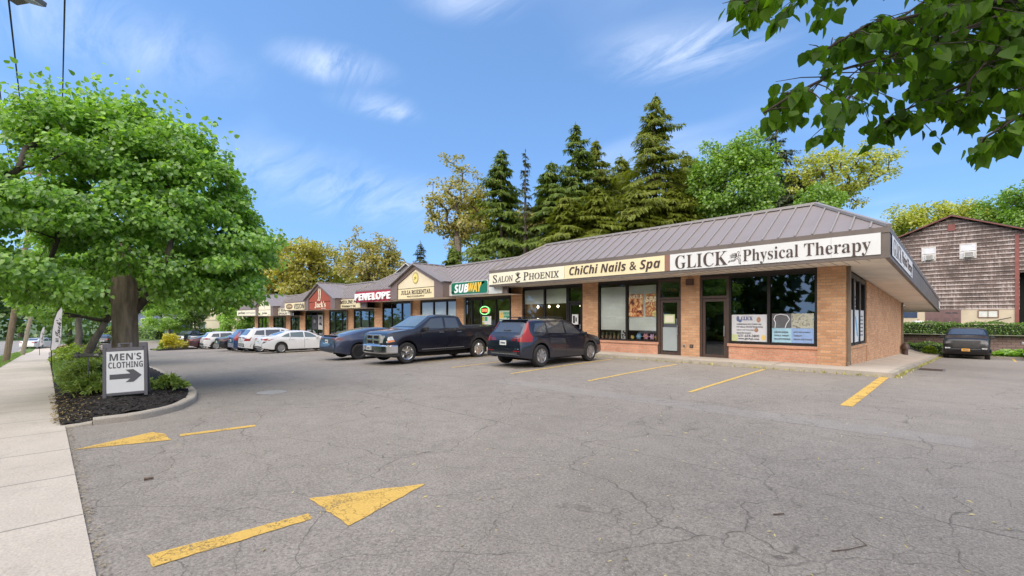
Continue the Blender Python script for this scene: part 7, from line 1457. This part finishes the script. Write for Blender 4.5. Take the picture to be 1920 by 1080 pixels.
spruce('broad drooping olive spruce between the pointed and tallest spruces', 1165, 58, 292, 112, 470, L_SPR2, 1.6, per=54)
spruce('drooping olive spruce at the maple side of the tallest spruce', 1288, 53, 288, 110, 450, L_SPR2, 1.6, per=54)
spruce('thin dark spruce poking up behind the maple', 1455, 60, 196, 62, 420, L_DSPR, 1.1, bare=.1, per=30)
spruce('dark spruce with long side limbs under the golden oak', 1488, 56, 318, 70, 430, L_DSPR, 1.2, per=26)
spruce('small thin spruce just left of the sparse oak', 788, 60, 455, 26, 520, L_DSPR, .8, per=16)
spruce('dark dense evergreen low behind the shop roof', 850, 46, 462, 34, 520, L_SPR, 1.6, per=30, name='evergreen_tree'); spruce('low dark evergreen spreading behind the roof near the thin spruce', 905, 47, 455, 50, 520, L_SPR, 1.6, per=30, name='evergreen_tree')
for px, yt, hw, lb in ((1195, 345, 95, 'left of the tallest spruce'), (1262, 350, 95, 'right of the tallest spruce'), (1060, 365, 80, 'under the dark pointed spruce'), (1120, 350, 90, 'under the narrower spruce')):
    spruce('low olive spruce filling in ' + lb, px, 46, yt, hw, 470, L_SPR2, 1.7, per=60)
# ---------------------------------------------------------------- hedges, shrubs and ground cover
def hedge(name, label, pts, w, h, z0, lm, size, dens, group=None, cat='hedge', rounded=.0):
    """clipped hedge along pts: an irregular solid core under a skin of leaves"""
    mb = MB(); V = []; Nn = []
    for (a, b) in zip(pts[:-1], pts[1:]):
        a, b = Vector(a), Vector(b); l = (b - a).length; x = (b - a) / l; y = Vector((-x.y, x.x))
        n = int(dens * l * (w + 2 * h)); 
        for _ in range(n):
            s = rnd.uniform(0, w + 2 * h); u = rnd.uniform(0, l); bump = .06 * math.sin(u * 2.1) + .04 * math.sin(u * 5.3 + s)
            if s < h: p = (u, -w / 2, s); o = (0, -1, 0)
            elif s < h + w: p = (u, s - h - w / 2, h + bump); o = (0, 0, 1)
            else: p = (u, w / 2, s - h - w); o = (0, 1, 0)
            if rnd.random() < .12: p = (rnd.choice((0, l)), rnd.uniform(-w / 2, w / 2), rnd.uniform(0, h)); o = (1 if p[0] else -1, 0, 0)
            q = a + x * p[0] + y * p[1]; V.append((q.x, q.y, z0 + p[2])); oo = x * o[0] + y * o[1]; Nn.append((oo.x, oo.y, o[2]))
    P = np.array(V) + NR.normal(0, .035, (len(V), 3)); O = np.array(Nn); D, U, L = rnd_leaves(P, O, size, .1, .8, .5)
    t = thing(name, label, cat, (P[:, 0].mean(), P[:, 1].mean(), z0), 0, group); off = np.array(t.location)
    leaf_mesh('foliage', P - off, D, U, L, .8, lm, t)
    core = MB()
    for (a, b) in zip(pts[:-1], pts[1:]): core.bar((a[0] - off[0], a[1] - off[1], h * .48), (b[0] - off[0], b[1] - off[1], h * .48), w - .14, h - .14)
    core.build('stems', mat('hedge_core', (.02, .032, .010), .95, var=.4, vs=8), t); return t
hedge('hedge', 'clipped green hedge along the top of the block retaining wall', [(-6, 48.1), (12, 48.1)], 1.1, .85, .42, L_HEDGE, .12, 190, 'clipped hedges by the barn')
hedge('hedge', 'lower clipped hedge at the foot of the block wall, left of the black pickup', [(-6, 45.9), (.4, 45.9)], 1., .72, -.98, L_HEDGE, .12, 190, 'clipped hedges by the barn')
a, b = at(196, 640, 90), at(262, 640, 92); hedge('hedge', 'lime green hedge behind the round-backed hatchback', [(a.x, a.y), (b.x, b.y)], 1.6, 2.3, -2.4, L_LIME, .3, 30, 'hedges at the end of the lot')
a, b = at(262, 640, 88), at(300, 640, 84); hedge('hedge', 'darker shaggy hedge right of the big trunk', [(a.x, a.y), (b.x, b.y)], 1.6, 2.0, -2.4, L_HEDGE, .3, 30, 'hedges at the end of the lot')
a, b = at(352, 640, 82), at(425, 640, 76); hedge('hedge', 'long low green hedge under the cream building', [(a.x, a.y), (b.x, b.y)], 1.5, 2.0, -2.3, L_HEDGE, .28, 30, 'hedges at the end of the lot')
def bush(name, label, c, rad, n, per, cr, size, lm, group=None, cat='shrub', shape='quad', up=0., droop=.2):
    t = thing(name, label, cat, c, 0, group); cl = clumps((0, 0, rad[2] * .55), rad, n, .35, bottom=-.4)
    leafcloud('foliage', cl, cr, per, size, lm, t, (0, 0, 0), shape, droop=droop); br = MB()
    for p in cl[::max(1, n // 14)]: br.tube([(0, 0, 0), tuple(p * .5 + np.array((0, 0, .1 * rad[2]))), tuple(p)], [.02, .014, .006], 5, False)
    br.build('stems', M_TWIG, t); return t
p = at(324, 655, 44); bush('yellow_shrub', 'bright yellow shrub on the far kerb island', (p.x, p.y, G(p)), (1.0, 1.0, .95), 44, 80, .28, .15, L_YEL); p = at(306, 655, 43.5); bush('shrub', 'low green shrub at the left foot of the yellow one', (p.x, p.y, G(p)), (.5, .5, .45), 16, 60, .2, .12, L_LIME)
structure(sheet('far_island', lin(-58.5, -52.5, .6), 6.2, 9.2, M_MULCH, .12, .5, skirt=.15))
p = at(92, 655, 29); bush('red_shrub', 'rust red shrub left of the near feather flag', (p.x, max(p.y, .2), G(p)), (.55, .55, .6), 26, 60, .2, .1, L_RED)
p = at(147, 657, 24); bush('shrub', 'brown twiggy shrub behind the slanting tree trunk', (p.x, max(p.y, .9), G(p) + .1), (.6, .6, .55), 26, 50, .2, .09, L_BROWN); p = at(150, 640, 30); bush('shrub', 'dark green rounded shrub behind the slanting trunk', (p.x, p.y, G(p)), (.9, .9, 1.0), 30, 70, .3, .14, L_DARK)
p = at(112, 668, 22); bush('shrub', 'light green low shrub at the foot of the near flag', (p.x, .35, mound(p.x, .35)), (1.6, .8, .42), 40, 60, .22, .1, L_LIME)
def juniper(label, x, y, rx, ry, h, n, m=L_JUN):
    """spreading juniper: arching sprays fanning out from the middle"""
    t = thing('juniper', label, 'shrub', (x, y, mound(x, y) - .03), 0, 'low junipers on the mulch'); P = []; D = []; st = MB()
    for k in range(n):
        a = rnd.uniform(0, 6.283); l = rnd.uniform(.35, 1.); e = np.array([rx * l * math.cos(a), ry * l * math.sin(a), 0]); hh = h * rnd.uniform(.45, 1.1) * (1 - .55 * l * l)
        pts = [e * s + np.array([0, 0, hh * math.sin(math.pi * (.12 + .62 * s)) ]) for s in np.linspace(.1, 1, 6)]
        if k % 3 == 0: st.tube([tuple(q) for q in pts], [.012, .01, .008, .006, .004, .003], 4, False)
        for q in range(26):
            s = rnd.uniform(.15, 1) * 5; i = min(4, int(s)); b = pts[i] + (pts[i + 1] - pts[i]) * (s - i); P.append(b + NR.normal(0, .02, 3)); d = pts[i + 1] - pts[i]; D.append(d / np.linalg.norm(d) + NR.normal(0, .55, 3) + np.array([0, 0, .35]))
    P = np.array(P); leaf_mesh('foliage', P, np.array(D), NR.normal(0, .5, P.shape) + np.array([0, 0, 1]), NR.uniform(.05, .12, len(P)), .38, m, t, 'needle', 0, .1); st.build('stems', M_TWIG, t); return t
juniper('broad spreading juniper left of the sandwich board', -14.35, .62, 1.25, .75, .42, 230); juniper('juniper mound farther back on the mulch by the sidewalk', -16.6, .5, 1.2, .7, .5, 200); juniper('juniper in front of the big trunk', -13.7, 1.0, .75, .6, .36, 130); juniper('small juniper tuft peeking out right of the sandwich board', -13.05, 1.72, .38, .38, .34, 70)
juniper('low juniper along the sidewalk beyond the big trunk', -19.4, .55, 1.6, .7, .5, 200); juniper('low juniper before the slanting tree', -22.6, .7, 1.5, .7, .45, 160)
t = thing('hosta_clump', 'bright green broad leaved hostas at the foot of the block wall', 'plant', (2.3, 45.4, -.98)); P = []; D = []
for q in range(420): a = rnd.uniform(0, 6.28); r = rnd.random() ** .5; P.append((1.35 * r * math.cos(a), .7 * r * math.sin(a), rnd.uniform(.1, .62) * (1.1 - r * .6))); D.append((math.cos(a), math.sin(a), .25))
leaf_mesh('foliage', np.array(P), np.array(D) + NR.normal(0, .3, (420, 3)), NR.normal(0, .3, (420, 3)) + np.array([0, 0, 1]), NR.uniform(.22, .36, 420), .7, L_LIGHT, t, 'heart', .2, .35); MB().tube([(0, 0, 0), (.2, .05, .3)], .02, 5).tube([(-.4, 0, 0), (-.6, .05, .3)], .02, 5).build('stems', M_TWIG, t)
for k, (x, y, r, lb) in enumerate(((4.6, 47.9, 1.0, 'yellow green shrub at the right end of the wall top hedge'), (-2.2, 43.2, .35, 'little green weed clump on the corner mulch bed'), (4.6, 46.2, .7, 'lime shrub spilling over the wall near the right edge'))): bush('shrub', lb, (x, y, .42 if y > 47 else -.9 if y > 44 else -.82), (r, r, r * .9), 24, 60, r * .3, .12, L_LIME)
# fallen leaves and catkins, mulch chips, grass tufts: uncountable
def scatter(name, pts, size, m, wd, zoff=.012, up=1.):
    P = np.array([(x, y, gz(x, y) + zoff) for x, y in pts]); n = len(P); D = NR.normal(0, 1, (n, 3)); D[:, 2] *= .15; U = NR.normal(0, .25, (n, 3)); U[:, 2] += up
    return tag(leaf_mesh(name, P, D, U, size * NR.uniform(.6, 1.3, n), wd, m, None), kind='stuff')
L_CAT = leafmat('fallen_catkin', (.42, .34, .08), (.62, .52, .22), .1, .06, 1.); L_CHIP = leafmat('mulch_chip', (.010, .008, .007), (.040, .030, .024), 0., .04, 1.); L_DRY = leafmat('dry_leaf', (.22, .15, .05), (.46, .34, .12), .1, .06, 1.)
pts = []
while len(pts) < 420:
    x, y = -9 + 12 * rnd.random(), .3 + 13 * rnd.random()
    if rnd.random() < .25 + .75 * math.exp(-((x + .3) ** 2 + (y - 4) ** 2) / 18): pts.append((x, y))
scatter('fallen_catkins', pts, .05, L_CAT, .3)
pts = [(-10.7 - 4.5 * rnd.random(), 0) for _ in range(5200)]; P = np.array([(x, y, mound(x, y) + .008) for x, y in ((x, ysw(x) - .1 + (isl_edge(x) - ysw(x)) * rnd.random()) for x, _ in pts)]); n = len(P)
tag(leaf_mesh('mulch_chips', P, NR.normal(0, 1, (n, 3)) * (1, 1, .3), NR.normal(0, .6, (n, 3)) + (0, 0, 1), NR.uniform(.02, .075, n), .4, L_CHIP, None), kind='stuff')
P = np.array([(x, y, mound(x, y) + .014) for x, y in ((-10.7 - 5 * rnd.random(), 0) for _ in range(900)) for y in [ysw(x) - .16 + abs(rnd.gauss(0, .32))]]); n = len(P)
tag(leaf_mesh('dry_leaves', P, NR.normal(0, 1, (n, 3)) * (1, 1, .25), NR.normal(0, .4, (n, 3)) + (0, 0, 1), NR.uniform(.02, .05, n), .6, L_DRY, None), kind='stuff')
P = np.array([(x, y, gz(x, y) + .03) for x, y in ((-16 - 60 * rnd.random() ** 1.6, rnd.uniform(-3.7, -1.6)) for _ in range(9000))]); P[:, 1] = np.minimum(P[:, 1], np.array([ysw(x) - 1.66 for x in P[:, 0]])); n = len(P)
tag(leaf_mesh('verge_grass', P, NR.normal(0, .5, (n, 3)) + (0, 0, 1), NR.normal(0, 1, (n, 3)), NR.uniform(.05, .13, n), .25, leafmat('grass_blade', (.08, .15, .02), (.17, .25, .05), .3), None, 'needle', 0, .3), kind='stuff')
P = np.array([(-1.5 + rnd.gauss(0, .06), y, gz(-1.5, y)) for y in (KY + 26 * rnd.random() ** 1.3 for _ in range(520))] + [(x, KY - .03 + rnd.gauss(0, .03), gz(x, KY)) for x in (-1.7 - 15 * rnd.random() for _ in range(500))]); n = len(P)
tag(leaf_mesh('kerb_weeds', P, NR.normal(0, .6, (n, 3)) + (0, 0, .7), NR.normal(0, 1, (n, 3)), NR.uniform(.03, .10, n), .4, leafmat('kerb_weed', (.14, .16, .03), (.32, .27, .09), .2), None, 'needle', 0, .3), kind='stuff')
P = np.array([(-10.9 - 30 * rnd.random() ** 1.5, 0, 0) for _ in range(3500)]); P[:, 1] = [ysw(x) + rnd.uniform(.0, .45) + (.9 if x > -17 else 0) * 0 for x in P[:, 0]]; P = P[P[:, 0] < -17.5]; P[:, 2] = [mound(x, y) for x, y in P[:, :2]]; n = len(P)
tag(leaf_mesh('island_grass', P, NR.normal(0, .5, (n, 3)) + (0, 0, 1), NR.normal(0, 1, (n, 3)), NR.uniform(.06, .16, n), .25, leafmat('grass_blade', (0, 0, 0), (0, 0, 0)), None, 'needle', 0, .3), kind='stuff')
# wooded slope across the street behind the viewer and beyond the barn: one far mass each, seen mostly as reflections and as green between the trunks
def wood(name, pts, lm, size, per):
    cl = [np.array((x + NR.normal(0, 1.5), y + NR.normal(0, 1.5), gz(max(-120, min(60, x)), y) + z)) for x, y, h in pts for z in np.arange(.6, h, 2.1)]
    o = leafcloud(name, cl, 2.3, per, size, lm, None, (0, 0, 0)); return tag(o, kind='stuff')
wood('roadside_wood', [(x, -19 + 3 * math.sin(x * .3), 11 + 4 * abs(math.sin(x * .21 + 1)) + 2. * math.sin(x * .5)) for x in np.arange(-66, 34, 2.4)], L_DARK, 1.25, 66)
wood('far_wood', [(-128 + 4 * math.sin(y), y, 9 + 3 * math.sin(y * .2)) for y in np.arange(-40, 75, 3.2)] + [(x, 78 + 3 * math.sin(x), 9 + 2 * math.sin(x * .3)) for x in np.arange(-124, 30, 3.6)] + [(x, 66 + 2 * math.sin(x), 7) for x in np.arange(-100, -8, 4.)], L_DARK, 1.1, 34)
